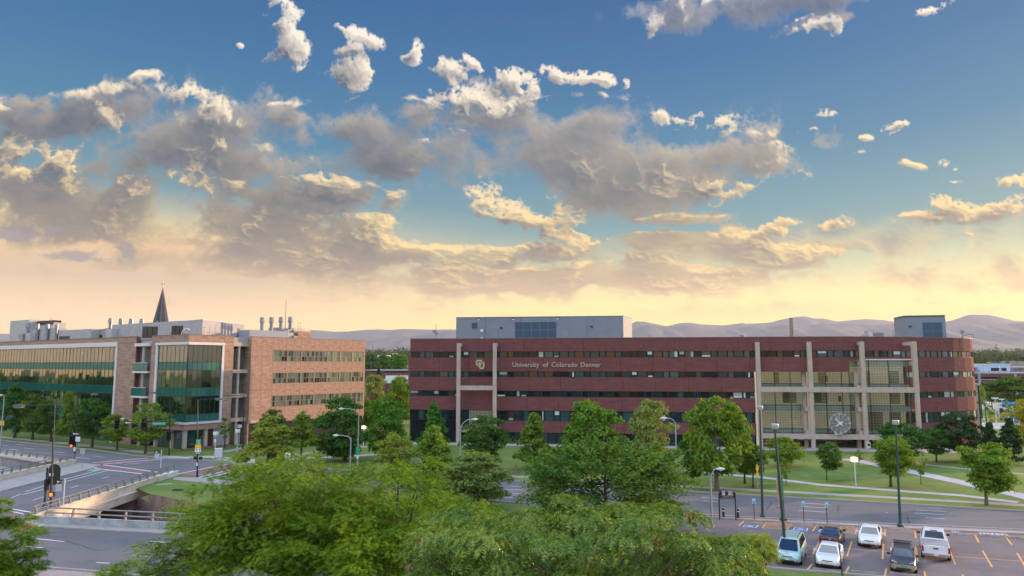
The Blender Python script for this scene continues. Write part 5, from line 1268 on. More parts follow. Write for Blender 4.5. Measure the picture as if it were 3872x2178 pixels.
def tree(base, vtop, ul, ur, vbot, kind, mat, name, label, group=None, dens=1.0, Y=None, bark=None, multi=False, rz=None):
    """a tree surveyed by its foot, the top and sides of its crown and the lowest leaves"""
    NT_[0] += 1; sd = NT_[0] * 37
    if Y is None: gx, gy = G(*base)
    else: gx, gy, _ = at(base[0], base[1], Y)
    zt = at(base[0], vtop, gy)[2]; zb = max(.4, at(base[0], vbot, gy)[2])
    xl = at(ul, (vtop + vbot) / 2, gy)[0]; xr = at(ur, (vtop + vbot) / 2, gy)[0]
    rx = (xr - xl) / 2; rz_ = (zt - zb) / 2; ox = (xl + xr) / 2 - gx
    t = thing(name, label, 'tree', (gx, gy, 0), 0, group)
    r0 = max(.05, .022 * zt + .012 * rx) * (1.0 if zt > 5 else .6)
    tm = trunk_mesh(zt, zb, rx, r0, sd, bark or BARK, 7 if rx > 2 else 4, multi)
    inst('trunk', tm, t, (0, 0, 0), (0, 0, 0))
    v = NT_[0] % (5 if kind in ('oval', 'round', 'pyr') else 2)
    c = inst('crown', crown_of(kind, mat, v, dens), t, (ox * .95, 0, (zt + zb) / 2), (0, 0, sd % 6.28 if rz is None else rz), (rx * 1.12, rx * 1.08, rz_ * 1.10))
    return t
GA = 'street trees along the far left pavement'
tree((55,1656),1465,6,96,1640,'oval','dark','street_tree','dark street tree furthest left before the glazed wing',GA)
tree((122,1663),1498,72,170,1632,'oval','dark','street_tree','dark street tree second from the left along the grass verge',GA)
tree((192,1671),1520,132,212,1640,'oval','dark','street_tree','dark street tree third from the left beside the mast lamp',GA)
tree((265,1681),1485,214,298,1645,'pyr','mid','street_tree','tall narrow bright green tree fourth along the left verge',GA)
tree((348,1692),1515,283,412,1650,'oval','dark','street_tree','broad dark rounded tree fifth along the left verge',GA)
tree((442,1702),1573,388,484,1668,'oval','mid','street_tree','small tree under the left traffic light of the mast arm',GA)
tree((550,1715),1532,492,632,1668,'oval','lime','street_tree','yellowish tree behind the mast arm near the balconies',GA,dens=.8)
tree((849,1696),1583,824,873,1660,'sap','mid','young_tree','slim young tree beside the white utility cabinet')
tree((1012,1768),1582,905,1124,1760,'pyr','lime','linden_tree','dense pyramid shaped light green linden right of the crossing',dens=1.7)
tree((1030,1705),1556,976,1080,1690,'oval','dark','park_tree','dark tree hidden behind the pyramid linden')
tree((1138,1760),1556,1078,1210,1690,'pyr','mid','park_tree','slender tree with bare trunk right of the pyramid linden')
tree((1305,1742),1516,1192,1382,1722,'round','dark','park_tree','large dark round tree behind the cobra street lamp',dens=1.2)
tree((1452,1745),1513,1380,1534,1708,'oval','mid','park_tree','tall light green tree left of the maroon building',dens=1.2)
tree((1640,1710),1529,1578,1702,1690,'pyr','mid','park_tree','conical green tree before the dark left entrance')
tree((1505,1800),1642,1436,1572,1778,'round','lime','park_tree','pale yellow green tree in front of the left gap')
tree((1635,1850),1620,1532,1742,1835,'pyr','lime','park_tree','broad light green tree left of the silver lamp pole',dens=1.4)
tree((1790,1920),1722,1655,1908,1912,'round','grey','park_tree','grey green bushy tree beside the carriageway gap',dens=1.5)
tree((1843,1786),1577,1748,1914,1728,'oval','dark','park_tree','tree with thin straight trunk under the raised lettering')
tree((2022,1772),1567,1944,2095,1742,'pyr','mid','park_tree','pyramid shaped tree before the middle of the maroon building')
tree((2235,1775),1529,2130,2332,1745,'oval','mid','park_tree','tall full tree behind the dark maple')
tree((2462,1800),1526,2384,2550,1740,'oval','grey','park_tree','greyish open tree behind the curved lamp right of the maple',dens=.75,bark=BARK2)
tree((2620,1833),1644,2560,2668,1800,'oval','dark','park_tree','dark lower tree left of the big park tree')
tree((2710,1854),1521,2608,2806,1790,'oval','mid','park_tree','biggest park tree with dark trunk near the far kerb',dens=1.5,bark=BARK2)
tree((2817,1828),1648,2778,2858,1792,'oval','mid','park_tree','slim tree between the biggest tree and the atrium')
tree((2848,1845),1690,2820,2904,1790,'oval','dark','park_tree','small leaning tree beside the yellow diamond sign')
tree((2958,1765),1658,2900,3028,1750,'oval','mid','park_tree','bushy tree before the left atrium columns')
tree((2973,1833),1735,2946,2990,1810,'sap','lime','young_tree','thin sapling in front of the left atrium lawn')
tree((3040,1745),1690,3028,3052,1725,'sap','lime','young_tree','tiny sapling under the second atrium column')
tree((3127,1817),1679,3086,3193,1780,'vase','dark','park_tree','small dark heart shaped tree below the clock')
tree((3369,1842),1660,3292,3464,1795,'vase','mid','park_tree','spreading tree with forked trunk left of the tall right pole',multi=True,dens=1.2)
tree((3410,1760),1606,3322,3500,1720,'round','dark','park_tree','dark tree before the right end of the atrium')
tree((3542,1747),1622,3478,3592,1715,'round','dark','park_tree','round tree below the rounded brick corner',multi=True)
tree((3642,1748),1566,3555,3698,1710,'round','ever','evergreen_tree','dark evergreen before the rounded brick corner',dens=1.2)
tree((3735,1755),1600,3690,3800,1742,'cone','ever','evergreen_tree','blackish evergreen cone right of the brick corner',dens=1.2)
tree((3815,1760),1588,3750,3890,1745,'cone','ever','evergreen_tree','tallest blackish conifer near the right edge',dens=1.3)
tree((3731,1911),1686,3636,3838,1868,'vase','mid','park_tree','leafy tree with drooping right bough near the kerb on the right',dens=1.3,bark=BARK2)
tree((3483,1831),1720,3464,3505,1795,'sap','mid','young_tree','sapling beside the white diagonal path')
tree((3248,1765),1703,3232,3266,1750,'sap','lime','young_tree','sapling beside the lit lamp post below the clock')
tree((3885,1740),1515,3832,3960,1690,'round','yell','park_tree','yellow green tree cut by the right edge',Y=118)
tree((728,1902),1832,712,748,1885,'sap','mid','young_tree','spindly sapling on the lawn above the retaining wall')
# in the gap and beyond
GB = 'trees in the gap between the two buildings'
tree((1420,1700),1425,1372,1460,1560,'round','grey','willow_tree','pale willow like tree in the gap beside the tan brick',GB,Y=190)
tree((1510,1700),1430,1462,1572,1590,'oval','mid','gap_tree','bright tree in the gap beside the maroon corner',GB,Y=178)
tree((1400,1700),1512,1360,1430,1660,'oval','mid','gap_tree','green tree low in the gap by the tan corner',GB,Y=170)
tree((1430,1520),1393,1408,1456,1450,'cone','ever','gap_conifer','dark conifer before the far purple building',GB,Y=260)
tree((1402,1480),1343,1374,1432,1410,'oval','dark','gap_tree','dark tall tree behind the far purple roof on the left',GB,Y=420)
tree((1448,1480),1345,1428,1470,1405,'round','dark','gap_tree','dark round tree behind the far purple roof in the middle',GB,Y=440)
tree((1508,1480),1338,1472,1546,1402,'round','mid','gap_tree','broad tree behind the far purple roof on the right',GB,Y=410)
GR = 'trees on the campus mall far right'
tree((3838,1560),1428,3762,3930,1535,'round','dark','mall_tree','broad dark green mall tree above the blue tents',GR,Y=230,dens=1.3)
tree((3752,1545),1474,3728,3776,1518,'round','mid','mall_tree','lighter mall tree left of the blue tents',GR,Y=240)
tree((3712,1560),1455,3698,3722,1530,'oval','yell','mall_tree','yellow green tree beside the glass stair tower',GR,Y=200)
tree((3728,1575),1505,3716,3740,1552,'sap','mid','mall_tree','first young tree of the mall row',GR,Y=190)
tree((3745,1600),1535,3738,3762,1578,'sap','mid','mall_tree','second young tree of the mall row',GR,Y=165)
tree((3750,1615),1570,3738,3768,1600,'sap','yell','mall_tree','small yellowish tree beside the banner lamp',GR,Y=150)
tree((3803,1590),1520,3788,3830,1572,'sap','mid','mall_tree','loose young tree among the banner lamps',GR,Y=180)
# large near trees --------------------------------------------------
def frond_tree(name, label, base, Rr, Hh, zlow, nfr, fl, mat, seed, drop, shape='dome', pods=0, twig=24, n_boughs=70, csz=.20, flat=.55):
    """locust: boughs carry feathery compound leaves, each leaf a spine with paired leaflets"""
    rng = np.random.default_rng(seed); rg = random.Random(seed)
    t = thing(name, label, 'tree', (*base, 0))
    C = []; m = MB(); top = Hh * .55
    m.tube([(0, 0, 0), (.1, .05, top * .5), (0, 0, top)], [.34, .26, .16], 8)
    for k in range(n_boughs):
        th = rng.uniform(0, 6.283); q = math.sqrt(rng.uniform(.02, 1)); z = zlow + (Hh - zlow) * (math.sqrt(max(0, 1 - q ** 2.2)) * rng.uniform(.62, 1.0) if shape == 'dome' else rng.uniform(.25, 1) * (1 - .5 * q * q))
        p = np.array([math.cos(th) * q * Rr[0] * rng.uniform(.85, 1.08), math.sin(th) * q * Rr[1] * rng.uniform(.85, 1.08), z])
        if shape == 'full':
            w = rng.normal(size=3); w[2] = abs(w[2]) * 1.1 - .45; w /= np.linalg.norm(w); w *= (rng.uniform(.66, 1.0) if rng.random() < .75 else rng.uniform(.25, .65)) * (1 + .08 * math.sin(3 * th))
            p = np.array([w[0] * Rr[0], w[1] * Rr[1], zlow + (Hh - zlow) * (.42 + .58 * w[2])])
        C.append(p)
        if k < twig: m.tube([(0, 0, top * rng.uniform(.55, .95)), tuple(p * np.array([.5, .5, 1]) * np.array([1, 1, .80])), tuple(p * np.array([.95, .95, .98]))], [.12, .065, .02], 5)
    m.build('trunk', BARK2 if pods else BARK, t)
    C = np.array(C); sc = rng.uniform(.6, 1.25, n_boughs) * Rr[0] * csz
    k = rng.choice(n_boughs, nfr, p=sc / sc.sum())
    d = rng.normal(size=(nfr, 3)); d /= np.linalg.norm(d, axis=1, keepdims=True); d[:, 2] = np.abs(d[:, 2]) * .9 - .25
    pos = C[k] + d * (rng.uniform(.1, 1, nfr) ** .5)[:, None] * sc[k][:, None] * np.array([1.25, 1.25, flat])
    out = d * np.array([1, 1, .2]) + C[k] / np.linalg.norm(C[k], axis=1, keepdims=True) * np.array([.8, .8, .0]) + rng.normal(0, .35, (nfr, 3))
    out[:, 2] += .15; out /= np.linalg.norm(out, axis=1, keepdims=True)
    side = np.cross(out, [0, 0, 1.0]); side /= np.maximum(np.linalg.norm(side, axis=1, keepdims=True), 1e-5)
    rollv = rng.normal(0, .45, nfr)[:, None]; upv = np.cross(side, out); side = side * np.cos(rollv) + upv * np.sin(rollv); upv = np.cross(side, out)
    L = fl * rng.uniform(.7, 1.3, nfr); NL = 5
    V = np.empty((nfr, NL * 2, 4, 3), np.float32)
    for j in range(NL):
        f0 = (j + .15) / NL; f1 = (j + .95) / NL; w = (.34 if j not in (0, NL - 1) else .24)
        def spine(f): 
            q = out * (L * f)[:, None]; q[:, 2] -= drop * L * f * f; return pos + q
        a, b = spine(f0), spine(f1); mid = (a + b) / 2
        for sgn, jj in ((1, 0), (-1, 1)):
            tip = side * (sgn * w * L)[:, None] + out * (L * .07)[:, None] - upv * (L * .05)[:, None]
            if drop > .3: tip[:, 2] -= L * .10
            V[:, j * 2 + jj, 0] = a; V[:, j * 2 + jj, 1] = a * .35 + b * .65 + 0 if False else mid * .5 + b * .5; V[:, j * 2 + jj, 2] = mid + tip; V[:, j * 2 + jj, 3] = a * .75 + b * .25 + tip * .82
    n = nfr * NL * 2; me = bpy.data.meshes.new('crown'); me.vertices.add(n * 4); me.vertices.foreach_set('co', V.ravel())
    me.loops.add(n * 4); me.loops.foreach_set('vertex_index', np.arange(n * 4, dtype=np.int32)); me.polygons.add(n)
    me.polygons.foreach_set('loop_start', np.arange(0, n * 4, 4, dtype=np.int32)); me.polygons.foreach_set('loop_total', np.full(n, 4, np.int32))
    me.materials.append(mat); me.update(calc_edges=True); me.validate()
    inst('crown', me, t)
    if pods:
        pm = []
        for q in range(4):
            b = MB(); Lp = .30
            for e in range(6):
                z0 = -Lp * e / 6; z1 = -Lp * (e + 1) / 6; a0 = e * .55 + q; a1 = (e + 1) * .55 + q; w0 = .022 + .014 * math.sin(math.pi * e / 6); w1 = .022 + .014 * math.sin(math.pi * (e + 1) / 6)
                bx0, bx1 = .05 * math.sin(e * .7 + q), .05 * math.sin((e + 1) * .7 + q)
                b.add([(bx0 - w0 * math.cos(a0), -w0 * math.sin(a0), z0), (bx0 + w0 * math.cos(a0), w0 * math.sin(a0), z0), (bx1 + w1 * math.cos(a1), w1 * math.sin(a1), z1), (bx1 - w1 * math.cos(a1), -w1 * math.sin(a1), z1)], [(0, 1, 2, 3)])
            pm.append(b.mesh('seed_pod', PODM, fix=False))
        near = sorted(range(n_boughs), key=lambda i: C[i][1])[:int(n_boughs * .75)]
        for q in range(pods // 4):
            i = rg.choice(near); p = C[i] + np.array([rg.uniform(-.6, .6), rg.uniform(-1.5, -.7), rg.uniform(-.1, .5)]) * sc[i] * 1.15
            for e in range(rg.choice((3, 4, 5))): inst('seed_pod', rg.choice(pm), t, (p[0] + rg.uniform(-.12, .12), p[1] + rg.uniform(-.12, .12), p[2] + rg.uniform(-.1, .1)), (rg.uniform(-.3, .3), rg.uniform(-.3, .3), rg.uniform(0, 6)), (1, 1, rg.uniform(.8, 1.5)))
    return t
frond_tree('honey_locust', 'big dark green honey locust in the foreground beside the bridge', at(1105, 1750, 42)[:2], (7.1, 6.6), 9.9, 1.0, 40000, .32, LEAF['locust'], 21, .25, shape='full', n_boughs=300, csz=.13, flat=.95)
frond_tree('honey_locust', 'yellow green honey locust in the foreground middle', at(1500, 1750, 40)[:2], (6.8, 6.0), 9.75, .8, 30000, .30, leaf_mat('leaf_locust_light', (.07, .17, .008), (.26, .36, .016), scale=.5, trans=.22), 22, .25, shape='full', n_boughs=240, csz=.13, flat=.95)
frond_tree('honey_locust', 'silvery honey locust hung with brown seed pods closest to the camera', at(2160, 1900, 23)[:2], (6.4, 5.0), 11.3, 4.6, 30000, .27, LEAF['silver'], 23, .8, pods=280, shape='full', n_boughs=260, twig=120, csz=.095, flat=.5)
frond_tree('honey_locust', 'feathery pale locust branch tree left of the parked minivan', at(2830, 1960, 30)[:2], (2.1, 2.0), 8.6, 3.5, 2600, .34, leaf_mat('leaf_feathery', (.20, .29, .02), (.33, .37, .04), scale=.5), 24, .55, n_boughs=30)
frond_tree('locust_tree', 'green tree cut by the left edge of the view', at(-30, 1870, 40)[:2], (2.6, 2.5), 8.1, 1.0, 9000, .30, LEAF['locust'], 25, .3, shape='full', n_boughs=80, csz=.2)
frond_tree('locust_tree', 'small leafy treetop at the bottom left before the near road', at(440, 2085, 36)[:2], (1.9, 1.8), 5.7, 2.0, 4600, .26, LEAF['locust'], 26, .2, shape='full', n_boughs=46, csz=.26)
mb_ = at(2285, 1660, 64)
t = thing('maple_tree', 'big dark bluish green maple with upright shoots beside the silver lamp', 'tree', (mb_[0], mb_[1], 0))
inst('trunk', trunk_mesh(8.5, 1.2, 6, .24, 5, BARK, 9, True), t)
inst('crown', crown('round', 77, 240, 34000, .046, LEAF['blue'], cr=(.15, .27), hollow=.6, shoots=90), t, (0, 0, 3.9), (0, 0, .4), (8.0, 6.8, 4.35))
# trees added out of view on the left for the glazed wing to reflect
for k, (x, y) in enumerate(((-150, 168), (-168, 152), (-186, 182), (-205, 160), (-222, 196), (-240, 172), (-175, 205), (-262, 150))):
    t = thing('street_tree', 'dark rounded tree added beyond the left edge for the glass to reflect', 'tree', (x, y, 0), 0, 'added trees outside the left edge'); inst('trunk', trunk_mesh(11, 2.5, 4, .25, 900 + k, BARK), t); inst('crown', crown_of('oval', 'dark', k % 3, 1.0), t, (0, 0, 7), (0, 0, k), (5.5, 5.2, 5.0))
# shrubs and ground cover
def shrub(base, Y, w, h, mat, label, name='shrub', n=700):
    if Y is None: x, y = G(*base)
    else: x, y, _ = at(*base, Y)
    t = thing(name, label, 'shrub', (x, y, 0))
    rng = np.random.default_rng(int(base[0])); 
    p = rng.normal(0, .5, (n, 3)) * np.array([w / 2, w / 2, h / 2]); p[:, 2] = np.abs(p[:, 2]) * 1.1 + .05
    inst('foliage', leaf_mesh('foliage', p.astype(np.float32), rng.normal(size=(n, 3)) + np.array([0, 0, .5]), rng.uniform(.12, .26, n), LEAF[mat], rng), t)
    m = MB(); m.tube([(0, 0, 0), (0, 0, h * .6)], .03, 5); m.build('stem', BARK, t); return t
for u, lab in ((683, 'first clipped shrub at the foot of the glass bay'), (700, 'second clipped shrub at the foot of the glass bay'), (720, 'third clipped shrub at the foot of the glass bay'), (640, 'reedy shrub behind the traffic light post')):
    shrub((u, 1692 if u > 660 else 1694), None, 1.3, 2.0, 'blue', lab)
shrub((690, 1945), 72, 4.0, 2.2, 'mid', 'loose bush growing in front of the brown retaining wall', n=1600)
shrub((775, 1935), 68, 3.5, 2.4, 'mid', 'bush growing behind the near guard rail by the big locust', n=1400)
shrub((3345, 1680), 152, 7, 1.6, 'dark', 'low hedge seen through the open ground floor under the clock', 'hedge', 1500)
shrub((3130, 1672), 158, 9, 1.8, 'dark', 'low hedge seen between the undercroft columns', 'hedge', 1800)
# tree cover on the plain beyond the campus
def far_woods():
    rng = np.random.default_rng(99); P = []; S = []
    def scatter(u0, u1, y0, y1, n, s):
        Y = y0 * (y1 / y0) ** rng.uniform(0, 1, n); X = (rng.uniform(u0, u1, n) - 1936) / FOC * Y
        for x, y in zip(X, Y):
            r = rng.uniform(3.5, 7.5) * (1 if y < 1500 else 1.6); hh = r * rng.uniform(.9, 1.5); k = s if y < 1200 else s // 2
            d = rng.normal(size=(k, 3)); d /= np.linalg.norm(d, axis=1, keepdims=True); d *= rng.uniform(.6, 1, k)[:, None] ** .5
            P.append(np.array([x, y, plain_z(y) + hh * .8]) + d * np.array([r, r, hh])); S.append(np.full(k, r * .42) * rng.uniform(.6, 1.3, k))
    scatter(1330, 1600, 480, 3300, 800, 40); scatter(3620, 4020, 520, 3300, 1100, 40); scatter(-900, 4800, 600, 4200, 1300, 20)
    P = np.concatenate(P).astype(np.float32); S = np.concatenate(S)
    me = leaf_mesh('far_woods', P, rng.normal(size=P.shape) + np.array([0, 0, .6]), S, leaf_mat('leaf_far', (.038, .068, .022), (.065, .095, .030), scale=.03), rng, .8)
    tag(inst('far_woods', me), 'distant wooded suburbs on the rising plain before the mountains', kind='stuff')
far_woods()
# ---------------------------------------------------------------- bridge and guard rails
def post_mesh(h, curve, mat, w=.14):
    m = MB(); P = [(0, 0, 0), (curve * .15, 0, h * .35), (curve * .5, 0, h * .7), (curve, 0, h)]
    m.loft([[(x - .13 * (1 - k * .15), -w / 2, z), (x + .13 * (1 - k * .15), -w / 2, z), (x + .13 * (1 - k * .15), w / 2, z), (x - .13 * (1 - k * .15), w / 2, z)] for k, (x, _, z) in enumerate(P)])
    return m.mesh('rail_post', mat)
def railing(parent, line, z0, h, n, curve, rails, mat=RAILM, r=.065):
    pm = post_mesh(h, curve, mat); L = [Vector((x, y)) for x, y in line]; lens = [0]
    for a, b in zip(L, L[1:]): lens.append(lens[-1] + (b - a).length)
    def pt(s):
        for i in range(len(L) - 1):
            if s <= lens[i + 1] + 1e-6:
                d = (L[i + 1] - L[i]).normalized(); return L[i] + d * (s - lens[i]), d
    px, py = parent.location.x, parent.location.y
    for k in range(n):
        p, d = pt(.25 + (lens[-1] - .5) * k / (n - 1)); nrm = Vector((-d.y, d.x))
        inst('rail_post', pm, parent, (p.x - px, p.y - py, z0), (0, 0, math.atan2(nrm.y, nrm.x)))
    for f, c in rails:
        m = MB(); m.tube([(p.x - px + (-((L[min(i + 1, len(L) - 1)] - L[max(i - 1, 0)]).normalized().y)) * c, p.y - py + ((L[min(i + 1, len(L) - 1)] - L[max(i - 1, 0)]).normalized().x) * c, z0 + h * f) for i, p in enumerate(L)], r, 6)
        m.build('rail', mat, parent)
br = thing('road_bridge', 'cream concrete road bridge over the sunken creek with curved post railings', 'bridge', (-57.5, 90, 0))
def bx(name, mat, *bs):
    m = MB()
    for b in bs: m.box(b[0] + 57.5, b[1] + 57.5, b[2] - 90, b[3] - 90, b[4], b[5])
    return m.build(name, mat, br)
m = MB(); m.prism([(x + 57.5, y - 90) for x, y in ((-68.5, 78.2), (-47.0, 69.2), (-47.0, 99.0), (-68.5, 110.5))], -.9, 0.002); m.build('deck', CONC, br)
bx('parapet', CREAM, (-47.32, -46.95, 69.7, 95.5, -.30, .62)); bx('fascia', CREAM, (-47.2, -46.7, 69.7, 95.4, -1.25, -.32)); bx('moulding', CREAM, (-47.25, -46.6, 69.7, 95.45, -.40, -.27)); bx('moulding', CREAM, (-47.36, -46.88, 69.7, 95.45, .62, .68))
bx('end_block', WHITE_, (-47.4, -46.6, 95.5, 98.4, -.4, .66)); bx('end_block', CREAM, (-47.45, -46.7, 93.3, 95.1, -.25, .70))
bx('parapet', CREAM, (-68.8, -68.4, 79, 110.3, -.9, .62)); bx('moulding', CREAM, (-68.85, -68.35, 79, 110.3, .62, .68))
bx('abutment', DKCONC, (-68.3, -46.9, 87.5, 88.2, -5.5, -.92)); bx('bearing_pier', CREAM, (-48.5, -47.0, 70.4, 72.0, -5.5, -1.26))
br_line_r = [(-47.15, 69.9), (-47.15, 95.6), (-47.0, 98.3)]
railing(br, br_line_r, .68, .78, 17, .16, ((.97, .16), (.52, .08)))
railing(br, [(-68.6, 79.2), (-68.6, 110.2)], .68, .78, 19, -.16, ((.97, -.16), (.52, -.08)))
gr = thing('guard_rail', 'low grey wall with two rails along the near road above the creek', 'guard rail', (-30, 66, 0))
NB_ = [(-46.9, 69.7), (-45.8, 69.3), (-32.7, 66.8), (-14, 62.3)]
m = MB()
for a, b in zip(NB_, NB_[1:]):
    a, b = Vector(a), Vector(b); n = Vector((-(b - a).y, (b - a).x)).normalized() * .32; m.prism([(p.x + 30, p.y - 66) for p in (a, b, b + n, a + n)], -.6, .62)
m.build('wall', M('weathered_grey_wall', (.36, .40, .42), .85, var=.3, scale=.9, bump=.2), gr)
railing(gr, [(x, y + .15) for x, y in NB_[1:]], .62, .85, 12, .10, ((.95, .10), (.42, .03)), r=.075)
gr2 = thing('guard_rail', 'rail on curved posts along the far side of the creek at the left edge', 'guard rail', (-90, 120, 0))
FB_ = [(-140, 153.8), (-86.7, 119.0), (-73, 111.9), (-69.2, 110.0)]
m = MB()
for a, b in zip(FB_, FB_[1:]):
    a, b = Vector(a), Vector(b); n = Vector((-(b - a).y, (b - a).x)).normalized() * .3; m.prism([(p.x + 90, p.y - 120) for p in (a, b, b + n, a + n)], -1.6, .25)
m.build('wall', CREAM, gr2)
railing(gr2, [(x, y + .15) for x, y in FB_], .25, .85, 38, .14, ((.97, .14), (.5, .06)))

# ---------------------------------------------------------------- lamps, poles, signals
def base_at(u, v): return G(u, v)
def ht(u, v, base): return at(u, v, base[1])[2]
def plate(name, mat, parent, w, h, z, y=0.0, x=0.0, th=.03, rz=0.0):
    m = MB(); m.box(-w / 2, w / 2, -th / 2, th / 2, -h / 2, h / 2); return m.build(name, mat, parent, (x, y, z), (0, 0, rz))
def cobra(base, utop, vtop, uh, vh, label, mat=GALV, Y=None):
    gx, gy = base; z = ht(utop, vtop, base); hx, _, hz = at(uh, vh, gy); t = thing('street_lamp', label, 'street lamp', (gx, gy, 0), 0)
    dx = hx - gx
    m = MB(); m.lathe([(.2, 0), (.2, .3), (.12, .32), (.075, z)], (0, 0, 0), 10); m.build('pole', mat, t)
    m = MB(); m.tube([(0, 0, z - .25), (dx * .18, 0, z + (hz - z) * .45), (dx * .5, 0, z + (hz - z) * .9), (dx * .85, 0, hz)], [.06, .055, .05, .045], 8); m.build('arm', mat, t)
    s = 1 if dx > 0 else -1
    m = MB(); m.loft([[(dx * .82 + s * f, w * math.cos(a), hz + hh * math.sin(a)) for a in [i * math.pi / 4 for i in range(8)]] for f, w, hh in ((0, .05, .05), (.15, .14, .10), (.45, .20, .13), (.75, .15, .08), (.82, .05, .03))]); m.build('lamp_head', WHITE_, t, smooth=True)
    m = MB(); m.lathe([(.02, -.06), (.15, 0), (.15, .04)], (dx * .82 + s * .45, 0, hz - .14), 10); m.build('lens', LAMPW, t)
    m = MB(); m.lathe([(.05, 0), (.05, .12)], (dx * .82 + s * .35, 0, hz + .10), 6); m.build('photocell', TEALS, t)
    return t
l1 = cobra(G(1352, 1758), 1346, 1556, 1288, 1545, 'cobra head street lamp with green sign in front of the dark round tree')
plate('sign_plate', GREENS, l1, .55, 1.25, ht(1350, 1704, G(1352, 1758)), -.12); plate('sign_plate', WHITE_, l1, .35, .5, ht(1350, 1727, G(1352, 1758)), -.12)
cobra(G(1323, 1812), 1326, 1655, 1271, 1646, 'lower cobra head street lamp left of the signed lamp')
cobra(G(1740, 1800), 1741, 1611, 1795, 1585, 'cobra head street lamp before the left concrete columns')
cobra(G(2561, 1852), 2556, 1597, 2516, 1581, 'cobra head street lamp between the maple and the biggest tree')
cobra(G(2692, 1995), 2687, 1812, 2712, 1773, 'thick silver street lamp beside the public parking board')
def lot_pole(base, uh, vh, label, mat=GPOLE, w=.62):
    gx, gy = base; z = ht(uh, vh, base); t = thing('parking_light', label, 'light pole', (gx, gy, 0)); dx = at(uh, vh, gy)[0] - gx
    m = MB(); m.lathe([(.28, 0), (.28, .25), (.24, .3), (.20, .34)], (0, 0, 0), 10); m.build('base', mat, t)
    m = MB(); m.tube([(0, 0, .3), (dx * .5, 0, z * .5), (dx, 0, z - .2)], [.13, .11, .08], 10); m.build('pole', mat, t)
    m = MB(); m.lathe([(w * .42, z - .28), (w * .5, z - .2), (w * .5, z + .02), (w * .46, z + .08)], (dx, 0, 0), 18); m.build('lamp_head', GALV, t)
    m = MB(); m.lathe([(w * .4, z - .31), (w * .4, z - .285)], (dx, 0, 0), 16); m.build('lens', LAMPW, t)
    return t
lot_pole(G(2884, 1959), 2873, 1537, 'tall dark green light pole left of the accessible parking signs')
p2 = lot_pole(G(2973, 2118), 2929, 1606, 'tall dark green light pole with a hanging banner behind the minivan')
p3 = lot_pole(G(3405, 1993), 3386, 1592, 'tall dark green light pole standing alone on the right pavement')
gy2 = G(2973, 2118)[1]
def zat(u, v): return at(u, v, gy2)[2]
xb = at(2941, 1860, gy2)[0] - G(2973, 2118)[0]
m = MB(); za, zb = zat(2940, 1801), zat(2948, 1919); m.add([(xb - .14, -.1, za), (xb + .12, .12, za + .03), (xb + .20, .12, zb + .02), (xb - .02, -.1, zb)], [(0, 1, 2, 3)]); m.build('banner', M('pink_banner', (.72, .42, .28), .7, var=.25, scale=1.5), p2)
m = MB()
for z in (za, zb): m.tube([(xb - .15, 0, z), (xb + .4, 0, z)], .02, 5)
m.build('banner_arm', GPOLE, p2)
p4 = thing('banner_pole', 'short dark green pole with a green banner behind the pink banner', 'light pole', (*G(2962, 1970), 0)); zt4 = ht(2954, 1806, G(2962, 1970))
m = MB(); m.lathe([(.34, 0), (.34, .25), (.17, .4), (.11, zt4)], (0, 0, 0), 10); m.build('pole', GPOLE, p4)
z1, z2 = ht(2952, 1806, G(2962, 1970)), ht(2954, 1890, G(2962, 1970)); plate('banner', M('green_banner', (.06, .22, .10), .7, var=.3, scale=2), p4, .34, z1 - z2, (z1 + z2) / 2, -.16, -.12)
def campus_lamp(base, u, vt, label, lit=False):
    gx, gy = base; z = ht(u, vt, base); t = thing('path_lamp', label, 'lamp post', (gx, gy, 0))
    m = MB(); m.lathe([(.14, 0), (.14, .1), (.07, .12), (.07, z - .7), (.16, z - .62), (.10, z - .55)], (0, 0, 0), 10); m.build('post', WPOLE, t)
    m = MB(); m.lathe([(.12, z - .52), (.42, z - .48), (.42, z), (.36, z + .04)], (0, 0, 0), 14); m.build('lamp_head', LAMPON if lit else WHITE_, t)
    return t
campus_lamp(G(3236, 1836), 3231, 1730, 'white path lamp lit on the lawn below the clock', True)
c1 = campus_lamp(G(812, 1721), 814, 1634, 'white path lamp with a small notice beside the utility cabinet')
plate('notice', WHITE_, c1, .3, .55, 2.4, -.1); plate('notice_band', REDP, c1, .26, .18, 2.85, -.105)
campus_lamp(G(896, 1709), 898, 1625, 'nearer of the two white path lamps by the recessed entrance')
campus_lamp(G(903, 1682), 905, 1607, 'farther of the two white path lamps by the recessed entrance')
campus_lamp(G(1374, 1690), 1377, 1611, 'white path lamp lit under the trees of the gap', True)
gl_ = thing('globe_lamp', 'dark post with a white globe lamp rising above the big locust', 'globe lamp', (*G(1085, 1800), 0)); z = ht(1085, 1723, G(1085, 1800))
m = MB(); m.lathe([(.12, 0), (.07, .3), (.05, z - .45), (.12, z - .4)], (0, 0, 0), 8); m.build('post', GPOLE, gl_)
m = MB(); m.lathe([(.02, -.5)] + [(.46 * math.sin(a * math.pi / 10), -.46 * math.cos(a * math.pi / 10)) for a in range(1, 10)] + [(.02, .46)], (0, 0, z), 14); m.build('globe', LAMPW, gl_, smooth=True)
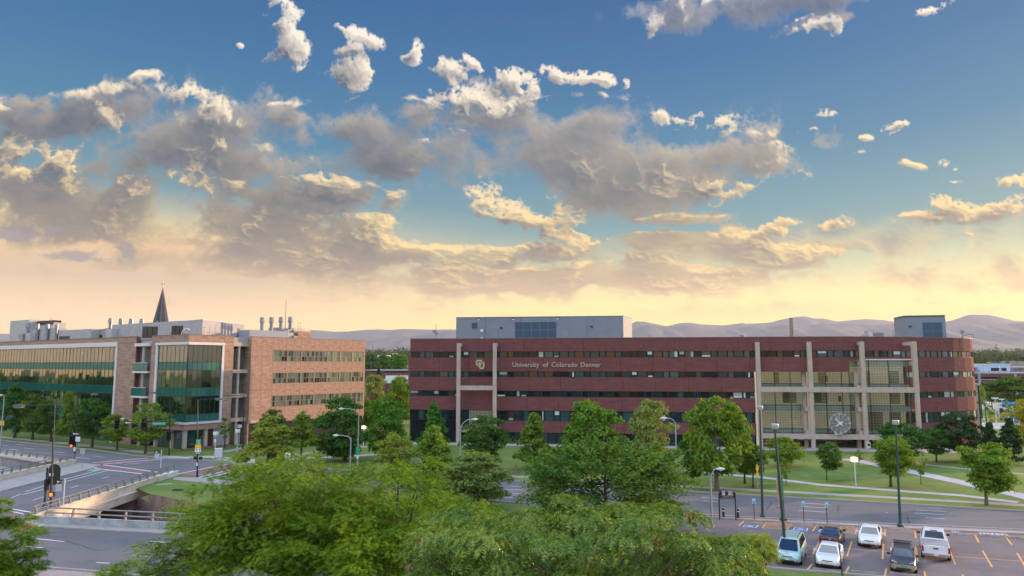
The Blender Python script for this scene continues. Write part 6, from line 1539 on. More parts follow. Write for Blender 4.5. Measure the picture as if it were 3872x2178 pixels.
def mast_lamp(base, u, vt, uh, vh, label):
    gx, gy = base; z = ht(u, vt, base); hx, _, hz = at(uh, vh, gy); dx = hx - gx; lean = at(u, vt, gy)[0] - gx
    t = thing('mast_lamp', label, 'street lamp', (gx, gy, 0))
    m = MB(); m.tube([(0, 0, 0), (0, 0, .8), (lean * .5, 0, z * .5), (lean, 0, z)], [.17, .12, .09, .06], 8); m.build('pole', BPOLE, t)
    m = MB(); m.tube([(lean, 0, z - .1), (dx, 0, hz)], .05, 6); m.build('arm', BPOLE, t)
    m = MB(); m.cbox(dx, 0, hz - .05, 1.0, .5, .26); m.build('lamp_head', M('grey_fixture', (.12, .13, .13), .5) if 'grey_fixture' not in bpy.data.materials else bpy.data.materials['grey_fixture'], t)
    m = MB(); m.cbox(dx, 0, hz - .20, .8, .4, .03); m.build('lens', LAMPW, t)
    return t
def signal_head(parent, x, y, z, lit='red', s=1.0, back=False, rz=0.0):
    h = bpy.data.objects.new('signal_head', None)
    m = MB(); m.cbox(0, 0, 0, .36 * s, .26 * s, 1.10 * s)
    if back: m.cbox(0, .08, 0, .62 * s, .03, 1.4 * s)
    o = m.build('signal_head', BLACK, parent, (x, y, z), (0, 0, rz))
    for k, c in enumerate((REDL if lit == 'red' else BLACK, BLACK, BLACK)):
        if k == 0 and lit: m = MB(); m.lathe([(.14 * s, -.16 * s), (.14 * s, -.13 * s)], (0, 0, (.35 - k * .35) * s), 12, 'y'); m.build('lens', c, o)
        m = MB(); m.lathe([(.155 * s, -.30 * s), (.165 * s, -.13 * s), (.15 * s, -.13 * s), (.14 * s, -.30 * s)], (0, 0, (.35 - k * .35) * s), 12, 'y'); m.build('visor', BLACK, o)
    return o
def ped_head(parent, x, y, z, lit=True, s=1.0):
    m = MB(); m.cbox(0, 0, 0, .44 * s, .25 * s, .44 * s); o = m.build('pedestrian_signal', BLACK, parent, (x, y, z))
    if lit: m = MB(); m.cbox(0, -.135 * s, 0, .28 * s, .02, .30 * s); m.build('hand_symbol', HANDL, o)
    return o
def arrow_sign(parent, w, h, z, x, y, s='ONE WAY', d=-1):
    o = plate('one_way_sign', BLACK, parent, w, h, z, y, x); m = MB()
    m.add([(d * w * .46, -.022, 0), (d * w * .24, -.022, h * .36), (d * w * .24, -.022, h * .2), (-d * w * .44, -.022, h * .2), (-d * w * .44, -.022, -h * .2), (d * w * .24, -.022, -h * .2), (d * w * .24, -.022, -h * .36)], [tuple(range(7))]); m.build('arrow', WHITE_, o)
    text('lettering', s, h * .30, BLACK, o, (-d * w * .08, -.026, 0), ext=.001, width=w * .52); return o
# A: near left pole
bA = G(190, 1925); A_ = mast_lamp(bA, 208, 1529, 72, 1533, 'tall near mast lamp beside the walk signal at the bridge end')
YA = bA[1]; ax = lambda u, v: at(u, v, YA)[0] - bA[0]; az = lambda u, v: at(u, v, YA)[2]
ped_head(A_, ax(202, 1868), -.25, az(202, 1868), True, 1.15)
sB = thing('traffic_signal', 'black traffic signal pole with a big rounded backplate near the bridge end', 'traffic signal', (*G(168, 1921), 0)); bS = G(168, 1921)
zt = ht(175, 1768, bS); m = MB(); m.lathe([(.26, 0), (.22, .25), (.12, .5), (.09, zt)], (0, 0, 0), 8); m.build('pole', BPOLE, sB)
zz0, zz1 = ht(203, 1833, bS), ht(203, 1755, bS); w_ = (at(225, 1800, bS[1])[0] - at(180, 1800, bS[1])[0])
xc = at(203, 1800, bS[1])[0] - bS[0]
m = MB(); pts = [(-w_ / 2, zz0), (w_ / 2, zz0)] + [(w_ / 2 * math.cos(a), zz1 - w_ / 2 + w_ / 2 * math.sin(a)) for a in [math.pi * k / 12 for k in range(13)]]
n = len(pts); m.add([(xc + x, y, z) for y in (.05, .12) for x, z in pts], [tuple(range(n - 1, -1, -1)), tuple(range(n, 2 * n))] + [(i, (i + 1) % n, n + (i + 1) % n, n + i) for i in range(n)]); m.build('backplate', BPOLE, sB)
m = MB(); m.cbox(xc, .3, (zz0 + zz1) / 2, .4, .35, 1.2); m.cbox(xc - .5, .1, (zz0 + zz1) / 2 + .05, 1.0, .08, .08); m.build('signal_rear', BLACK, sB)
m = MB(); m.cbox(.1, -.05, ht(177, 1833, bS), .34, .36, 1.15); m.build('side_signal', BLACK, sB); plate('label_plate', WHITE_, sB, .5, .3, ht(195, 1795, bS), -.02, xc - .25)
# B: far corner left
bB = G(281, 1746); B_ = mast_lamp(bB, 297, 1488, 357, 1489, 'mast lamp with signals on the far left corner of the crossing')
bz = lambda u, v: at(u, v, bB[1])[2]; bxx = lambda u, v: at(u, v, bB[1])[0] - bB[0]
signal_head(B_, bxx(278, 1664), -.25, bz(278, 1664), 'red', 1.25, True); ped_head(B_, bxx(275, 1685), -.25, bz(275, 1685), True, 1.1); arrow_sign(B_, 1.0, .42, bz(289, 1640), bxx(289, 1640), -.2); plate('sign_plate', WHITE_, B_, .75, .75, bz(297, 1660), -.2, bxx(297, 1660)); plate('notice', WHITE_, B_, .32, .6, bz(285, 1698), -.2, bxx(285, 1698))
# C: mast arm
bC = G(638, 1723); C_ = mast_lamp(bC, 646, 1481, 580, 1484, 'mast lamp carrying the long traffic signal arm over the far road')
czz = lambda u, v: at(u, v, bC[1])[2]; cxx = lambda u, v: at(u, v, bC[1])[0] - bC[0]
m = MB(); m.tube([(cxx(642, 1594), 0, czz(642, 1592)), (cxx(540, 1594), 0, czz(540, 1594)), (cxx(441, 1597), 0, czz(441, 1596))], [.12, .09, .06], 8); m.build('signal_arm', BPOLE, C_)
signal_head(C_, cxx(444, 1604), -.2, czz(444, 1604), 'red', 1.25, True); signal_head(C_, cxx(547, 1600), -.2, czz(547, 1600), 'red', 1.2, True); signal_head(C_, cxx(641, 1646), -.3, czz(641, 1646), 'red', 1.2, True)
arrow_sign(C_, 1.35, .55, czz(488, 1598), cxx(488, 1598), -.15)
o = plate('street_name_sign', GREENS, C_, 2.35, .55, czz(603, 1601), -.15, cxx(603, 1601)); text('lettering', 'Lawrence St', .36, WHITE_, o, (0, -.02, 0), ext=.002, width=1.9)
m = MB(); m.tube([(cxx(464, 1594), 0, czz(464, 1594)), (cxx(464, 1594), 0, czz(464, 1592) + .5)], .03, 5); m.cbox(cxx(463, 1592), 0, czz(463, 1591) + .35, .5, .2, .2); m.build('traffic_camera', WHITE_, C_)
ped_head(C_, cxx(632, 1663), -.25, czz(632, 1663), False); 
# D: corner beyond the bridge
bD = G(745, 1804); D_ = mast_lamp(bD, 748, 1508, 829, 1507, 'mast lamp with stacked green yellow and white signs beyond the bridge')
dzz = lambda v: at(748, v, bD[1])[2]
o = plate('route_sign', GREENS, D_, .70, .74, dzz(1671), -.2, .05)
for k in range(3): text('lettering', ('Downtown', 'Auraria', 'Campus')[k], .14, WHITE_, o, (.05, -.02, .2 - .2 * k), ext=.001, width=.42) if False else plate('legend_bar', WHITE_, o, .42 - .08 * k, .05, .2 - .19 * k, -.02, .06, .01)
plate('warning_sign', YELLOWS, D_, .82, .48, dzz(1688), -.2, .03); o = plate('yield_sign', WHITE_, D_, .82, .55, dzz(1701.5), -.2, .02)
m = MB(); m.add([(-.32, -.02, .15), (-.06, -.02, .15), (-.19, -.02, -.10)], [(0, 1, 2)]); m.build('yield_symbol', REDP, o)
m = MB(); m.add([(.22, -.02, -.18), (.22, -.02, .06), (.14, -.02, .06), (.25, -.02, .2), (.36, -.02, .06), (.28, -.02, .06), (.28, -.02, -.18)], [tuple(range(7))]); m.build('person_symbol', BLACK, o)
arrow_sign(D_, .70, .28, dzz(1713), .03, -.2); ped_head(D_, .42, -.1, dzz(1732), False, .9); ped_head(D_, -.42, .1, dzz(1732), False, .9)
plate('notice', WHITE_, D_, .20, .42, dzz(1755), -.17, 0)
bE = G(918, 1697); mast_lamp(bE, 922, 1493, 854, 1496, 'mast lamp before the recess of the tan brick building')
cobra(G(0, 1700), 3, 1497, 10, 1494, 'pale street lamp cut by the left edge')
yl = thing('yellow_sign', 'yellow warning sign at the left edge behind the street trees', 'sign', (*G(2, 1668), 0)); plate('plate', YELLOWS, yl, .9, .9, ht(2, 1600, G(2, 1668)), 0); m = MB(); m.tube([(0, .05, 0), (0, .05, 4)], .04, 5); m.build('post', GALV, yl)
def flag_sign(base, upost, vtop, u0, v0, u1, v1, label):
    t = thing('bus_stop', label, 'bus stop sign', (*base, 0)); z = ht(upost, vtop, base); Y = base[1]
    m = MB(); m.tube([(0, 0, 0), (0, 0, z)], .055, 8); m.build('post', WPOLE, t)
    xa, xb_ = at(u0, v0, Y)[0] - base[0], at(u1, v0, Y)[0] - base[0]; za, zb = at(u0, v0, Y)[2], at(u0, v1, Y)[2]; h = za - zb
    plate('header', BLACK, t, xb_ - xa, h * .33, za - h * .165, 0, (xa + xb_) / 2); plate('timetable', M('timetable_panel', (.48, .50, .50), .6, var=.25, scale=14, stretch=(1, 1, 6)) if 'timetable_panel' not in bpy.data.materials else bpy.data.materials['timetable_panel'], t, (xb_ - xa) * .92, h * .62, za - h * .66, 0, (xa + xb_) / 2)
    m = MB(); m.lathe([(.11, -.03), (.11, -.02)], ((xa * .65 + xb_ * .35), 0, za - h * .165), 10, 'y'); m.build('roundel', WHITE_, t)
flag_sign(G(237, 1935), 243, 1809, 212, 1814, 235, 1859, 'Denver banner sign with timetable on the near bridge railing')
flag_sign(G(606, 1790), 609, 1701, 585, 1704, 605, 1735, 'Denver banner sign with timetable at the far end of the bridge')
for o in [o for o in bpy.data.objects if o.name.startswith('header')]: text('lettering', 'Denver', .22, WHITE_, o, (.12, -.02, 0), ext=.001, width=.42)
gs = thing('plain_sign', 'grey back of a square sign on a thin post on the far footway', 'sign', (*G(308, 1773), 0)); plate('plate', GALV, gs, .75, .8, ht(309, 1706, G(308, 1773))); m = MB(); m.tube([(0, .04, 0), (0, .04, ht(309, 1700, G(308, 1773)))], .035, 6); m.build('post', GALV, gs)
ys = thing('crossing_sign', 'yellow diamond warning sign with plate seen edge on by the park path', 'sign', (*G(2866, 1860), 0)); zc = ht(2861, 1771, G(2866, 1860))
m = MB(); m.add([(-.20, y, 0) if k == 0 else ((0, y, .62) if k == 1 else ((.20, y, 0) if k == 2 else (0, y, -.62))) for y in (-.02, .02) for k in range(4)], [(0, 1, 2, 3), (7, 6, 5, 4), (0, 4, 5, 1), (1, 5, 6, 2), (2, 6, 7, 3), (3, 7, 4, 0)]); m.build('diamond', YELLOWS, ys, (0, -.05, zc)); plate('supplement', YELLOWS, ys, .30, .48, ht(2862, 1794, G(2866, 1860)), -.05); m = MB(); m.tube([(0, 0, 0), (0, 0, zc)], .03, 6); m.build('post', GALV, ys)
bs = thing('bicycle_sign', 'white sign with a round symbol on a post by the atrium columns', 'sign', (*G(3287, 1722), 0)); o = plate('plate', WHITE_, bs, .62, .95, ht(3286, 1683, G(3287, 1722))); m = MB(); m.lathe([(.2, -.03), (.24, -.03), (.24, -.02), (.2, -.02)], (0, 0, .05), 14, 'y'); m.build('symbol', BLACK, o); m = MB(); m.tube([(0, .04, 0), (0, .04, ht(3286, 1680, G(3287, 1722)))], .035, 6); m.build('post', GALV, bs)
for k, (u, v, ub, vb) in enumerate(((2851, 1895, 2853, 1969), (3038, 1905, 3041, 1979), (3128, 1909, 3129, 1985))):
    b = G(ub, vb); z = ht(u, v, b); t = thing('accessible_sign', ('pale blue accessible parking sign nearest the parking board', 'pale blue accessible parking sign in the middle of three', 'pale blue accessible parking sign furthest right of three')[k], 'sign', (*b, 0), 0, 'accessible parking signs')
    m = MB(); m.tube([(0, .04, 0), (0, .04, z + .2)], .035, 6); m.build('post', BPOLE, t)
    o = plate('plate', TEALS, t, .33, .50, z); plate('symbol_field', BLUES, o, .17, .18, -.09, -.02, 0, .012); plate('legend_bar', WHITE_, o, .22, .04, .12, -.02, 0, .012); m = MB(); m.lathe([(.03, -.03), (.04, -.03)], (0, 0, -.06), 8, 'y'); m.cbox(.01, -.03, -.11, .07, .006, .05); m.build('wheelchair_symbol', WHITE_, o)
pb = thing('parking_board', 'black public parking price board on two posts at the lot entrance', 'sign', (*G(2752, 1966), 0)); bP = G(2752, 1966)
zt, zb = ht(2752, 1852, bP), ht(2752, 1887, bP); wB = at(2779, 1870, bP[1])[0] - at(2724, 1870, bP[1])[0]
plate('board', BLACK, pb, wB, zt - zb, (zt + zb) / 2, 0, 0, .08)
for s_ in (-1, 1): m = MB(); m.box(s_ * (wB / 2 + .08) - .05, s_ * (wB / 2 + .08) + .05, -.05, .05, 0, zt - .3); m.build('post', BLACK, pb)
hh = zt - zb
text('lettering', 'PUBLIC PARKING', .20, WHITE_, pb, (-.08, -.05, zt - hh * .13), ext=.002, width=wB * .74); plate('bank_logo', M('logo_red', (.55, .18, .12), .6), pb, .13, .17, zt - hh * .13, -.05, wB * .42, .01)
text('lettering', '$5', .46, WHITE_, pb, (-wB * .24, -.05, zt - hh * .38), ext=.002, bold=.02, width=wB * .22); text('lettering', '$12', .46, WHITE_, pb, (wB * .23, -.05, zt - hh * .38), ext=.002, bold=.02, width=wB * .30)
text('lettering', '1 HOUR', .10, WHITE_, pb, (-wB * .24, -.05, zt - hh * .58), ext=.002, width=wB * .24); text('lettering', 'MAX 12 HOURS', .10, WHITE_, pb, (wB * .2, -.05, zt - hh * .58), ext=.002, width=wB * .45)
text('lettering', 'Operated By', .12, WHITE_, pb, (-.15, -.05, zt - hh * .72), ext=.002, width=wB * .42); plate('operator_logo', REDP, pb, .22, .12, zt - hh * .72, -.05, wB * .28, .01)
text('lettering', 'NO FREE PARKING ANYTIME', .11, WHITE_, pb, (0, -.05, zt - hh * .89), ext=.002, width=wB * .9)
for k, (u, v, vt) in enumerate(((2736, 1957, 1915), (2791, 1959, 1918))):
    b = G(u, v); z = ht(u, vt, b); t = thing('bollard', ('black bollard with white bands between the board posts', 'black bollard with white bands right of the board')[k], 'bollard', (*b, 0), 0, 'bollards at the parking board')
    m = MB(); m.lathe([(.12, 0), (.12, z), (.08, z + .04)], (0, 0, 0), 10); m.build('post', BLACK, t)
    for f in (.58, .88): m = MB(); m.lathe([(.125, z * f), (.125, z * f + .09)], (0, 0, 0), 10); m.build('band', WHITE_, t)
uc = thing('utility_cabinet', 'white utility cabinet on a plinth at the corner of the lawn', 'utility cabinet', (*G(826, 1735), 0)); b = G(826, 1735); zt = ht(826, 1698, b)
m = MB(); m.cbox(0, .4, .12, 1.25, 1.0, .24); m.build('plinth', GREYC, uc); m = MB(); m.box(-.52, .52, .0, .8, .24, zt); m.box(-.56, .56, -.04, .84, zt, zt + .08); m.build('housing', WHITE_, uc, (0, 0, 0), (0, 0, .35)); m = MB(); m.box(-.48, .48, -.02, 0, .35, zt - .1); m.build('door', M('cabinet_door', (.62, .66, .70), .5), uc, (0, 0, 0), (0, 0, .35))
tp = thing('thin_post', 'thin dark leaning post in the lot beside the silver white sedan', 'post', (*G(3185, 2176), 0)); b = G(3185, 2176); m = MB(); m.tube([(0, 0, 0), (at(3168, 2016, b[1])[0] - b[0], 0, ht(3168, 2016, b))], [.05, .035], 6); m.build('post', BPOLE, tp)
bn = thing('low_sign', 'pale low rail on a short post at the left of the lot', 'low rail', (*G(2878, 2112), 0)); m = MB(); m.cbox(0, 0, .80, 1.7, .12, .16); m.build('rail', GALV, bn); m = MB(); m.cbox(.15, 0, .36, .2, .14, .72); m.build('post', GALV, bn)
# wheel stops
ws = MB(); ws.loft([[(x, -.09, 0), (x, .09, 0), (x, .06, .12), (x, -.06, .12)] for x in (-.95, .95)]); WSM = [ws.mesh('wheel_stop', GREYC), ws.mesh('wheel_stop', M('worn_stop', (.30, .28, .26), .9, var=.3, scale=3))]
WL = ['dark wheel stop at the head of the first accessible bay', 'pale wheel stop under the middle accessible sign', 'wheel stop under the right accessible sign', 'dark wheel stop beyond the white sedan', 'pale wheel stop right of the white sedan', 'wheel stop straight beyond the roof rack wagon', 'pale wheel stop beyond the white pickup', 'wheel stop at the kerb right of the pickup', 'last wheel stop cut by the right edge', 'near wheel stop in front of the silver white sedan', 'near wheel stop left of the roof rack wagon', 'near wheel stop under the nose of the roof rack wagon']
for k, (x, y) in enumerate(((340, 268), (730, 292), (948, 303), (1302, 323), (1545, 340), (1790, 355), (2048, 376), (2300, 393), (2540, 410), (942, 678), (1256, 697), (1585, 713))):
    b = G(*Z8(x, y)); o = inst('wheel_stop', WSM[0 if k in (1, 4, 6) else 1], None, (b[0], b[1], .012), (0, 0, R(-16 if k < 9 else -20))); tag(o, WL[k], 'wheel stop', 'wheel stops in the parking lot')
mc = tag(inst('manhole_cover', MB().lathe([(.38, 0), (.38, .02)], (0, 0, 0), 14).mesh('manhole_cover', RAILM), None, (*G(84, 1964), .025)), 'round manhole cover on the near corner pavement', 'manhole cover')
dr = thing('storm_drain', 'dark rusty drain grate sunk in the lawn beyond the bridge', 'drain', (*G(672, 1855), 0)); m = MB(); m.cbox(0, 0, .05, 1.2, .6, .12); m.build('frame', M('rust', (.10, .07, .05), .9, var=.4, scale=6), dr)
for k in range(5): m = MB(); m.cbox(-.46 + k * .23, 0, .13, .08, .5, .05); m.build('bar', BLACK, dr)
tag(inst('lawn_slab', MB().cbox(0, 0, .05, 1.8, .7, .1, .3).mesh('lawn_slab', CONC), None, (*G(622, 1833), 0)), 'small pale concrete slab lying in the lawn beside the bridge end', 'slab')
# ---------------------------------------------------------------- vehicles
GLASSC = glass_mat('car_glass', (.8, .9, .95), .12, body=(.012, .016, .018)); TYRE = M('tyre', (.015, .015, .016), .9); RIM = M('alloy_rim', (.45, .46, .47), .35, .7)
HEADL = M('headlamp', (.62, .66, .70), .1, spec=.8); TAILL = M('tail_lamp', (.45, .015, .015), .25); PLATEM = M('licence_plate', (.60, .66, .62), .5); PLATEG = M('green_plate', (.05, .30, .22), .5); CHROME = M('chrome_trim', (.6, .6, .62), .2, .9); PLAST = M('black_plastic', (.02, .02, .022), .6)
def paint(name, c, metal=.0, rough=.28):
    m = M(name, c, rough, metal, spec=.6); m.node_tree.nodes['Principled BSDF'].inputs['Coat Weight'].default_value = .6; m.node_tree.nodes['Principled BSDF'].inputs['Coat Roughness'].default_value = .05; return m
STN = {'sedan': [(-.5,.74,.42,.86),(-.485,.86,.30,1.00),(-.44,.95,.24,1.05),(-.34,1,.2,1.06),(-.1,1,.18,1.00),(.12,1,.18,.98),(.26,.99,.18,.96),(.38,.95,.22,.87),(.455,.87,.26,.76),(.49,.76,.32,.66),(.5,.66,.38,.58)],
       'wagon': [(-.5,.80,.44,.92),(-.485,.92,.32,1.05),(-.42,.98,.28,1.08),(-.2,1,.25,1.04),(.12,1,.25,1.02),(.26,.99,.25,1.00),(.38,.96,.28,.93),(.46,.90,.30,.82),(.49,.82,.34,.74),(.5,.74,.40,.66)],
       'van': [(-.5,.82,.44,.95),(-.485,.93,.32,1.10),(-.42,.98,.26,1.14),(-.2,1,.22,1.12),(.15,1,.22,1.10),(.30,.99,.22,1.06),(.42,.93,.25,.92),(.475,.83,.30,.78),(.5,.70,.38,.64)],
       'truck': [(-.5,.92,.55,1.16),(-.49,.96,.50,1.20),(-.3,1,.50,1.20),(0,1,.48,1.20),(.2,1,.48,1.20),(.30,.99,.48,1.18),(.44,.96,.48,1.12),(.49,.90,.50,1.00),(.5,.82,.55,.90)]}
CAB = {'sedan': (-.36, -.19, .06, .24), 'coupe': (-.40, -.18, .04, .22), 'wagon': (-.47, -.41, .08, .25), 'van': (-.475, -.43, .17, .37), 'truck': (-.10, -.06, .16, .27)}   # rear foot, rear roof, front roof, front foot
def car(name, label, pos, head, L, W, Hh, kind, pm, front, lower=None, rack=False, plate_m=PLATEM, cab=None, sw=1.0):
    t = thing(name, label, 'pickup truck' if kind == 'truck' else ('minivan' if kind == 'van' else 'car'), (pos[0], pos[1], .014), head)
    st = STN[kind]; rings = []
    for xf, wf, zb, zt in st:
        w = W / 2 * wf; x = xf * L; k = .10
        rings.append([(x, -w * .88, zb), (x, -w, zb + k), (x, -w, zb + (zt - zb) * .62), (x, -w * .965, zt - .10), (x, -w * .90, zt - .02), (x, -w * .6, zt + .012), (x, w * .6, zt + .012), (x, w * .90, zt - .02), (x, w * .965, zt - .10), (x, w, zb + (zt - zb) * .62), (x, w, zb + k), (x, w * .88, zb)])
    m = MB(); m.loft(rings); m.build('body', pm, t, smooth=False)
    if lower:
        m = MB(); m.loft([[(p[0] * 1.004, p[1] * 1.012, p[2] - .004) for p in (r[0], r[1], (r[1][0], r[1][1], r[1][2] + .22), (r[10][0], r[10][1], r[10][2] + .22), r[10], r[11])] for r in rings]); m.build('lower_cladding', lower, t)
    rf, rr, fr_, ff = [v * L for v in CAB[cab or kind]]
    zb = [s for s in st if s[0] > -.25][0][3] - .01; wb = W / 2 * .90; wt = W / 2 * (.68 if kind != 'truck' else .74)
    def zbelt(x):
        for a, b in zip(st, st[1:]):
            if a[0] * L <= x <= b[0] * L: return a[3] + (b[3] - a[3]) * (x - a[0] * L) / (b[0] - a[0]) / L - .015
        return zb
    B = [(rf, -wb, zbelt(rf)), (ff, -wb, zbelt(ff)), (ff, wb, zbelt(ff)), (rf, wb, zbelt(rf))]; Tp = [(rr, -wt, Hh - .05), (fr_, -wt, Hh - .05), (fr_, wt, Hh - .05), (rr, wt, Hh - .05)]
    xm = (rr + fr_) / 2
    m = MB(); m.add(B + Tp, [(0, 1, 5, 4), (1, 2, 6, 5), (2, 3, 7, 6), (3, 0, 4, 7)]); m.build('cabin', pm, t)
    m = MB(); m.add(Tp + [(rr + .15, -wt * .8, Hh), (fr_ - .15, -wt * .8, Hh), (fr_ - .15, wt * .8, Hh), (rr + .15, wt * .8, Hh)], [(0, 1, 5, 4), (1, 2, 6, 5), (2, 3, 7, 6), (3, 0, 4, 7), (4, 5, 6, 7)]); m.build('roof', pm, t)
    def pane(nm, q, u0, u1, v0, v1):
        q = [Vector(p) for p in q]; f = lambda u, v: (q[0] * (1 - u) + q[1] * u) * (1 - v) + (q[3] * (1 - u) + q[2] * u) * v
        n = (q[1] - q[0]).cross(q[3] - q[0]).normalized() * .012
        P = [f(u0, v0), f(u1, v0), f(u1, v1), f(u0, v1)]; c = Vector((xm, 0, (zb + Hh) / 2))
        if n.dot(sum(P, Vector()) / 4 - c) < 0: n = -n
        m = MB(); m.add([tuple(p + n) for p in P] + [tuple(p - n * .3) for p in P], [(0, 1, 2, 3), (4, 7, 6, 5), (0, 4, 5, 1), (1, 5, 6, 2), (2, 6, 7, 3), (3, 7, 4, 0)]); m.build(nm, GLASSC, t)
    pane('windscreen', (B[1], B[2], Tp[2], Tp[1]), .07, .93, .06, .92); pane('rear_window', (B[3], B[0], Tp[0], Tp[3]), .10, .90, .18, .90)
    for q in ((B[0], B[1], Tp[1], Tp[0]), (B[3], B[2], Tp[2], Tp[3])):
        if kind == 'truck': pane('side_window', q, .12, .46, .12, .9); pane('side_window', q, .5, .84, .12, .9)
        elif kind in ('wagon', 'van'): pane('side_window', q, .07, .33, .15, .9); pane('side_window', q, .36, .60, .15, .9); pane('side_window', q, .63, .88, .15, .9)
        else: pane('side_window', q, .14, .48, .15, .9); pane('side_window', q, .52, .86, .15, .9)
    wr = .33 * sw if kind != 'truck' else .40
    for sx in (-.30 if kind != 'truck' else -.31, .30 if kind != 'truck' else .32):
        for sy in (-1, 1):
            o = MB().lathe([(wr * .6, -.11), (wr * .95, -.11), (wr, -.07), (wr, .07), (wr * .95, .11), (wr * .6, .11)], (0, 0, 0), 18, 'y').build('wheel', TYRE, t, (sx * L, sy * (W / 2 - .10), wr))
            MB().lathe([(.05, -.02), (wr * .62, -.02), (wr * .62, .02), (.05, .02)], (0, sy * .10, 0), 12, 'y').build('rim', RIM, o)
            m = MB(); m.lathe([(wr * 1.16, -.02), (wr * 1.16, .02)], (sx * L, sy * (W / 2 - .012), wr + .02), 18, 'y'); m.build('wheel_arch', PLAST, t)
    for sy in (-1, 1):
        m = MB(); m.cbox(ff - .25, sy * (W / 2 + .06), zbelt(ff) + .12, .16, .24, .15); m.build('mirror', pm if kind != 'truck' else PLAST, t)
    xf, xr = .5 * L, -.5 * L; zf = st[-1][3]; zr = st[0][3]
    if front:
        for sy in (-1, 1):
            m = MB(); y0, y1 = sy * W * .24, sy * W * .43; z0 = zf + .02
            m.add([(xf - .035, y0, z0 - .02), (xf - .26, y1, z0 + .05), (xf - .34, y1, z0 + .20), (xf - .11, y0, z0 + .14), (xf - .12, y0, z0 - .02), (xf - .36, y1 * .97, z0 + .05), (xf - .42, y1 * .97, z0 + .2), (xf - .2, y0, z0 + .14)], [(0, 1, 2, 3), (7, 6, 5, 4), (0, 4, 5, 1), (1, 5, 6, 2), (2, 6, 7, 3), (3, 7, 4, 0)]); m.build('headlight', HEADL, t)
            m = MB(); m.lathe([(.09, xf - .14), (.09, xf - .03)], (0, sy * W * .34, zf - .22), 10, 'x'); m.build('fog_light', HEADL if lower else PLAST, t)
        m = MB(); m.cbox(xf - .06, 0, zf + .04, .10, W * .40, .10); m.build('grille', PLAST, t)
        m = MB(); m.cbox(xf + .005, 0, zf + .04, .02, .16, .08); m.build('badge', CHROME, t)
        m = MB(); m.cbox(xf - .035, 0, zf - .24, .10, W * .55, .12); m.build('lower_grille', PLAST, t)
        m = MB(); m.cbox(xf + .03, 0, zf - .10, .02, .32, .15); m.build('licence_plate', plate_m, t)
    else:
        if kind == 'truck':
            m = MB(); m.box(-.49 * L, -.115 * L, -W * .45, W * .45, 1.205, 1.235); m.build('bed_cover', M('tonneau', (.30, .29, .29), .7), t)
            m = MB(); m.box(-.503 * L, -.495 * L, -W * .40, W * .40, .62, 1.18); m.build('tailgate', pm, t); m = MB(); m.cbox(-.506 * L, 0, 1.0, .02, .34, .10); m.build('tailgate_handle', PLAST, t)
            m = MB(); m.box(-.53 * L, -.49 * L, -W * .47, W * .47, .44, .60); m.build('bumper', CHROME, t)
            for sy in (-1, 1): m = MB(); m.cbox(-.497 * L, sy * W * .445, .92, .08, .14, .42); m.build('tail_light', TAILL, t)
            m = MB(); m.cbox(-.54 * L, 0, .56, .02, .32, .16); m.build('licence_plate', plate_m, t); m = MB(); m.cbox(-.08 * L, 0, Hh - .03, .06, .5, .06); m.build('brake_light', TAILL, t)
        else:
            for sy in (-1, 1):
                for yy in (.27, .37): m = MB(); m.lathe([(.085, -.02), (.085, .05)], (xr - .01, sy * W * yy, .80), 12, 'x'); m.build('tail_light', TAILL, t)
            m = MB(); m.box(xr - .02, xr + .10, -W * .40, W * .40, .34, .52); m.build('bumper', pm, t); m = MB(); m.cbox(xr - .03, 0, .56, .02, .32, .16); m.build('licence_plate', plate_m, t); m = MB(); m.cbox(xr - .02, 0, .82, .02, .16, .07); m.build('badge', CHROME, t)
            m = MB(); m.box(xr + .05, xr + .32, -W * .38, W * .38, 1.20, 1.24); m.box(xr + .12, xr + .2, -W * .30, -W * .27, 1.0, 1.2); m.box(xr + .12, xr + .2, W * .27, W * .30, 1.0, 1.2); m.build('spoiler', pm, t)
    if rack:
        for sy in (-1, 1): m = MB(); m.tube([(rr + .2, sy * wt * .92, Hh - .02), (rr + .3, sy * wt * .92, Hh + .09), (fr_ - .4, sy * wt * .92, Hh + .09), (fr_ - .25, sy * wt * .92, Hh - .02)], .025, 5); m.build('roof_rail', PLAST, t)
        if rack == 2:
            for xx in (xm - .45, xm + .45): m = MB(); m.box(xx - .04, xx + .04, -wt * 1.12, wt * 1.12, Hh + .14, Hh + .18); m.build('roof_bar', BLACK, t)
            m = MB(); m.tube([(xm - .5, -wt * .5, Hh + .2), (xm + .5, -wt * .5, Hh + .2)], .03, 5); m.build('roof_bar', BLACK, t)
    return t
HD = math.atan2(.873, .487); SDV = Vector((.487, .873))
def nose(x, y, L): b = Vector(G(*Z8(x, y))); return tuple(b + SDV * (L / 2))
car('white_pickup', 'white pickup truck with covered bed seen from behind', nose(1850, 604, 5.7), HD, 5.7, 2.0, 1.93, 'truck', paint('white_paint', (.74, .76, .80)), False)
car('black_coupe', 'black coupe with four round tail lamps and rear spoiler', nose(965, 503, 4.5), HD, 4.5, 1.74, 1.40, 'sedan', paint('black_paint', (.012, .013, .02), .2), False, cab='coupe')
car('white_sedan', 'white sedan facing the camera alone in the back row of the lot', nose(1292, 497, 4.6), HD + math.pi, 4.6, 1.80, 1.46, 'sedan', paint('white_paint_two', (.76, .78, .80)), True)
car('silver_sedan', 'silvery white sedan facing the camera in the front row beside the thin post', nose(943, 672, 4.5), HD + math.pi, 4.5, 1.80, 1.45, 'sedan', paint('pearl_paint', (.70, .73, .77), .15), True)
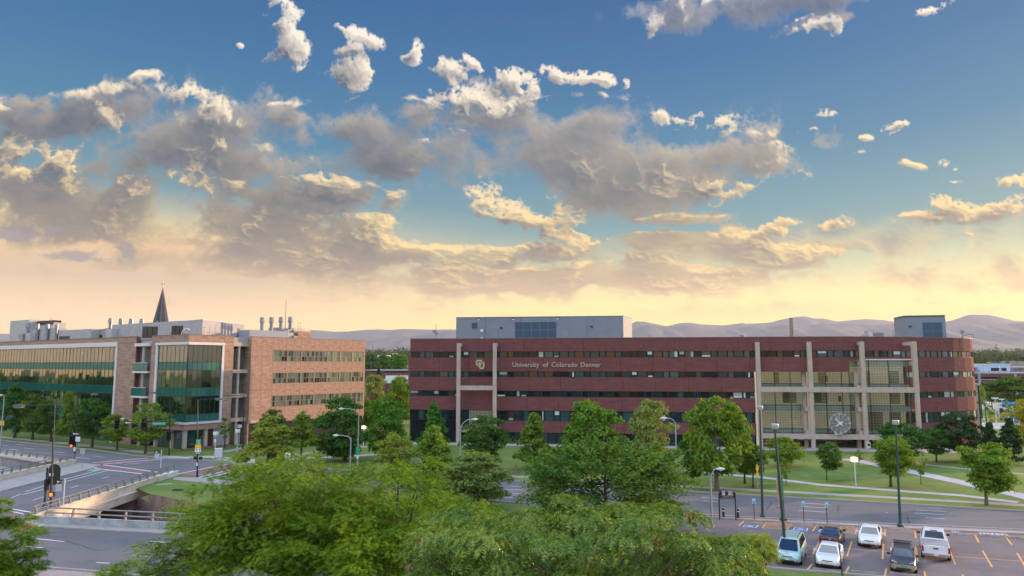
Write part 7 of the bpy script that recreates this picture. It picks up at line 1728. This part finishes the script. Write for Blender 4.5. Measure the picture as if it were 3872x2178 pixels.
car('roof_rack_wagon', 'dark wagon with tan lower body and roof rack facing the camera', nose(1578, 712, 4.6), HD + math.pi, 4.6, 1.75, 1.52, 'wagon', paint('dark_plum_paint', (.040, .030, .036), .3), True, lower=M('tan_cladding', (.32, .27, .21), .5), rack=2, plate_m=PLATEG)
car('teal_minivan', 'pale teal minivan half hidden by the feathery tree', nose(610, 640, 4.8), HD + math.pi, 4.8, 1.92, 1.78, 'van', paint('teal_paint', (.36, .55, .55), .25), True, rack=1)

# ---------------------------------------------------------------- beyond the campus
ch = thing('church', 'dark slate church spire with gold cross behind the laboratory roof', 'church', (*at(608, 1225, 265)[:2], 0)); cY = 265
zb, zt, zc = at(608, 1228, cY)[2], at(609, 1090, cY)[2], at(609, 1065, cY)[2]; hw = 2.9
oct_ = [(hw * math.cos(math.pi / 8 + k * math.pi / 4), hw * math.sin(math.pi / 8 + k * math.pi / 4)) for k in range(8)]
for k in range(8):
    a, b = oct_[k], oct_[(k + 1) % 8]; m = MB(); m.add([(a[0], a[1], zb), (b[0], b[1], zb), (b[0] * .03, b[1] * .03, zt), (a[0] * .03, a[1] * .03, zt)], [(0, 1, 2, 3)]); m.build('spire_face', SLATE, ch)
m = MB()
for a in oct_: m.tube([(a[0], a[1], zb), (a[0] * .03, a[1] * .03, zt)], .05, 4)
m.build('spire_ridge', SLATE2, ch); m = MB(); m.box(-2.7, 2.7, -2.7, 2.7, 0, zb - .2); m.build('tower', SLATE2, ch)
for k in range(4):
    m = MB(); m.add([(-1.2, -2.95, zb - .6), (1.2, -2.95, zb - .6), (0, -2.95, zb + 1.5), (0, -1.2, zb + 1.5), (-1.2, -2.0, zb - .6), (1.2, -2.0, zb - .6)], [(0, 1, 2), (1, 5, 3, 2), (0, 2, 3, 4)]); m.build('gable', SLATE2, ch, rot=(0, 0, k * math.pi / 2))
m = MB(); m.tube([(0, 0, zt - .3), (0, 0, zc)], .16, 5); zx = zc - .9; m.tube([(-.8, 0, zx), (.8, 0, zx)], .16, 5); m.build('cross', GOLD, ch); m = MB(); m.lathe([(.05, -.35), (.35, 0), (.05, .35)], (0, 0, zt), 8); m.build('finial', GOLD, ch)
cx, cy, _ = at(2994, 1270, 380); cm = thing('chimney', 'tall slim banded chimney behind the maroon roof', 'chimney', (cx, cy, 0)); z = at(2993, 1202, 380)[2]
m = MB(); m.lathe([(1.35, 0), (.95, z)], (0, 0, 0), 12); m.build('shaft', M('chimney_brick', (.26, .22, .20), .9, var=.2, scale=.4), cm)
for k in range(9): m = MB(); r = 1.35 - .40 * (.62 + k * .042); m.lathe([(r + .03, z * (.62 + k * .042)), (r + .03, z * (.635 + k * .042))], (0, 0, 0), 12); m.build('band', M('chimney_band', (.30, .26, .235), .9) if k == 0 else bpy.data.materials['chimney_band'], cm)
def power_pole(u, vt, Y, label, arms):
    x, y, z = at(u, vt, Y); g = plain_z(Y); t = thing('power_pole', label, 'power pole', (x, y, g)); m = MB(); m.tube([(0, 0, 0), (0, 0, z - g)], [.035 * Y ** .5 * .5, .012 * Y ** .5 * .6], 5); m.build('pole', BARK2, t)
    for f, w in arms: m = MB(); m.tube([(-w, 0, (z - g) * f), (w * .6, 0, (z - g) * f)], .012 * Y ** .5 * .4, 4); m.build('cross_arm', BARK2, t)
power_pole(1409, 1300, 620, 'distant power pole against the mountains in the gap', ((.80, 4.0),)); power_pole(3767, 1301, 560, 'tall distant power pole at the right against the woods', ((.97, 3.0), (.82, 2.4)))
power_pole(1403, 1366, 300, 'nearer pole with paired arms among the trees of the gap', ((.985, 6.0), (.94, 6.0)))
def block(name, label, u0, v0, u1, v1, Y, depth, mat, zb=None, rz=0.0, cat='building'):
    x0, y, zt = at(u0, v0, Y); x1 = at(u1, v0, Y)[0]; z0 = at(u0, v1, Y)[2] if zb is None else zb
    t = thing(name, label, cat, ((x0 + x1) / 2, Y, 0), rz); w = (x1 - x0); m = MB(); m.box(-w / 2, w / 2, 0, depth, z0, zt); m.build('wall', mat, t); return t, w, z0, zt
t, w, z0, zt = block('purple_building', 'low purple brick building with a dark window strip in the gap', 1386, 1402, 1600, 1422, 300, 20, PURPBR, 0)
h = at(1450, 1398, 300)[2]; m = MB(); m.box(-w / 2 - .3, w / 2, -.6, 20, zt, h); m.build('roof', LGREY, t); za, zb = at(1450, 1402, 300)[2], at(1450, 1408, 300)[2]
m = MB(); m.box(-w / 2 + 8, w / 2 - .3, -.1, .1, zb, za - .1); m.build('window_strip', BLACK, t)
m = MB(); zz = at(1450, 1415.5, 300)[2]
for k in range(40): m.box(-w / 2 + 2 + k * .6, -w / 2 + 2.3 + k * .6, -.08, .05, zz, zz + .25)
m.build('light_brick_course', M('peach_brick', (.50, .28, .20), .8), t)
for k, (u0, v0, u1, v1, c, lab) in enumerate(((1390, 1424, 1420, 1441, (.62, .64, .74), 'white box truck at the left below the purple building'), (1458, 1421, 1505, 1432, (.80, .78, .86), 'row of white truck trailer below the purple building'), (1507, 1421, 1553, 1432, (.78, .76, .86), 'white trailer with red marks by the maroon corner'), (1454, 1433, 1555, 1449, (.60, .78, .86), 'long pale blue white tent roof below the trailers'))):
    t, w, z0, zt = block('trailer' if k < 3 else 'tent', lab, u0, v0, u1, v1, 262 - k * 6, 3, M('trailer_white_%d' % k, c, .6), cat='trailer' if k < 3 else 'tent')
    if k == 2: m = MB(); m.box(-w * .3, w * .1, -.03, .0, zt - .7, zt - .4); m.build('red_stripe', REDP, t)
    m = MB(); m.box(-w / 2 - .05, w / 2 + .05, -.05, 3.05, zt, zt + .06); m.build('roof', WHITE_, t)
    m = MB()
    for s_ in (-1, 1): m.box(s_ * w * .45 - .1, s_ * w * .45 + .1, 1.4, 1.6, plain_z(262) if False else 0, z0)
    m.build('support', BLACK, t)
t, w, z0, zt = block('white_building', 'small white building with dark end beyond the trees of the gap', 1427, 1343, 1467, 1362, 900, 20, WHITE_, plain_z(900) - 1); m = MB(); m.box(w / 2, w / 2 + 5, 0, 20, z0, zt - 2); m.build('dark_end', MAROON, t)
block('cream_building', 'tiny cream building on the wooded plain in the gap', 1483, 1336, 1497, 1346, 1400, 20, CREAM, plain_z(1400) - 1); block('cream_building', 'low cream building behind the broad tree of the gap', 1520, 1363, 1545, 1382, 520, 12, CREAM, plain_z(520) - 1)
block('brick_block', 'thin dark brick block touching the maroon corner in the gap', 1545, 1333, 1553, 1382, 240, 3, PURPBR, 0)
# parking garage on the right
gx0, gY, gzt = at(3560, 1363, 330); gx1 = at(4150, 1363, 330)[0]; pg = thing('parking_garage', 'purple brick parking garage with open decks at the far right', 'parking garage', (gx0, gY, 0)); gw = gx1 - gx0
vz = lambda v: at(3700, v, 330)[2]
for a, b in ((1413, 1426), (1436, 1448.5), (1458.5, 1473), (1481, 1500)): m = MB(); m.box(0, gw, 0, .5, max(0, vz(b)), vz(a)); m.build('deck_band', PURPBR, pg); m = MB(); m.box(0, gw, -.1, .3, vz(a), vz(a) + .35); m.build('deck_edge', LGREY, pg)
m = MB(); m.box(0, gw, 2.5, 3, 0, vz(1413)); m.build('dark_deck', DKIN, pg); m = MB(); m.box(0, gw, 0, 30, vz(1412.5), vz(1409)); m.build('roof_deck', LGREY, pg)
for u in (3566, 3703, 3840, 3980): x = at(u, 1450, 330)[0] - gx0; m = MB(); m.box(x - .5, x + .5, -.5, .2, 0, vz(1410)); m.build('pilaster', LGREY, pg)
m = MB()
for k in range(30): m.box(gw * k / 30, gw * k / 30 + .12, -.05, .1, vz(1409), vz(1403))
m.box(0, gw, -.05, .05, vz(1403) - .1, vz(1403)); m.build('deck_railing', STACKM, pg)
m = MB(); x = at(3712, 1470, 326)[0] - gx0; m.tube([(x, -3, vz(1500)), (x, -3, vz(1478)), (x - 2, -3, vz(1466)), (x - 4, -3, vz(1464))], 1.0, 8); m.build('vent_pipe', LGREY, pg)
t, w, z0, zt = block('station_building', 'pale blue station building with window strips on the garage deck', 3721, 1378, 3818, 1407, 345, 10, M('pale_blue_panel', (.42, .56, .70), .6), cat='building')
for a, b in ((.25, .61), (.66, .86)): m = MB(); m.box(-w / 2 + w * a, -w / 2 + w * b, -.1, .05, z0 + (zt - z0) * .15, z0 + (zt - z0) * .55); m.build('window', PANES[0], t)
m = MB(); m.box(-w / 2 - .3, w / 2 + .3, -.4, 10, zt, zt + .35); m.build('roof', WHITE_, t); m = MB(); m.box(w * .08 - .15, w * .08 + .15, -.12, 0, z0, zt); m.build('downpipe', WHITE_, t)
for k, (u0, u1, lab) in enumerate(((3664, 3720, 'white platform canopy left of the pale blue station'), (3820, 3900, 'white platform canopy right of the pale blue station'))):
    t, w, z0, zt = block('platform_canopy', lab, u0, 1386, u1, 1389, 350, 5, WHITE_, cat='canopy'); m = MB(); m.box(-w / 2, w / 2, 2, 2.3, z0 - 2.3, z0); m.build('back_panel', M('canopy_panel_%d' % k, (.30, .26, .32), .8, var=.4, scale=.5), t)
for k, (u, lab) in enumerate(((3682, 'blue banner post left on the garage deck'), (3700, 'second blue banner post on the garage deck'), (3834, 'blue banner post right of the pale blue station'))):
    x, y, z = at(u, 1407, 331); t = thing('deck_banner', lab, 'banner', (x, y, vz(1409)), 0, 'banner posts on the garage deck'); m = MB(); m.tube([(0, 0, 0), (0, 0, 1.9)], .06, 5); m.build('post', WHITE_, t); plate('banner', BLUES, t, .6, 1.1, .8, -.1)
block('billboard', 'small blue billboard above the station roof', 3749, 1368, 3774, 1375, 420, .5, BLUES, cat='billboard'); block('billboard', 'small yellow billboard left of the blue one', 3733, 1369, 3747, 1372, 430, .5, YELLOWS, cat='billboard')
for o in [o for o in bpy.data.objects if o.name.startswith('billboard')]:
    m = MB(); m.tube([(0, .3, plain_z(425) - 1), (0, .3, at(3750, 1372, 420)[2])], .2, 5); m.build('post', BARK2, o)
block('suburb_house', 'small pinkish building on the plain at the right edge', 3852, 1366, 3890, 1376, 520, 10, PINKC, plain_z(520) - 1); block('suburb_house', 'low grey building behind the station roof on the right', 3810, 1364, 3838, 1373, 560, 10, LGREY, plain_z(560) - 1)
# glass stair tower beside the rounded corner
tx, ty = at(3687, 1583, 158)[:2]; tw = thing('stair_tower', 'dark framed glass stair tower right of the rounded brick corner', 'stair tower', (tx, ty, 0)); a = at(3668, 1457, 158); b = at(3697, 1463, 158); c = at(3703, 1465, 166)
W0, W1 = a[0] - tx, b[0] - tx; zt = a[2]
for k in range(6):
    for j in range(3): m = MB(); m.box(W0 + (W1 - W0) * j / 3 + .04, W0 + (W1 - W0) * (j + 1) / 3 - .04, 0, .05, zt * k / 6 + .04, zt * (k + 1) / 6 - .04); m.build('tower_pane', M('tower_glass', (.30, .34, .30), .25) if 'tower_glass' not in bpy.data.materials else bpy.data.materials['tower_glass'], tw)
m = MB(); m.box(W1, W1 + .25, -.1, 6, 0, zt); m.box(W0, W1, -.05, .06, zt * .62, zt * .65); m.box(W0, W1, .1, .2, 0, zt)
for k in range(7): m.box(W0, W1, -.03, .05, zt * k / 6 - .04, zt * k / 6 + .04)
m.build('frame', DKFR, tw); m = MB(); m.prism([(W0, -.3), (W1 + .4, -.3), (W1 + .4, 6), (W0, 6)], zt, zt + .5); m.build('roof', LGREY, tw)
# mall lamps with banners, tents, parked cars far right
for k, (ut, vt, ub, vb, bc, lab) in enumerate(((3762, 1506, 3768, 1611, None, 'tall white mall lamp post nearest the brick corner'), (3788, 1510, 3790, 1560, BLUES, 'mall lamp with a blue banner behind the tall post'), (3776, 1526, 3778, 1575, NAVY, 'mall lamp with a dark banner left of the blue ones'), (3803, 1543, 3805, 1592, TEALS, 'mall lamp with a teal banner right of the tall post'), (3832, 1553, 3833, 1605, BLUES, 'mall lamp with a blue banner nearest the right edge'))):
    b = G(ub, vb); z = ht(ut, vt, b); t = thing('mall_lamp', lab, 'lamp post', (*b, 0), 0, 'lamp posts along the campus mall'); m = MB(); m.tube([(0, 0, 0), (at(ut, vt, b[1])[0] - b[0], 0, z)], .10, 6); m.build('post', WPOLE, t); m = MB(); m.cbox(at(ut, vt, b[1])[0] - b[0], 0, z, 1.4, .6, .35); m.build('lamp_head', WHITE_, t)
    if bc: plate('banner', bc, t, 1.1, 1.8, z - 2.2, -.1, .75)
poly_sheet('mall_path', GP(lambda x, y: (x, y), [(3660, 1597), (3800, 1600), (3900, 1603), (3900, 1612), (3770, 1622), (3660, 1615)]), WALK, .006)
poly_sheet('mall_street', GP(lambda x, y: (x, y), [(3700, 1545), (3720, 1525), (3740, 1520), (3900, 1560), (3900, 1578), (3800, 1560)]), CONC, .006); poly_sheet('mall_path', GP(lambda x, y: (x, y), [(3703, 1572), (3730, 1586), (3720, 1587), (3698, 1575)]), CONC, .014)
for k, (u0, u1, v, lab) in enumerate(((3795, 1, 1518, 'left blue tent roof under the mall trees'), (3825, 1, 1521, 'right blue tent roof under the mall trees'))):
    x, y, z = at(u0 + 12, 1530, 222); t = thing('tent', lab, 'tent', (x, y, 0), 0, 'blue tents on the mall'); zz = at(u0, v, 222)[2]; m = MB(); m.add([(-2, -2, zz - .8), (2, -2, zz - .8), (2, 2, zz - .8), (-2, 2, zz - .8), (0, 0, zz + .2)], [(0, 1, 4), (1, 2, 4), (2, 3, 4), (3, 0, 4)]); m.build('canopy', BLUES, t)
    for sx, sy in ((-1.9, -1.9), (1.9, -1.9), (1.9, 1.9), (-1.9, 1.9)): m = MB(); m.tube([(sx, sy, 0), (sx, sy, zz - .8)], .04, 4); m.build('pole', WPOLE, t)
for k, (u, v, c, lab) in enumerate(((3716, 1525, (.7, .62, .5), 'cream car parked behind the stair tower'), (3728, 1528, (.75, .76, .8), 'white car parked on the mall left of the lamp posts'), (3790, 1568, (.7, .72, .76), 'white car among the mall lamp posts'), (3826, 1572, (.72, .72, .75), 'white car behind the mall banners'), (3808, 1590, (.2, .24, .3), 'dark car nearest on the mall'), (3826, 1586, (.68, .7, .74), 'pale car nearest the right mall lamp'))):
    b = G(u, v); t = thing('distant_car', lab, 'car', (*b, .02), R(20 + 15 * k), 'cars parked on the mall'); pm = paint('mall_car_%d' % k, c)
    m = MB(); m.loft([[(x, -.85 * f, .3), (x, -.9 * f, .75), (x, .9 * f, .75), (x, .85 * f, .3)] for x, f in ((-2.2, .9), (-1.9, 1), (1.8, 1), (2.2, .85))]); m.build('body', pm, t); m = MB(); m.loft([[(x0, -.75, .75), (x1, -.6, 1.35), (x1, .6, 1.35), (x0, .75, .75)] for x0, x1 in ((-1.8, -1.2), (1.2, .5))]); m.build('cabin', GLASSC, t)
    for sx in (-1.35, 1.35):
        for sy in (-.8, .8): m = MB(); m.lathe([(.3, -.1), (.3, .1)], (sx, sy, .3), 10, 'y'); m.build('wheel', TYRE, t)
for k, u in enumerate((3665, 3678, 3691, 3704, 3728, 3738)):
    b = G(u, 1608 - (k % 2) * 4); t = inst('path_bollard', MB().lathe([(.1, 0), (.1, .9), (.05, 1.0)], (0, 0, 0), 8).mesh('path_bollard', WPOLE), None, (*b, 0)); tag(t, ('first', 'second', 'third', 'fourth', 'fifth', 'sixth')[k] + ' slim white bollard from the brick corner across the mall path', 'bollard', 'bollards across the mall path')

bake_texts()
# ---------------------------------------------------------------- evening haze over the plain
hz = bpy.data.materials.new('haze'); hz.use_nodes = True; T = NT(hz.node_tree); T.n.remove(T.n['Principled BSDF'])
pv = T.new('ShaderNodeVolumePrincipled'); pv.inputs['Color'].default_value = (.80, .82, .96, 1); pv.inputs['Density'].default_value = HAZE; pv.inputs['Anisotropy'].default_value = .2
T.l.new(pv.outputs[0], T.n['Material Output'].inputs['Volume'])
m = MB(); m.box(-16500, 16500, -120, 11300, -6.6, 800); tag(m.build('haze', hz), 'thin evening haze in the air before the mountains', kind='stuff')
scn.cycles.volume_bounces = 0; scn.cycles.max_bounces = 8; scn.cycles.transparent_max_bounces = 12; scn.cycles.use_denoising = True
